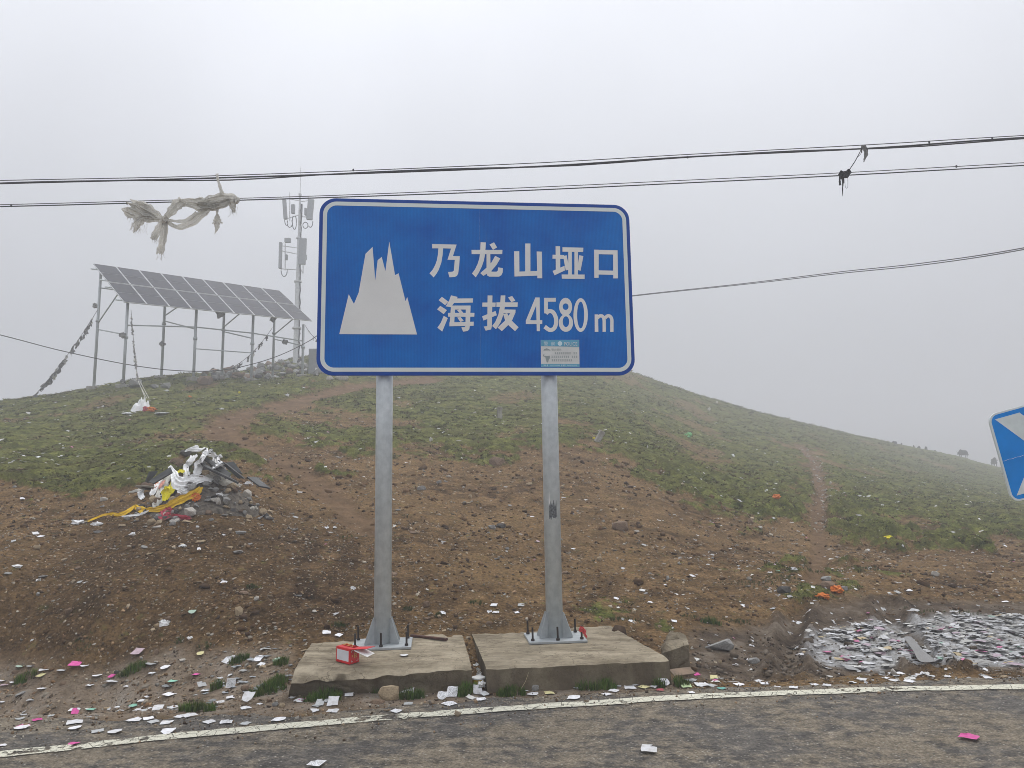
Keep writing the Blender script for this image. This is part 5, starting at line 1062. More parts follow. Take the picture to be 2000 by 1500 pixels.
def build_wire_scarf():
    bm = bmesh.new()
    ribbon3(A10((319, 428), (300, 418), (280, 408), (263, 397)), [.05, .13, .2, .10], folds=3, seed=1, bm=bm)
    ribbon3(A10((312, 430), (292, 424), (272, 415), (256, 408)), [.04, .14, .24, .22], folds=4, seed=2, rag1=.12, bm=bm)
    ribbon3(A10((300, 427), (285, 424), (270, 434), (264, 443)), [.06, .12, .12, .09], folds=3, seed=12, rag1=.10, bm=bm)
    ribbon3(A10((322, 427), (335, 414), (347, 400), (357, 393)), [.06, .12, .15, .14], folds=3, seed=3, bm=bm)
    ribbon3(A10((322, 430), (345, 443), (368, 437), (390, 420), (405, 404), (415, 395)), [.04, .06, .10, .12, .12, .10], folds=2, seed=4, na=34, bm=bm)
    ribbon3(A10((322, 428), (345, 432), (365, 430), (385, 416)), [.02, .04, .05, .06], folds=1, seed=5, bm=bm)
    ribbon3(A10((350, 391), (375, 396), (400, 398), (425, 390), (450, 387), (468, 391)), [.04, .14, .20, .17, .12, .05], folds=3, amp=.25, seed=6, na=40, bm=bm)
    ribbon3(A10((385, 398), (405, 402), (430, 399), (450, 391)), [.06, .12, .12, .08], folds=3, amp=.3, seed=16, na=24, bm=bm)
    ribbon3(A10((318, 430), (310, 446), (300, 466)), [.05, .09, .10], folds=2, seed=7, rag1=.03, bm=bm)
    ribbon3(A10((322, 432), (320, 455), (316, 475), (312, 492)), [.06, .10, .09, .10], folds=3, seed=8, rag1=.05, bm=bm)
    ribbon3(A10((325, 430), (324, 450), (320, 478)), [.04, .05, .03], folds=2, seed=9, rag1=.04, bm=bm)
    ribbon3(A10((452, 392), (455, 402), (457, 412)), [.10, .09, .04], folds=3, seed=10, rag1=.04, bm=bm)
    fr = random.Random(77)
    for (ax_, ay_, n_) in ((256, 408, 10), (258, 420, 8), (265, 443, 14), (280, 440, 8), (301, 466, 6), (313, 493, 8), (457, 412, 6)):
        for _ in range(n_):
            dx, dy = fr.uniform(-9, 9), fr.uniform(-6, 4); l = fr.uniform(6, 17); add_tube(bm, A10((ax_ + dx, ay_ + dy - 4), (ax_ + dx + fr.uniform(-3, 1), ay_ + dy + l * .5), (ax_ + dx + fr.uniform(-6, 4), ay_ + dy + l)), .0022, 3)
    o = obj('khata_scarf', bm, M['khata_grey']); tag(o, 'large dirty white ceremonial scarf knotted and draped over the lower wires at left', 'scarf')
    crumple('knot', at(321, 428, WY - .08), .11, .1, .12, M['khata_grey'], None, None, parent=o); crumple('knot', at(463, 392, WY - .06), .07, .08, .10, M['khata_grey'], None, None, parent=o)
    bm = bmesh.new(); ribbon3(A10((424, 339), (426, 352), (430, 366), (434, 380)), [.035, .03, .04, .05], folds=1, seed=20, bm=bm); ribbon3(A10((424, 395), (424.5, 408), (424, 419)), [.035, .04, .022], folds=1, seed=21, bm=bm)
    ribbon3(A10((424.5, 418), (424, 428), (424, 437)), [.03, .09, .13], folds=3, seed=22, bm=bm); ribbon3(A10((424, 436), (424, 444), (421, 453)), [.08, .06, .02], folds=2, seed=23, rag1=.05, bm=bm)
    tag(obj('prayer_streamer', bm, M['khata_grey']), 'narrow grey streamer tied to the upper cable and hanging through the white scarf', 'streamer')
    bm = bmesh.new()
    ribbon3(A10((1640, 336), (1650, 341), (1661, 333)), [.06, .10, .05], folds=4, amp=.4, seed=30, bm=bm); ribbon3(A10((1643, 340), (1646, 355), (1645.5, 370), (1645, 383)), [.05, .018, .014, .006], folds=1, seed=31, bm=bm)
    ribbon3(A10((1641, 342), (1640, 352), (1641, 362)), [.03, .022, .03], folds=1, seed=32, bm=bm); ribbon3(A10((1648, 340), (1648, 350), (1648, 358)), [.03, .012, .012], folds=1, seed=33, bm=bm)
    add_tube(bm, A10((1651, 341), (1650, 355), (1651, 365), (1653.5, 368), (1656, 365), (1656, 352), (1655, 341)), .003, 4); add_tube(bm, A10((1658, 333), (1670, 315), (1678, 300), (1684, 288)), .006, 5); add_tube(bm, A10((1674, 308), (1681, 301), (1685, 290)), .003, 4)
    o = obj('tangled_cord', bm, M['rag']); tag(o, 'black tangled cord and rag knotted round the lower wires at right', 'tangled cord'); crumple('knot', at(1650, 338, WY - .06), .12, .08, .07, M['rag'], None, None, parent=o)
    bm = bmesh.new(); ribbon3(A10((1687, 283), (1690, 292), (1691, 302), (1688, 312)), [.04, .06, .05, .02], folds=3, seed=34, rag1=.04, bm=bm); ribbon3(A10((1684, 284), (1683, 292), (1683, 299)), [.03, .02, .015], folds=1, seed=35, bm=bm)
    tag(obj('rag', bm, M['flag_dark']), 'small grey rag hanging from the upper cable at right', 'rag')
RW[0] = 1.12; build_wire_scarf(); RW[0] = 1.5
#PART3

# ------------------------------------------------------------------ prayer cairn
CC = hit(388, 985); CR = 0.86
def heap_z(x, y):
    """extra height of the cairn over the bank"""
    r = np.hypot((x - CC.x) / 1.0, (y - CC.y - .25) / .85); return .60 * np.clip(1 - r / CR, 0, 1) ** 1.3
def hz2(x, y): return hz(x, y) + float(heap_z(np.array([x]), np.array([y]))[0])
def hit2(px, py, lift=0.0):
    d = ray(px, py); ys = np.exp(np.linspace(math.log(6), math.log(40), 1500)); t = ys / d.y; z = CAM_H + d.z * t; g = H(d.x * t, ys) + heap_z(d.x * t, ys) + lift; ok = g >= z
    if not ok.any(): return at(px, py, CC.y + .3)
    y = ys[int(np.argmax(ok))]; return Vector((d.x * y / d.y, y, CAM_H + d.z * y / d.y))
def drape(name, pts, W, m, label, cat='scarf', group=None, folds=3, amp=.15, seed=0, lift=.03, na=30, nc=8, parent=None, hang=None):
    """cloth lying on the cairn or the ground along the traced path; points may carry their own lift"""
    P = [hit2(p[0], p[1], (p[2] if len(p) > 2 else lift)) for p in pts]; rr = np.random.default_rng(seed)
    bm = ribbon3(P, W, face=(0, -1, .45), folds=folds, amp=amp, seed=seed, na=na, nc=nc, rag0=.03, rag1=.03)
    for v in bm.verts:
        g = hz2(v.co.x, v.co.y) + .012
        if v.co.z < g: v.co.z = g + abs(v.co.z - g) * .15
    o = obj(name, bm, m, parent); tag(o, label, cat, group); return o
def build_cairn():
    t = empty('prayer_cairn', (CC.x, CC.y, hz(CC.x, CC.y)), label='low stone prayer cairn heaped with scarves on the left bank', cat='cairn'); off = t.location
    # solid core of earth and rubble
    bm = bmesh.new(); g = 40; vs = {}
    for i in range(g + 1):
        for j in range(g + 1):
            x = CC.x + (i / g - .5) * 2.2; y = CC.y + .25 + (j / g - .5) * 2.0; h = float(heap_z(np.array([x]), np.array([y]))[0]); n_ = .05 * mnoise.noise(Vector((x * 9, y * 9, 0))) + .03 * mnoise.noise(Vector((x * 21, y * 21, 3))); vs[i, j] = bm.verts.new(Vector((x, y, hz(x, y) + h * .93 + (n_ if h > .02 else -.04))) - off)
    for i in range(g):
        for j in range(g): bm.faces.new((vs[i, j], vs[i + 1, j], vs[i + 1, j + 1], vs[i, j + 1]))
    obj('rubble_core', bm, simple('rubble_core_earth', (.13, .11, .085), .95, 0, .3, 20, .02), t)
    rr = random.Random(9)
    for k in range(250):
        a = rr.uniform(0, 6.28); r = math.sqrt(rr.random()) * CR * 1.15; x = CC.x + r * math.cos(a); y = CC.y + .25 + r * math.sin(a) * .85
        if y > CC.y + .55: continue
        s = rr.uniform(.05, .15) if rr.random() < .8 else rr.uniform(.14, .2); p = Vector((x, y, hz2(x, y))) - off; put_stone(p, s, rr.choice(['flat', 'flat', 'block']), rr.choice(['grey', 'pale', 'tan', 'grey', 'brown', 'dark']), None, parent=t, tilt=.7)
    for px, py, w, kd, cn, sz in [(345, 912, 32, 'block', 'brown', (1, .8, .85)), (362, 890, 30, 'block', 'dark', (1, .8, .6)), (403, 885, 14, 'flat', 'tan', (1, .8, 2.4)), (412, 884, 12, 'flat', 'grey', (1, .8, 2.6)), (403, 928, 24, 'block', 'tan', (1, .8, .7)), (402, 948, 18, 'block', 'grey', (1, .8, .8)), (421, 941, 24, 'block', 'grey', (1, .8, .8)),
                              (415, 957, 22, 'flat', 'grey', (1, .8, 1.2)), (372, 953, 20, 'block', 'dark', (1, .8, .9)), (352, 972, 20, 'block', 'brown', (1, .8, .8)), (418, 978, 24, 'flat', 'pale', (1, .7, 1.2)), (497, 938, 34, 'flat', 'grey', (1, .6, 1)), (202, 978, 18, 'block', 'pale', (1, .8, .7)), (200, 990, 12, 'flat', 'grey', (1, .8, 1)),
                              (310, 1012, 17, 'block', 'grey', (1, .8, .9)), (322, 1015, 13, 'block', 'dark', (1, .8, .9)), (238, 1028, 18, 'flat', 'tan', (1, .8, 1.3)), (193, 1040, 28, 'flat', 'grey', (1, .5, .8)), (284, 1029, 12, 'flat', 'pale', (1, .8, 1)), (337, 1026, 15, 'block', 'grey', (1, .8, .8)), (366, 1020, 26, 'flat', 'tan', (1, .6, 1)), (306, 1031, 22, 'flat', 'pale', (1, .5, 1)), (469, 1043, 26, 'flat', 'grey', (1, .6, 1.1)), (392, 1060, 24, 'flat', 'tan', (1, .8, 1.1)), (407, 1004, 15, 'block', 'brown', (1, .8, .8)), (371, 1042, 10, 'flat', 'pale', (1, .8, 1)), (412, 1017, 12, 'block', 'grey', (1, .8, .7)), (449, 1070, 14, 'flat', 'tan', (1, .7, 1)), (72, 1072, 16, 'block', 'tan', (1, .7, .8))]:
        p = hit2(px, py); r = math.hypot(p.x - CC.x, p.y - CC.y)
        if r < 1.25: put_stone(p - off, w * p.y / F_PX, kd, cn, None, parent=t, rz=0, sz=sz)
        else: put_stone(p, w * p.y / F_PX, kd, cn, f'{cn} stone lying apart on the earth near the prayer cairn', 'stones near the cairn', rz=0, sz=sz)
    def sheet(name, pts, th, m, label, cat, group):
        """stiff sheet through four traced corners (px,py,lift toward the camera)"""
        P = [at(px, py, Y) for px, py, Y in pts]; n = (P[1] - P[0]).cross(P[3] - P[0]).normalized(); V = [p - n * th / 2 for p in P] + [p + n * th / 2 for p in P]
        o = pyd(name, V, [(0, 1, 2, 3), (7, 6, 5, 4), (0, 4, 5, 1), (1, 5, 6, 2), (2, 6, 7, 3), (3, 7, 4, 0)], m); tag(o, label, cat, group); return o
    y0 = CC.y
    G = 'broken dark sheets on the cairn'
    sheet('broken_sheet', [(284, 940, y0 + .05), (292, 921, y0 + .1), (308, 920, y0 + .2), (290, 944, y0 + .1)], .02, M['board'], 'small charcoal sheet standing at the far left of the cairn', 'broken sheet', G)
    sheet('broken_sheet', [(290, 941, y0 - .02), (333, 913, y0 + .02), (337, 923, y0 - .05), (300, 945, y0 - .1)], .02, M['board'], 'charcoal broken sheet leaning on the left side of the cairn', 'broken sheet', G)
    sheet('broken_sheet', [(392, 904, y0 - .02), (398, 912, y0 - .12), (466, 944, y0 - .22), (448, 933, y0 - .05)], .03, M['board'], 'long charcoal plank sloping down the right side of the cairn', 'broken sheet', G)
    sheet('broken_sheet', [(396, 896, y0 + .05), (402, 892, y0 + .1), (452, 926, y0 + .02), (446, 934, y0 - .05)], .025, M['board'], 'dark upper plank lying along the right side of the cairn', 'broken sheet', G)
    sheet('broken_sheet', [(425, 898, y0 + .15), (440, 904, y0 + .1), (478, 934, y0 + .02), (466, 934, y0 + .05)], .02, M['board'], 'narrow dark strip reaching down to the stones right of the cairn', 'broken sheet', G)
    sheet('broken_sheet', [(438, 905, y0 + .3), (457, 902, y0 + .32), (474, 926, y0 + .2), (462, 922, y0 + .22)], .02, M['board'], 'bent black corner of sheet sticking up at the right of the cairn', 'broken sheet', G)
    sheet('broken_sheet', [(482, 932, y0 + .1), (500, 933, y0 + .2), (528, 954, y0 + .1), (506, 950, y0 - .05)], .02, M['board'], 'thin grey slate strip on the ground at the far right of the cairn', 'broken sheet', G)
    W_ = M['khata_white']; Y_ = M['khata_yellow']; gw = None
    drape('khata_scarf', [(362, 880, .10), (375, 876, .13), (390, 876, .15), (400, 880, .15), (396, 892, .12), (390, 905, .1), (386, 922, .09), (380, 932, .07)], [.05, .09, .11, .09, .08, .10, .08, .05], W_, 'white scarf looped over the peak of the cairn and hanging down its middle', seed=41, na=44)
    drape('khata_scarf', [(410, 880, .14), (420, 892, .12), (422, 905, .10), (432, 917, .09), (444, 926, .07)], [.06, .07, .11, .11, .05], W_, 'white scarf trailing from the peak down the right side of the cairn', seed=42)
    drape('khata_scarf', [(398, 884, .14), (412, 889, .13), (424, 892, .12), (432, 890, .12)], [.04, .05, .05, .08], W_, 'short white scarf knotted at the right of the cairn peak', seed=43)
    drape('khata_scarf', [(331, 911, .10), (338, 922, .11), (342, 936, .11), (352, 944, .1), (368, 942, .09), (382, 938, .08), (398, 935, .07), (412, 938, .05)], [.04, .07, .11, .16, .15, .12, .06, .03], W_, 'broad white scarf slung across the front of the cairn', seed=44, na=44)
    drape('khata_scarf', [(333, 925, .07), (322, 940, .07), (316, 955, .06), (312, 972, .05), (308, 988, .03)], [.06, .09, .10, .12, .10], M['khata_grey'], 'long soiled white scarf hanging down the left front of the cairn', seed=45, amp=.35, folds=4)
    drape('khata_scarf', [(292, 941, .05), (280, 950, .04), (268, 958, .03), (252, 962, .02)], [.05, .06, .05, .03], M['khata_grey'], 'thin grey white scarf tail at the far left of the cairn', seed=46)
    drape('khata_scarf', [(276, 958, .06), (275, 966, .04), (278, 974, .03)], [.08, .06, .05], W_, 'little white rag hanging under the hat on the cairn', seed=47)
    drape('khata_scarf', [(345, 925, .12), (352, 920, .12), (360, 922, .11)], [.03, .05, .03], M['khata_lemon'], 'small yellow scarf end peeping out above the broad white one', seed=48)
    drape('khata_scarf', [(337, 938, .12), (334, 950, .11), (328, 962, .09), (323, 976, .07)], [.04, .10, .12, .05], M['khata_lemon'], 'bright lemon yellow scarf hanging on the front of the cairn', seed=49, amp=.15)
    drape('khata_scarf', [(391, 953, .10), (382, 962, .09), (365, 971, .08), (345, 980, .06), (325, 990, .05), (302, 996, .03), (282, 998, .03), (268, 993, .03), (262, 988, .06), (250, 998, .04), (232, 1006, .03), (215, 1004, .03), (197, 1008, .02), (172, 1018, .02)], [.05, .09, .08, .09, .07, .06, .08, .07, .02, .06, .05, .03, .03, .02], Y_, 'long golden yellow scarf winding down the cairn and out to the left', seed=50, na=90, amp=.15, folds=2)
    drape('khata_scarf', [(288, 1000, .02), (275, 1005, .02), (262, 1007, .02), (240, 1009, .02)], [.03, .04, .03, .02], W_, 'thin white strip lying under the golden yellow scarf', seed=51)
    drape('red_cloth', [(318, 998, .03), (326, 1008, .03), (335, 1010, .03), (352, 1011, .03), (370, 1013, .02)], [.09, .12, .07, .06, .05], M['khata_red'], 'crumpled pinkish red cloth at the foot of the cairn', 'cloth', seed=52, amp=.35); drape('red_cloth', [(325, 990, .04), (330, 996, .04), (326, 1004, .03)], [.03, .06, .05], M['khata_red'], 'short red cloth strip above the crumpled one at the cairn foot', 'cloth', seed=53)
    drape('salmon_cloth', [(318, 940, .08), (311, 948, .08), (303, 958, .06)], [.05, .10, .06], M['khata_pink'], 'faded salmon cloth tucked between hat and white scarf on the cairn', 'cloth', seed=54)
    drape('orange_cloth', [(376, 968, .07), (383, 971, .07), (390, 972, .06)], [.06, .09, .05], M['khata_orange'], 'small orange cloth under the upper end of the golden scarf', 'cloth', seed=55); drape('orange_cloth', [(302, 945, .08), (309, 943, .08), (314, 941, .08)], [.02, .05, .02], M['khata_orange'], 'tiny orange scrap beside the hat on the cairn', 'cloth', seed=56)
    drape('khata_scarf', [(378, 890, .11), (370, 902, .1), (364, 915, .09), (366, 930, .08)], [.08, .09, .08, .06], W_, 'crumpled white scarf left of the one hanging down the middle of the cairn', seed=71, amp=.35)
    drape('khata_scarf', [(405, 925, .08), (425, 935, .06), (445, 942, .05), (470, 948, .04)], [.06, .09, .08, .05], M['khata_grey'], 'soiled white scarf lying among the dark planks right of the cairn', seed=72, amp=.35)
    drape('khata_scarf', [(322, 925, .10), (313, 938, .09), (304, 952, .08), (296, 966, .05)], [.05, .07, .08, .05], M['khata_white'], 'white scarf fold between the salmon cloth and the soiled long scarf', seed=73, amp=.35)
    drape('khata_scarf', [(350, 958, .08), (362, 962, .07), (378, 958, .07)], [.05, .07, .04], M['khata_white'], 'short white scarf fold above the golden scarf on the cairn front', seed=74, amp=.35)
    drape('khata_scarf', [(340, 975, .06), (332, 985, .05), (320, 992, .04)], [.04, .06, .04], M['khata_grey'], 'pale soiled scarf end just above the golden scarf', seed=75, amp=.3)
    # hat
    c = hit2(287, 953, .09); h = empty('felt_hat', c, label='brown crowned hat with a pale wide brim lying on the left of the cairn', cat='hat')
    def lathe(name, prof, m):
        bm = bmesh.new(); seg = 22; rows = [[bm.verts.new((r * math.cos(6.283 * k / seg) * (1 + .05 * math.sin(12.566 * k / seg)), r * .8 * math.sin(6.283 * k / seg), z)) for k in range(seg)] for r, z in prof]
        for a, b in zip(rows, rows[1:]):
            for k in range(seg): bm.faces.new((a[k], a[(k + 1) % seg], b[(k + 1) % seg], b[k]))
        return obj(name, bm, m, h, True)
    lathe('crown', [(.105, 0), (.10, .03), (.09, .065), (.06, .085), (.02, .08), (.001, .078)], M['hat']); lathe('brim', [(.09, 0), (.13, -.008), (.165, .006), (.17, .012), (.165, .002), (.13, -.014), (.09, -.006)], M['brim']); h.rotation_euler = (R(-14), R(4), 0)
    # cloth scraps spread left
    for px, py, w, hh, lab in ((152, 1023, 30, 10, 'crumpled white scarf bundle on the earth left of the cairn'), (186, 1026, 26, 8, 'smaller torn white scarf heap beside the yellow scarf end'), (258, 1046, 14, 7, 'small white wad on the bank below the cairn'), (427, 968, 22, 7, 'white crumpled scrap on the stones right of the golden scarf'), (484, 948, 22, 10, 'greyish white plastic wad on the right skirt of the cairn'), (318, 1223, 26, 14, 'crumpled whitish plastic bag on the lower left bank'), (370, 1250, 16, 8, 'small white crumpled scrap at the foot of the left bank'), (355, 1068, 18, 5, 'pale rag on the bank below the cairn'), (30, 1168 - 60, 22, 6, 'pale rag at the far left of the bank')):
        p = hit2(px, py); k = p.y / F_PX; o = crumple('white_wad', p + Vector((0, .02, hh * k * .25)), w * k, w * k * .6, hh * k * 1.3, M['khata_white'], lab, 'cloth', seed=px)
build_cairn()

# ------------------------------------------------------------------ scarf heap on the turf, other cloths
def build_turf_heap():
    c = hit(275, 803); k = c.y / F_PX
    bm = bmesh.new(); n = 26; rows = []; sd = Vector((3, 8, 1))
    for i in range(13):
        f = i / 12; row = []
        for j in range(n):
            a = 6.283 * j / n; fold = 1 + .16 * math.sin(a * 6 + 1) * f + .25 * mnoise.noise(Vector((math.cos(a) * 1.7, math.sin(a) * 1.7, f * 2)) + sd) * f
            r = (.14 + .9 * f ** 1.2) * 19 * k * fold * (1.25 if math.cos(a) < 0 else .8); z = 24 * k * (1 - f ** 1.5) * (.75 + .6 * mnoise.noise(Vector((math.cos(a) * 2, math.sin(a) * 2, f * 4))))
            x, y = c.x - 3 * k + r * math.cos(a), c.y + .2 + r * math.sin(a) * .8; row.append(bm.verts.new((x, y, hz(x, y) + max(0.01, z))))
        rows.append(row)
    for a, b in zip(rows, rows[1:]):
        for j in range(n): bm.faces.new((a[j], a[(j + 1) % n], b[(j + 1) % n], b[j]))
    bm.faces.new(rows[0]); tag(obj('khata_heap', bm, M['khata_white'], smooth=True), 'white scarf draped over a small peg below the solar array', 'scarf')
    for px, py, w, h, m, lab in ((299, 803, 22, 10, 'khata_orange', 'orange cloth at the right foot of the white scarf heap'), (286, 802, 12, 9, 'khata_red', 'dark red cloth between the white scarf heap and the orange one'), (318, 808, 34, 3, 'khata_white', 'flat white strip trailing right from the scarf heap'), (252, 809, 26, 4, 'khata_white', 'white strip trailing left from the scarf heap')):
        p = hit(px, py); kk = p.y / F_PX; crumple('cloth_scrap', p + Vector((0, -.1, h * kk * .3)), w * kk, w * kk * .7, h * kk * 1.3, M[m], lab, 'cloth', seed=px)
build_turf_heap()
for px, py, w, h, m, nm, lab in ((1516, 972, 18, 8, 'khata_orange', 'orange_cloth', 'small orange cloth among the tussocks left of the right footpath'), (1733, 1054, 24, 9, 'khata_lemon', 'yellow_cloth', 'bright yellow cloth on the brown slope right of the footpath'), (1343, 853, 18, 9, 'cloth_green', 'green_cloth', 'pale green rag on the hillside right of the sign'), (1632, 1155, 30, 14, 'khata_orange', 'orange_cloth', 'orange cloth bundle beside stones above the muddy flat'), (1606, 1166, 30, 10, 'khata_orange', 'orange_cloth', 'left crumpled end of the orange bundle above the muddy flat'),
                              (371, 776, 9, 4, 'khata_orange', 'orange_cloth', 'tiny orange scrap on the turf below the solar array'), (262, 747, 9, 3, 'khata_lemon', 'yellow_cloth', 'tiny yellow scrap on the crest between array posts'), (468, 768, 6, 5, 'khata_lemon', 'yellow_cloth', 'pale yellow scrap on the turf below the array end'), (1160, 858, 7, 5, 'khata_lemon', 'yellow_cloth', 'small yellow scrap beside the tilted concrete marker'), (561, 773, 9, 5, 'khata_white', 'white_cloth', 'white scrap on the turf left of the sign'), (1497, 960, 10, 5, 'khata_white', 'white_cloth', 'white scrap just above the small orange cloth'), (326, 764, 12, 3, 'khata_white', 'white_cloth', 'white strip on the turf beneath the third array post'), (1385, 802, 7, 8, 'khata_grey', 'pale_cloth', 'pale speck of cloth high on the misty right flank'), (1400, 788, 5, 6, 'khata_grey', 'pale_cloth', 'faint pale cloth just below the right skyline'), (842, 861, 9, 8, 'khata_grey', 'white_cloth', 'white scrap at the turf edge right of the left post'), (434, 800, 12, 4, 'khata_white', 'white_cloth', 'pale scrap on the turf left of the dirt trail')):
    p = hit(px, py)
    if p: kk = p.y / F_PX; crumple(nm, p + Vector((0, -.03, h * kk * .3)), w * kk, w * kk * .7, h * kk * 1.25, M[m], lab, 'cloth', seed=px)

# ------------------------------------------------------------------ concrete markers, chunk, bar, carton, tub
def marker(px, py, hpx, wpx, lean, label):
    p = hit(px, py); k = p.y / F_PX; h, w = hpx * k, wpx * k; t = empty('marker_post', p, .3, label=label, cat='marker post'); t.rotation_euler = (0, R(lean), .25)
    bm = bmesh.new(); add_box(bm, (0, 0, h / 2 - .08), (w, w, h + .1), bevel=.012); obj('shaft', bm, M['concrete_grey'], t)
    bm = bmesh.new(); add_box(bm, (0, 0, h - .03), (w * 1.06, w * 1.06, .08), bevel=.012); obj('cap', bm, M['concrete_grey'], t)
marker(976, 817, 22, 9, 0, 'short upright concrete marker post on the turf between the sign posts')
marker(1166, 862, 22, 10, 32, 'short concrete marker post leaning to the right behind the right sign post')
def chunk():
    p = on_z(1322, 1306, 0); k = p.y / F_PX; bm = bmesh.new(); P = [(-27, 0), (24, -4), (26, 22), (-2, 34), (-24, 26)]
    bot = [bm.verts.new((p.x + a * k, p.y + b * k, -.05)) for a, b in P]; zz = [.15, .20, .26, .30, .17]; top = [bm.verts.new((p.x + a * k * .96, p.y + b * k, z)) for (a, b), z in zip(P, zz)]
    bm.faces.new(bot[::-1]); bm.faces.new(top)
    for i in range(5): bm.faces.new((bot[i], bot[(i + 1) % 5], top[(i + 1) % 5], top[i]))
    bmesh.ops.triangulate(bm, faces=bm.faces)
    for _ in range(4): bmesh.ops.subdivide_edges(bm, edges=[e for e in bm.edges if e.calc_length() > .03], cuts=1)
    bmesh.ops.triangulate(bm, faces=bm.faces); bm.normal_update()
    for v in bm.verts: v.co += v.normal * (.012 * mnoise.noise(v.co * 12) + .01 * mnoise.noise(v.co * 30)) + Vector((0, 0, .03 * mnoise.noise(v.co * 8) if v.co.z > .12 else 0))
    tag(obj('concrete_chunk', bm, M['concrete']), 'broken wedge of concrete lying against the right end of the right footing', 'concrete chunk')
chunk()
def bar():
    a, b = on_z(803, 1241, .215), on_z(873, 1249, .215); bm = bmesh.new(); d = (b - a); add_box(bm, (a + b) / 2, (d.length, .035, .022), Matrix.Rotation(math.atan2(d.y, d.x), 3, 'Z'), .003); tag(obj('steel_bar', bm, M['rust']), 'rusty flat steel bar lying behind the left sign post', 'steel bar')
bar()
def carton():
    a = on_z(657, 1291, .205); b = on_z(683, 1298, .205); c = on_z(701, 1292, .205); w = (b - a).length; d = .105; h = .125
    rz = math.atan2((b - a).y, (b - a).x); t = empty('red_carton', a, rz, label='small open red carton with a white panel and gold print on the left footing', cat='carton')
    e = .0025
    def pl(name, V, m, th=.003, parent=t):
        V = [Vector(v) for v in V]; n = (V[1] - V[0]).cross(V[-1] - V[0]).normalized() * th; k = len(V); return pyd(name, V + [v + n for v in V], [tuple(range(k)), tuple(range(2 * k - 1, k - 1, -1))] + [(i, i + k, (i + 1) % k + k, (i + 1) % k) for i in range(k)], m, parent)
    ang = math.atan2((c - b).y, (c - b).x) - rz; u = Vector((math.cos(ang), math.sin(ang), 0)) * max(.085, (c - b).length); A, B = Vector((0, 0, 0)), Vector((w, 0, 0)); C_, D_ = B + u, A + u; Z = Vector((0, 0, h))
    f = pl('front_side', [A, B, B + Z, A + Z], M['red']); r = pl('right_side', [B, C_, C_ + Z, B + Z], M['red']); pl('back_side', [C_, D_, D_ + Z, C_ + Z], M['red']); pl('left_side', [D_, A, A + Z, D_ + Z], M['red']); pl('bottom', [A, B, C_, D_], M['red'])
    pl('white_panel', [(w * .06, -.002, h * .16), (w * .93, -.002, h * .16), (w * .93, -.002, h * .86), (w * .06, -.002, h * .86)], M['carton_white'], .0015, f)
    nr = u.cross(Vector((0, 0, 1))).normalized() * .0035
    def onr(s, z): return B + u * s + Vector((0, 0, z * h)) + nr
    for P in ([(.12, .12), (.3, .12), (.3, .155), (.155, .155), (.155, .24), (.12, .24)], [(.88, .12), (.7, .12), (.7, .155), (.845, .155), (.845, .24), (.88, .24)], [(.12, .88), (.3, .88), (.3, .845), (.155, .845), (.155, .76), (.12, .76)], [(.88, .88), (.7, .88), (.7, .845), (.845, .845), (.845, .76), (.88, .76)], [(.44, .34), (.5, .34), (.5, .7), (.44, .7)], [(.56, .36), (.74, .36), (.74, .40), (.56, .40)], [(.56, .48), (.74, .48), (.74, .52), (.56, .52)], [(.56, .6), (.74, .6), (.74, .64), (.56, .64)], [(.62, .36), (.66, .36), (.66, .7), (.62, .7)], [(.2, .42), (.34, .5), (.2, .6)]):
        pyd('print', [onr(*q) for q in P], [tuple(range(len(P)))], M['gold'] if len(P) != 6 else M['carton_white'], r)
    # lid flap folded back to the right, and handle string
    F0 = C_ + Z; E0 = D_ + Z; s = Vector((.16, .05, .015)); fl = pl('lid_flap', [B + Z, C_ + Z, C_ + Z + s, B + Z + s * .9 + Vector((0, .02, 0))], M['red']); pl('torn_liner', [B + Z * .92 + s * .25, C_ + Z * .9 + s * .3, C_ + Z * .55 + s * 1.0, B + Z * .5 + s * 1.1], M['sheet'])
    bm = bmesh.new(); m0 = (A + B + C_ + D_) / 4 + Z
    for cx in (-.03, .03): add_tube(bm, [m0 + Vector((cx + .035 * math.cos(q), .02 * math.sin(q), .004 + .012 * abs(math.sin(q)))) for q in np.linspace(0, 6.0, 18)], .0022, 5)
    obj('carry_string', bm, M['gold'], t); pl('top_flap', [A + Z, B + Z, B + Z + u * .55 - Vector((0, 0, .006)), A + Z + u * .55 - Vector((0, 0, .006))], M['red'])
carton()
def gap_litter():
    rr = random.Random(5)
    for k in range(16):
        f = k / 15; px = 922 + 16 * f + rr.uniform(-3, 3); p = on_z(px, 1252 + 85 * f, .05); s = rr.uniform(.05, .09)
        crumple('plastic_scrap', p, s, s, s * .8, M['khata_grey'] if k % 3 else M['sheet'], f'{"pale grey" if k % 3 else "whitish"} crumpled wrapper at the {"back" if k < 4 else "middle" if k < 8 else "front" if k < 12 else "very front"} of the gap between the footings', 'wrapper', 'wrappers in the gap between the footings', seed=k)
    p = on_z(935, 1345, 0.0); t = empty('yellow_tub', p, .1, label='dirty yellow tub wedged at the front of the gap between the footings', cat='tub'); bm = bmesh.new(); add_cyl(bm, (0, .03, .0), (0, .03, .075), .05, .054, 16); obj('body', bm, M['yellow_tin'], t); bm = bmesh.new(); add_cyl(bm, (0, .03, .075), (0, .03, .087), .058, .058, 16); obj('rim', bm, M['sheet'], t)
gap_litter()
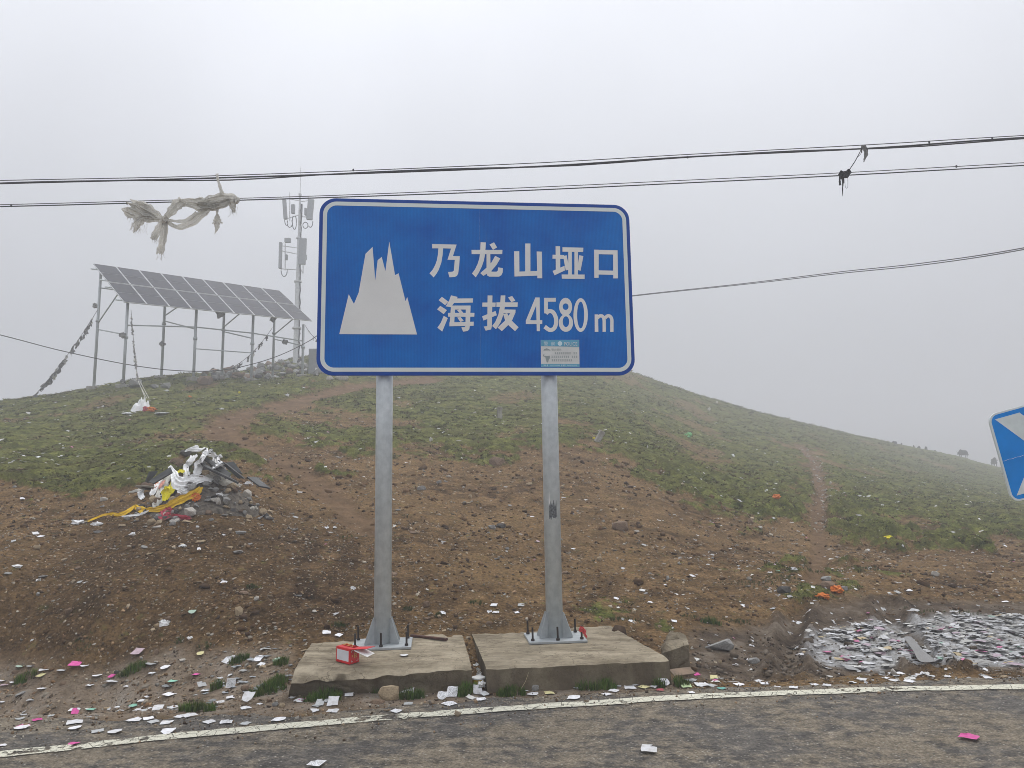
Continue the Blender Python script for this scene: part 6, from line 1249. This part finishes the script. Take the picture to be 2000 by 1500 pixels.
def red_tape():
    c = Vector((.7256 + .235, .13 - .17, 0)); p = SC + _sd_ * c.x + _sn_ * c.y + Vector((0, 0, .30)); bm = bmesh.new()
    ribbon3([p + Vector(v) for v in ((-.02, -.015, .0), (0, -.02, .02), (.02, -.01, .0), (.03, -.01, -.03), (.05, -.01, -.06))], [.02, .03, .03, .015, .01], seed=61, bm=bm); ribbon3([p + Vector(v) for v in ((-.01, -.015, .0), (-.012, -.015, .03), (-.008, -.015, .05))], [.015, .012, .006], seed=62, bm=bm)
    tag(obj('red_ribbon', bm, simple('red_plastic_ribbon', (.55, .06, .06), .6)), 'little red ribbon tied to the right front bolt of the right post', 'ribbon')
red_tape()

# ------------------------------------------------------------------ tilted arrow board at the right edge
def arrow_board():
    p0 = at(1930, 822, 7.0); Wd, Hh = .84, .84; lean = R(-15); t = empty('chevron_sign', (p0.x + .62, 7.0, hz(p0.x + .62, 7.0)), label='tilted blue and white chevron board cut by the right edge of the picture', cat='road sign')
    ctr = Vector((0, 0, 0)); tl = at(1929, 811, 7.0); ax = Vector((math.cos(R(14.4)), 0, math.sin(R(14.4)))); az = Vector((math.sin(R(10.2)), 0, -math.cos(R(10.2)))); off = -t.location
    Hh = .835
    def Q(u, v, y=0): return tl + ax * u + az * v + Vector((0, y, 0)) + off      # u to the right, v down, metres
    def outl(i, r, n=7):
        P = []
        for cu, cv, a0 in ((i + r, i + r, 180), (Wd - i - r, i + r, 270), (Wd - i - r, Hh - i - r, 0), (i + r, Hh - i - r, 90)):
            for k in range(n + 1): a = R(a0 + 90 * k / n); P.append((cu + r * math.cos(a), cv + r * math.sin(a)))
        return P
    def plate(nm, P, y0, y1, m, parent=t):
        n = len(P); V = [Q(u, v, y0) for u, v in P] + [Q(u, v, y1) for u, v in P]; return pyd(nm, V, [tuple(range(n)), tuple(range(2 * n - 1, n - 1, -1))] + [(i, i + n, (i + 1) % n + n, (i + 1) % n) for i in range(n)], m, parent)
    pn = plate('board', outl(0, .085), 0, .02, M['arrow_white']); plate('blue_field', outl(.017, .07), -.002, -.0005, M['arrow_blue'])
    for P in ([(.055, .055), (.30, .055), (.60, .4175), (.35, .4175)], [(.35, .4175), (.60, .4175), (.30, .78), (.055, .78)]): plate('chevron', P, -.004, -.0025, M['arrow_white'])
    bm = bmesh.new(); pts = [Q(.02 + i * (Wd - .04) / 40, .445 + .003 * math.sin(i * 1.7), -.0045) for i in range(41)]; add_tube(bm, pts, .0012, 4); obj('sheet_join', bm, M['sheet_border'], t)
    bm = bmesh.new(); c0 = Q(Wd / 2, .05, .06); c1 = Q(Wd / 2 + .3 * 0 + .0, Hh, .06); foot = c1 + (c1 - c0).normalized() * 1.0; foot = Vector((foot.x + .05, foot.y, .0)); 
    add_cyl(bm, c0, foot - Vector((0, 0, .1)), .038, seg=16); obj('post', bm, M['steel'], t)
    for v in (.2, .6):
        bm = bmesh.new(); add_box(bm, Q(Wd / 2, v, .035), (Wd * .8, .03, .04), Matrix.Rotation(-R(15.5), 3, 'Y')); obj('clamp_rail', bm, M['alu'], t)
arrow_board()

# ------------------------------------------------------------------ yaks on the right skyline
def yak_mesh():
    bm = bmesh.new()   # spine along X, head at -X, unit length ~2.0 m
    secs = [(-1.02, .60, .05, .07), (-.98, .62, .09, .12), (-.85, .72, .13, .17), (-.72, .85, .16, .24), (-.55, .98, .22, .36), (-.35, 1.02, .29, .46), (-.1, .93, .32, .44), (.2, .88, .33, .43), (.5, .88, .31, .42), (.75, .90, .26, .38), (.92, .90, .16, .28), (.99, .90, .05, .1)]
    rows = []
    for x, z, w, h in secs: rows.append([bm.verts.new((x, w * math.cos(a), z + h * math.sin(a) * (1.12 if math.sin(a) < 0 else 1))) for a in np.linspace(0, 6.283, 13)[:-1]])
    for a, b in zip(rows, rows[1:]):
        for j in range(12): bm.faces.new((a[j], a[(j + 1) % 12], b[(j + 1) % 12], b[j]))
    bm.faces.new(rows[0]); bm.faces.new(rows[-1][::-1])
    for x, s, kn in ((-.48, 1, -.02), (-.42, -1, .02), (.66, 1, .06), (.72, -1, .02)):
        add_tube(bm, [(x, s * .17, .7), (x + kn, s * .17, .42), (x + kn * 1.6, s * .16, .30), (x + kn * .6, s * .16, .12), (x + kn * .5 - .02, s * .16, -.03)], [.17, .12, .075, .055, .07], 8)
    for s in (-1, 1): add_tube(bm, [(-.86, s * .10, .86), (-.87, s * .24, .93), (-.9, s * .30, 1.06), (-.86, s * .27, 1.16)], [.035, .03, .02, .006], 6); add_tube(bm, [(-.80, s * .13, .86), (-.78, s * .26, .82)], [.04, .015], 5)
    add_tube(bm, [(.96, 0, 1.0), (1.06, 0, .8), (1.07, 0, .5), (1.05, 0, .3)], [.04, .06, .11, .05], 7)
    # skirt of long hair
    for s in (-1, 1): add_box(bm, (.08, s * .22, .52), (1.15, .10, .3), bevel=.04)
    bmesh.ops.recalc_face_normals(bm, faces=bm.faces); me = bpy.data.meshes.new('yak'); bm.to_mesh(me); bm.free(); me.materials.append(M['yak'])
    me.polygons.foreach_set('use_smooth', np.ones(len(me.polygons), bool)); return me
YM = yak_mesh()
for px, py, hpx, dY, rz, lab in ((1747, 866, 11, 0, .3, 'uppermost dark yak on the misty right skyline, showing only its back'), (1761, 871, 8, 2, 1.2, 'small dark yak just below the uppermost one on the skyline'), (1785, 880, 9, 1, 1.0, 'third yak down the right skyline, small and rounded'), (1795, 884, 11, 1, 1.4, 'fourth yak down the skyline close against the third'), (1809, 889, 14, 0, 1.1, 'rounded yak at the lower end of the middle cluster on the skyline'), (1826, 892, 6, 2, .2, 'faint low yak just right of the middle cluster'), (1881, 902, 19, 0, .1, 'yak standing alone in profile on the right skyline'), (1943, 924, 21, 0, 1.3, 'last dark yak half hidden beside the tilted chevron board')):
    Yc = float(np.interp(px, [c[0] for c in CREST], [c[2] for c in CREST])) + dY - 1; cyp = float(np.interp(px, [c[0] for c in CREST], [c[1] for c in CREST])); q = at(px, cyp, Yc); s = hpx * q.y / F_PX / 1.6
    o = bpy.data.objects.new('yak', YM); COL.objects.link(o); s *= .88; o.location = (q.x, q.y, hz(q.x, q.y) - (0 if hpx > 18 else .42) * s); o.scale = (s, s, s); o.rotation_euler = (0, 0, rz); tag(o, lab, 'yak', 'yaks grazing along the right skyline')

# ------------------------------------------------------------------ puddle, mud clods
def puddle():
    P = [(1764, 1244), (1778, 1243), (1793, 1258), (1806, 1272), (1826, 1290), (1803, 1293), (1792, 1287), (1783, 1270)]; V = [on_z(x, y, -.012) for x, y in P]; pts = smooth_pts(V + [V[0]], 40)[:-1]; tag(pyd('puddle', [tuple(p) for p in pts], [tuple(range(len(pts)))], M['water']), 'narrow strip of muddy water in the right wheel rut', kind='structure')
puddle()
def mud_clods():
    n = 2600; c = []
    x = RNG.uniform(1.7, 5.6, n); y = RNG.uniform(6.0, 8.4, n); m = masks(x, y); d = np.minimum(pline(x, y, RUT1), pline(x, y, RUT2)); keep = RNG.random(n) < m[2] * (.18 + .9 * np.exp(-(d / .3) ** 2)) * (1 - .5 * m[4]); x, y = x[keep], y[keep]; k = len(x); s = np.exp(RNG.normal(math.log(.026), .5, k))
    o = scatter('mud_clods', SVr, np.stack([x, y, H(x, y) + s * .15], 1), np.stack([s * 1.3, s, s * .8], 1), RNG.uniform(0, 6.28, k), UP(k), np.array([(.075, .056, .040), (.11, .085, .06), (.16, .13, .10)])[RNG.integers(0, 3, k)], M['stone'], jit=.4); tag(o, 'clods of churned brown mud beside the wheel ruts', 'mud', kind='stuff')
mud_clods()

# ------------------------------------------------------------------ paper
PW = [(.62, .62, .64), (.55, .56, .58), (.66, .66, .66), (.50, .51, .52)]
PCOL = {'white': (.74, .74, .76), 'grey': (.44, .45, .45), 'pink': (.70, .10, .36), 'magenta': (.62, .07, .30), 'mint': (.26, .55, .42), 'green': (.42, .55, .45), 'yellow': (.68, .62, .32), 'pale pink': (.58, .44, .50), 'red': (.42, .06, .09), 'lime': (.50, .62, .34), 'teal': (.12, .35, .30)}
def printed_paper_material(name):
    m, nt, b = mat('block_printed_paper' if name == 'printed' else 'plain_paper_square'); a = nt.nodes.new('ShaderNodeAttribute'); a.attribute_name = 'tint'; v = coords(nt, 'Object')
    n = noise_n(nt, v, 16, 3, .8); e = nt.nodes.new('ShaderNodeSeparateXYZ'); nt.links.new(v, e.inputs[0])
    ax = N(nt, 'ShaderNodeMath', operation='ABSOLUTE'); ay = N(nt, 'ShaderNodeMath', operation='ABSOLUTE'); nt.links.new(e.outputs['X'], ax.inputs[0]); nt.links.new(e.outputs['Y'], ay.inputs[0]); mxx = N(nt, 'ShaderNodeMath', operation='MAXIMUM'); nt.links.new(ax.outputs[0], mxx.inputs[0]); nt.links.new(ay.outputs[0], mxx.inputs[1])
    inner = ramp(nt, mxx.outputs[0], [(.40, 1.0), (.42, 0.0)]); ink = ramp(nt, n, [(.50, 0.0), (.54, .65)]); f = N(nt, 'ShaderNodeMath', operation='MULTIPLY'); nt.links.new(inner, f.inputs[0]); nt.links.new(ink, f.inputs[1])
    oi = nt.nodes.new('ShaderNodeObjectInfo'); dirt = ramp(nt, noise_n(nt, v, 2.2, 4, .6), [(.45, (1.0,) * 3), (.75, (.72, .69, .64))]); tone = ramp(nt, oi.outputs['Random'], [(0, (.82, .82, .80)), (1, (1.12,) * 3)]); cc = mixc(nt, 1.0, mixc(nt, 1.0, a.outputs['Color'], dirt, 'MULTIPLY'), tone, 'MULTIPLY')
    nt.links.new(mixc(nt, f.outputs[0] if name == 'printed' else 0.0, cc, (.10, .12, .12)), b.inputs['Base Color']); b.inputs['Roughness'].default_value = .8; return m
M['printed'] = printed_paper_material('printed'); M['plain'] = printed_paper_material('plain'); PV = paper_variants(14, 31, .06, .03)
PMESH = {}
for _i, (_v, _t) in enumerate(PV):
    if _i % 3 == 1: _v[15] = _v[10] + [.02, .02, .10]; _v[14][2] += .04; _v[11][2] += .04       # turned-up corner
    if _i % 3 == 2: _v[0] += [.12, .16, .02]; _v[3] += [-.06, .1, .12]; _v[7][2] += .06       # torn corner; PMESH = {}
def paper_mesh(i, col, m):
    k = (i, col, m)
    if k not in PMESH:
        V, T = PV[i]; me = bpy.data.meshes.new('paper'); me.from_pydata([tuple(v) for v in V], [], [tuple(t) for t in T]); a = me.color_attributes.new('tint', 'FLOAT_COLOR', 'POINT')
        for d in a.data: d.color = (*PCOL[col], 1)
        me.materials.append(M[m]); me.polygons.foreach_set('use_smooth', np.ones(len(me.polygons), bool)); PMESH[k] = me
    return PMESH[k]
def put_paper(x, y, s, col, label, group=None, rz=None, tilt=0.0, dirx=None, printed=False, z=None, asp=1.0):
    o = bpy.data.objects.new('paper_square', paper_mesh(random.randrange(len(PV)), col, 'printed' if printed else 'plain')); COL.objects.link(o)
    gz = float(surf(x, y)[0]) if z is None else z; n = normal_at(np.array([x]), np.array([y]))[0] if (z is None and gz > .03) else np.array([0, 0, 1.0])
    rz = random.uniform(0, 1.57) if rz is None else rz; B = Matrix(basis(np.array([n]), np.array([rz]))[0].tolist()); tl = Matrix.Rotation(tilt, 3, 'X'); rot = B @ Matrix.Rotation(0, 3, 'Z') if not tilt else Matrix.Rotation(rz, 3, 'Z') @ tl
    o.matrix_world = Matrix.Translation(Vector((x, y, gz + .006 + (math.sin(tilt) * s * .5 if tilt else 0)))) @ rot.to_4x4() @ Matrix.Diagonal((s * asp, s, s * .9, 1)); tag(o, label, 'paper', group); return o
def plabel(col, x, y, s, up, mud):
    sz = 'small' if s < .07 else 'large' if s > .10 else 'medium'; t = 'tilted ' if up else ''
    if y < float(road_edge(np.array([x]))[0]): return f'{sz} {t}{col} paper on the asphalt {"beside the white line" if y < float(line_y(x)) + .35 else "beside the dirt verge"} {where(x, y)}', 'papers on the asphalt'
    if y < 7.9 and x < -1.9:
        b = 'near the asphalt' if y < 6.35 else 'under the bank' if y > 7.0 else 'mid verge'; return f'{sz} {t}{col} paper on the dirt {b} {where(x, y)}', 'papers on the left verge'
    if mud: return f'{sz} {t}{col} paper on the muddy flat {where(x, y)}', 'papers on the muddy flat'
    if y > 7.9: return f'{sz} {t}{col} paper scrap {band(y)} on the slope {where(x, y)}', 'papers on the slope'
    return f'{sz} {t}{col} paper among litter {where(x, y)}', 'papers near the footings'
def pp(px, py, w, col='white', up=0, pr=0, lab=None, gr=None, z=None):
    if z is not None: p = on_z(px, py, z)
    else:
        p = hit(px, py); q = on_z(px, py, .012)
        if q.y < float(road_edge(np.array([q.x]))[0]): p = q
    s = min(.2, max(.03, w * p.y / F_PX * (.76 if up else .68)))
    if lab is None:
        lab, gr = plabel(col, p.x, p.y, s, up, False)
    return put_paper(p.x, p.y, s, col, lab, gr, tilt=R(up) if up else 0.0, rz=(random.uniform(-.3, .3) if up else None), printed=bool(pr), z=z)
for a in [(87, 1309, 26), (190, 1321, 24), (322, 1307, 20, 'white', 15), (297, 1316, 20), (176, 1339, 18), (84, 1345, 24), (221, 1331, 36), (248, 1341, 14), (146, 1387, 28), (146, 1410, 38), (146, 1422, 30), (43, 1421, 36), (224, 1429, 34), (326, 1411, 30), (262, 1406, 34), (290, 1403, 26), (280, 1369, 24), (231, 1382, 18), (272, 1387, 24), (309, 1385, 24, 'white', 12), (328, 1430, 30, 'white', 8), (409, 1410, 28), (442, 1411, 32, 'white', 0, 1), (333, 1357, 32), (402, 1350, 22), (433, 1335, 22), (431, 1325, 18, 'white', 0, 1), (451, 1363, 24), (431, 1372, 22), (480, 1384, 26), (545, 1406, 32), (6, 1330, 18), (4, 1372, 14), (6, 1455, 18), (370, 1397, 34), (352, 1399, 24), (121, 1310, 26, 'grey'), (60, 1302, 20, 'grey'), (298, 1297, 34, 'grey'), (100, 1399, 16, 'grey'), (40, 1403, 22, 'grey'), (480, 1413, 24, 'grey'), (300, 1409, 26, 'grey'), (190, 1427, 30, 'grey'), (60, 1368, 20, 'grey'), (505, 1287, 26), (448, 1289, 32), (540, 1290, 20, 'green'),
          (339, 1331, 24, 'mint'), (179, 1386, 22, 'mint'), (263, 1379, 24, 'mint'), (41, 1302, 26, 'green'), (375, 1198, 17, 'green', 20), (218, 1323, 14, 'pink', 20), (384, 1318, 18, 'pink'), (73, 1405, 22, 'magenta'), (45, 1417, 26, 'pink'), (143, 1452, 26, 'pink'), (269, 1277, 24, 'pale pink', 25), (81, 1321, 18, 'yellow', 15), (391, 1280, 16, 'yellow', 20), (165, 1301, 20, 'white'), (10, 1338, 20, 'pale pink'),
          (638, 1238, 20, 'white', 15), (662, 1241, 18), (650, 1389, 30), (682, 1359, 20, 'white', 8), (729, 1351, 22, 'white', 12), (773, 1389, 28), (864, 1366, 24, 'white', 35, 1), (878, 1374, 34, 'white', 0, 1), (798, 1374, 24, 'grey'), (584, 1370, 26), (592, 1368, 18, 'pink'), (932, 1342, 18), (620, 1379, 22, 'grey'), (939, 1366, 26),
          (1027, 1349, 20), (1041, 1357, 28), (1120, 1338, 34), (1128, 1345, 22, 'grey'), (1199, 1350, 26), (1185, 1356, 22), (1230, 1344, 30), (1240, 1338, 18), (1258, 1343, 26, 'yellow'), (1267, 1322, 22, 'white', 25), (1350, 1353, 18), (1340, 1342, 24, 'lime', 10), (1219, 1335, 22, 'red', 15), (1205, 1340, 26, 'grey'), (1360, 1319, 16, 'magenta', 10), (1394, 1325, 18, 'yellow', 15), (1396, 1330, 14, 'pink'), (1289, 1348, 20, 'red'), (1350, 1330, 30, 'grey'), (1370, 1338, 34), (1390, 1340, 24, 'grey'), (1410, 1345, 22, 'teal'), (1317, 1214, 14), (1234, 1214, 16), (1009, 1197, 14), (965, 1184, 16, 'white', 15), (1443, 1338, 24), (1493, 1336, 22), (1482, 1331, 20), (1550, 1342, 22), (1683, 1328, 24), (1761, 1316, 24), (1615, 1338, 22), (1591, 1337, 20), (1665, 1334, 18), (1746, 1329, 22), (1776, 1330, 26), (1730, 1325, 16), (1850, 1322, 18), (1930, 1324, 20)]:
    pp(*a)
pp(148, 1299, 28, 'pink', 12, lab='hot pink paper sheet on the dirt verge at the far left'); pp(451, 1343, 22, 'white', 62, 1, lab='upright paper printed with dark marks standing in grass on the left verge'); pp(484, 1370, 28, 'white', 40, lab='white blank paper propped up at an angle by the big grass clump')
pp(650, 1377, 26, 'white', 40, lab='white paper propped upright in front of the left footing'); pp(798, 1352, 34, 'white', 38, 1, lab='printed paper leaning on a pale green sheet before the left footing'); pp(788, 1349, 26, 'green', 38, lab='pale green sheet behind a printed paper before the left footing'); pp(884, 1360, 26, 'white', 45, 1, lab='printed paper standing on its corner in front of the left footing')
pp(933, 1357, 22, 'white', 75, lab='square white paper standing upright before the gap of the footings'); pp(977, 1347, 26, 'white', 30, lab='curled white paper before the left end of the right footing'); pp(1085, 1342, 30, 'white', 30, 1, lab='printed white paper leaning before the middle of the right footing'); pp(1297, 1339, 24, 'white', 35, lab='tilted white paper at the right corner of the right footing')
pp(1121, 1363, 32, lab='white paper square alone right beside the road line'); pp(1268, 1466, 38, 'white', 6, lab='large white paper on the near asphalt in the middle foreground', z=.014); pp(618, 1493, 40, 'white', 0, 1, lab='printed paper cut by the bottom edge on the near asphalt', z=.014); pp(1893, 1440, 44, 'pink', lab='bright pink paper on the near asphalt at right', z=.014)
pp(790, 1281, 22, 'white', 0, lab='small white paper on the left footing beside the base plate', z=.203); pp(437, 1138, 16, 'white', lab='white paper square high on the bank below the cairn')
def cardboard():
    p = on_z(1335, 1319, .02); bm = bmesh.new(); add_box(bm, p + Vector((0, .05, .02)), (.20, .12, .006), Matrix.Rotation(R(14), 3, 'X') @ Matrix.Rotation(R(12), 3, 'Z')); tag(obj('cardboard_piece', bm, M['brown_cardboard']), 'flat brown cardboard piece at the right end of the right footing', 'cardboard')
cardboard()
def random_papers():
    n = 0
    while n < 84:
        y = math.exp(random.uniform(math.log(5.4), math.log(17))); a = random.uniform(-.70, .70); x = a * y; xa, ya = np.array([x]), np.array([y])
        re = float(road_edge(xa)[0])
        if y < re and (random.random() > .25 or y < float(line_y(xa)[0]) + .1): continue
        g, tr, mud, vg, mt = [float(q[0]) for q in masks(xa, ya)]
        if random.random() > (.4 + .6 * vg) * (1 - .5 * tr) * (1 if x < -1 or x > .8 or y > 9 else .3): continue
        if in_slab(xa, ya)[0] or mt > .3: continue
        col = random.choices(['white', 'grey', 'pale pink', 'mint', 'yellow', 'pink'], [10, 7, .25, .2, .25, .2])[0]; s = random.uniform(.045, .09)
        tu = random.choice([0, 0, 0, R(random.uniform(8, 30))]); lab, gr = plabel(col, x, y, s, tu > 0, mud > .5)
        tries = globals().get('_pt', 0) + 1; globals()['_pt'] = tries
        if lab in USED and tries < 600: continue
        USED.add(lab); put_paper(x, y, s, col, lab, gr, tilt=tu, asp=random.uniform(.6, 1.1)); n += 1
random_papers()
def litter_stuff():
    SC_ = paper_variants(8, 51, .28, .13)
    C = np.array([(.70, .70, .71), (.58, .58, .58), (.46, .46, .455), (.36, .35, .33), (.64, .63, .59), (.52, .52, .52)])
    def cols(k, bright=.0, pale=False):
        c = C[RNG.integers(0, len(C), k)] * RNG.uniform(.75, 1.1, (k, 1)); r = RNG.random(k)
        for (lo, hi, cc) in ((0, .35, (.60, .22, .36)), (.35, .5, (.34, .48, .40)), (.5, .75, (.52, .42, .26)), (.75, 1, (.50, .40, .45))): q = (r < bright * hi) & (r >= bright * lo); c[q] = cc
        return c
    # the trampled mat of wet prayer papers in the muddy hollow
    x = RNG.uniform(1.9, 6.4, 26000); y = RNG.uniform(6.2, 9.6, 26000); mt = masks(x, y)[4]; keep = RNG.random(26000) < mt * .12 * (.4 + .9 * sstep(-.4, .2, fbm(x * 3, y * 3, 401, 3))); x, y = x[keep], y[keep]; k = len(x); s = RNG.uniform(.03, .10, k)
    o = scatter('paper_litter_mat', SC_, np.stack([x, y, H(x, y) + RNG.uniform(0, .035, k)], 1), np.stack([s * 1.2, s * RNG.uniform(.5, 1.2, k), s * .3], 1), RNG.uniform(0, 6.28, k), UP(k), cols(k, .10) * .82, M['paper'], jit=.10, colvar=.15); tag(o, 'grey mat of wet trampled paper filling the muddy hollow at right', 'litter', kind='stuff')
    # weathered scraps blown over verge, slope and turf
    x, y = fan(26000, 5.6, 60); m = masks(x, y); dens = .09 + .10 * m[3] * (x < .5) + .35 * (m[0] > .5) + .75 * sstep(.8, 2.2, x) * sstep(16, 10, y) ; dens = dens * (.25 + .9 * sstep(-.2, .5, fbm(x * 1.1, y * 1.1, 421, 3))) * np.where(m[1] > .5, .25, 1); keep = (RNG.random(len(x)) < dens * .5) & (y > road_edge(x)) & ~in_slab(x, y); x, y = x[keep], y[keep]; k = len(x); s = np.clip(np.exp(RNG.normal(math.log(.045), .38, k)), .018, .10) * np.clip(y / 14, .75, 1.9) ** .8
    z = H(x, y); turf = masks(x, y)[0]; o = scatter('weathered_scraps', SC_, np.stack([x, y, z + .008 + .03 * turf], 1), np.stack([s, s * RNG.uniform(.4, 1, k), s * .35], 1), RNG.uniform(0, 6.28, k), normal_at(x, y), cols(k, .03), M['paper'], jit=.12); tag(o, 'small weathered paper scraps blown all over the slope', 'litter', kind='stuff')
    # dull slabs of trodden paper pulp on the left verge
    x = RNG.uniform(-4.6, -1.6, 9000); y = RNG.uniform(6.2, 7.7, 9000); n_ = fbm(x * 1.6, y * 2.6, 431, 3); keep = (RNG.random(9000) < sstep(0.0, .4, n_) * .02) & (masks(x, y)[3] > .4) & (y > road_edge(x)); x, y = x[keep], y[keep]; k = len(x); s = RNG.uniform(.04, .10, k)
    o = scatter('trodden_paper', SC_, np.stack([x, y, H(x, y) + .004], 1), np.stack([s, s, s * .25], 1), RNG.uniform(0, 6.28, k), UP(k), np.array([(.30, .32, .33), (.22, .23, .23), (.36, .36, .34)])[RNG.integers(0, 3, k)], M['paper'], jit=.03); tag(o, 'dull trodden paper pulp on the left verge', 'litter', kind='stuff')
litter_stuff()
def settle_labels():
    """where two or three look-alikes share a label, say which one by its place"""
    by = {}
    for o in S.objects:
        if o.parent is None and o.get('label'): by.setdefault(o['label'], []).append(o)
    words = {2: ('left of two, ', 'right of two, '), 3: ('left of three, ', 'middle of three, ', 'right of three, '), 4: ('leftmost of four, ', 'second from left of four, ', 'third from left of four, ', 'rightmost of four, ')}
    for k_ in (5, 6, 7): words[k_] = tuple([f'leftmost of {k_}, '] + [f'{n_} from left of {k_}, ' for n_ in ('second', 'third', 'fourth', 'fifth', 'sixth')][:k_ - 2] + [f'rightmost of {k_}, '])
    for lab, os_ in by.items():
        if len(os_) in words:
            os_.sort(key=lambda o: (o.matrix_basis.translation.x if o.type == 'EMPTY' or o.location.length > 0 else 0) / max(1, o.location.y))
            for w, o in zip(words[len(os_)], os_):
                l = w + lab
                for a_, b_ in ((' lying', ''), (' the ', ' '), ('middling ', ''), ('medium ', ''), ('halfway up on slope', 'on slope'), (' on slope between', ' between')):
                    if len(l.split()) > 16: l = l.replace(a_, b_)
                o['label'] = l
settle_labels()
for o in S.objects:
    if o.parent is None and o.get('label') and len(o['label'].split()) > 16:
        l = o['label']
        for a_, b_ in ((' the ', ' '), ('array posts', 'posts'), ('medium ', ''), ('small ', ''), ('middling ', '')):
            if len(l.split()) > 16: l = l.replace(a_, b_)
        o['label'] = l
print('objects', len(bpy.data.objects), 'tris', sum(len(o.data.polygons) for o in S.objects if o.type == 'MESH'))
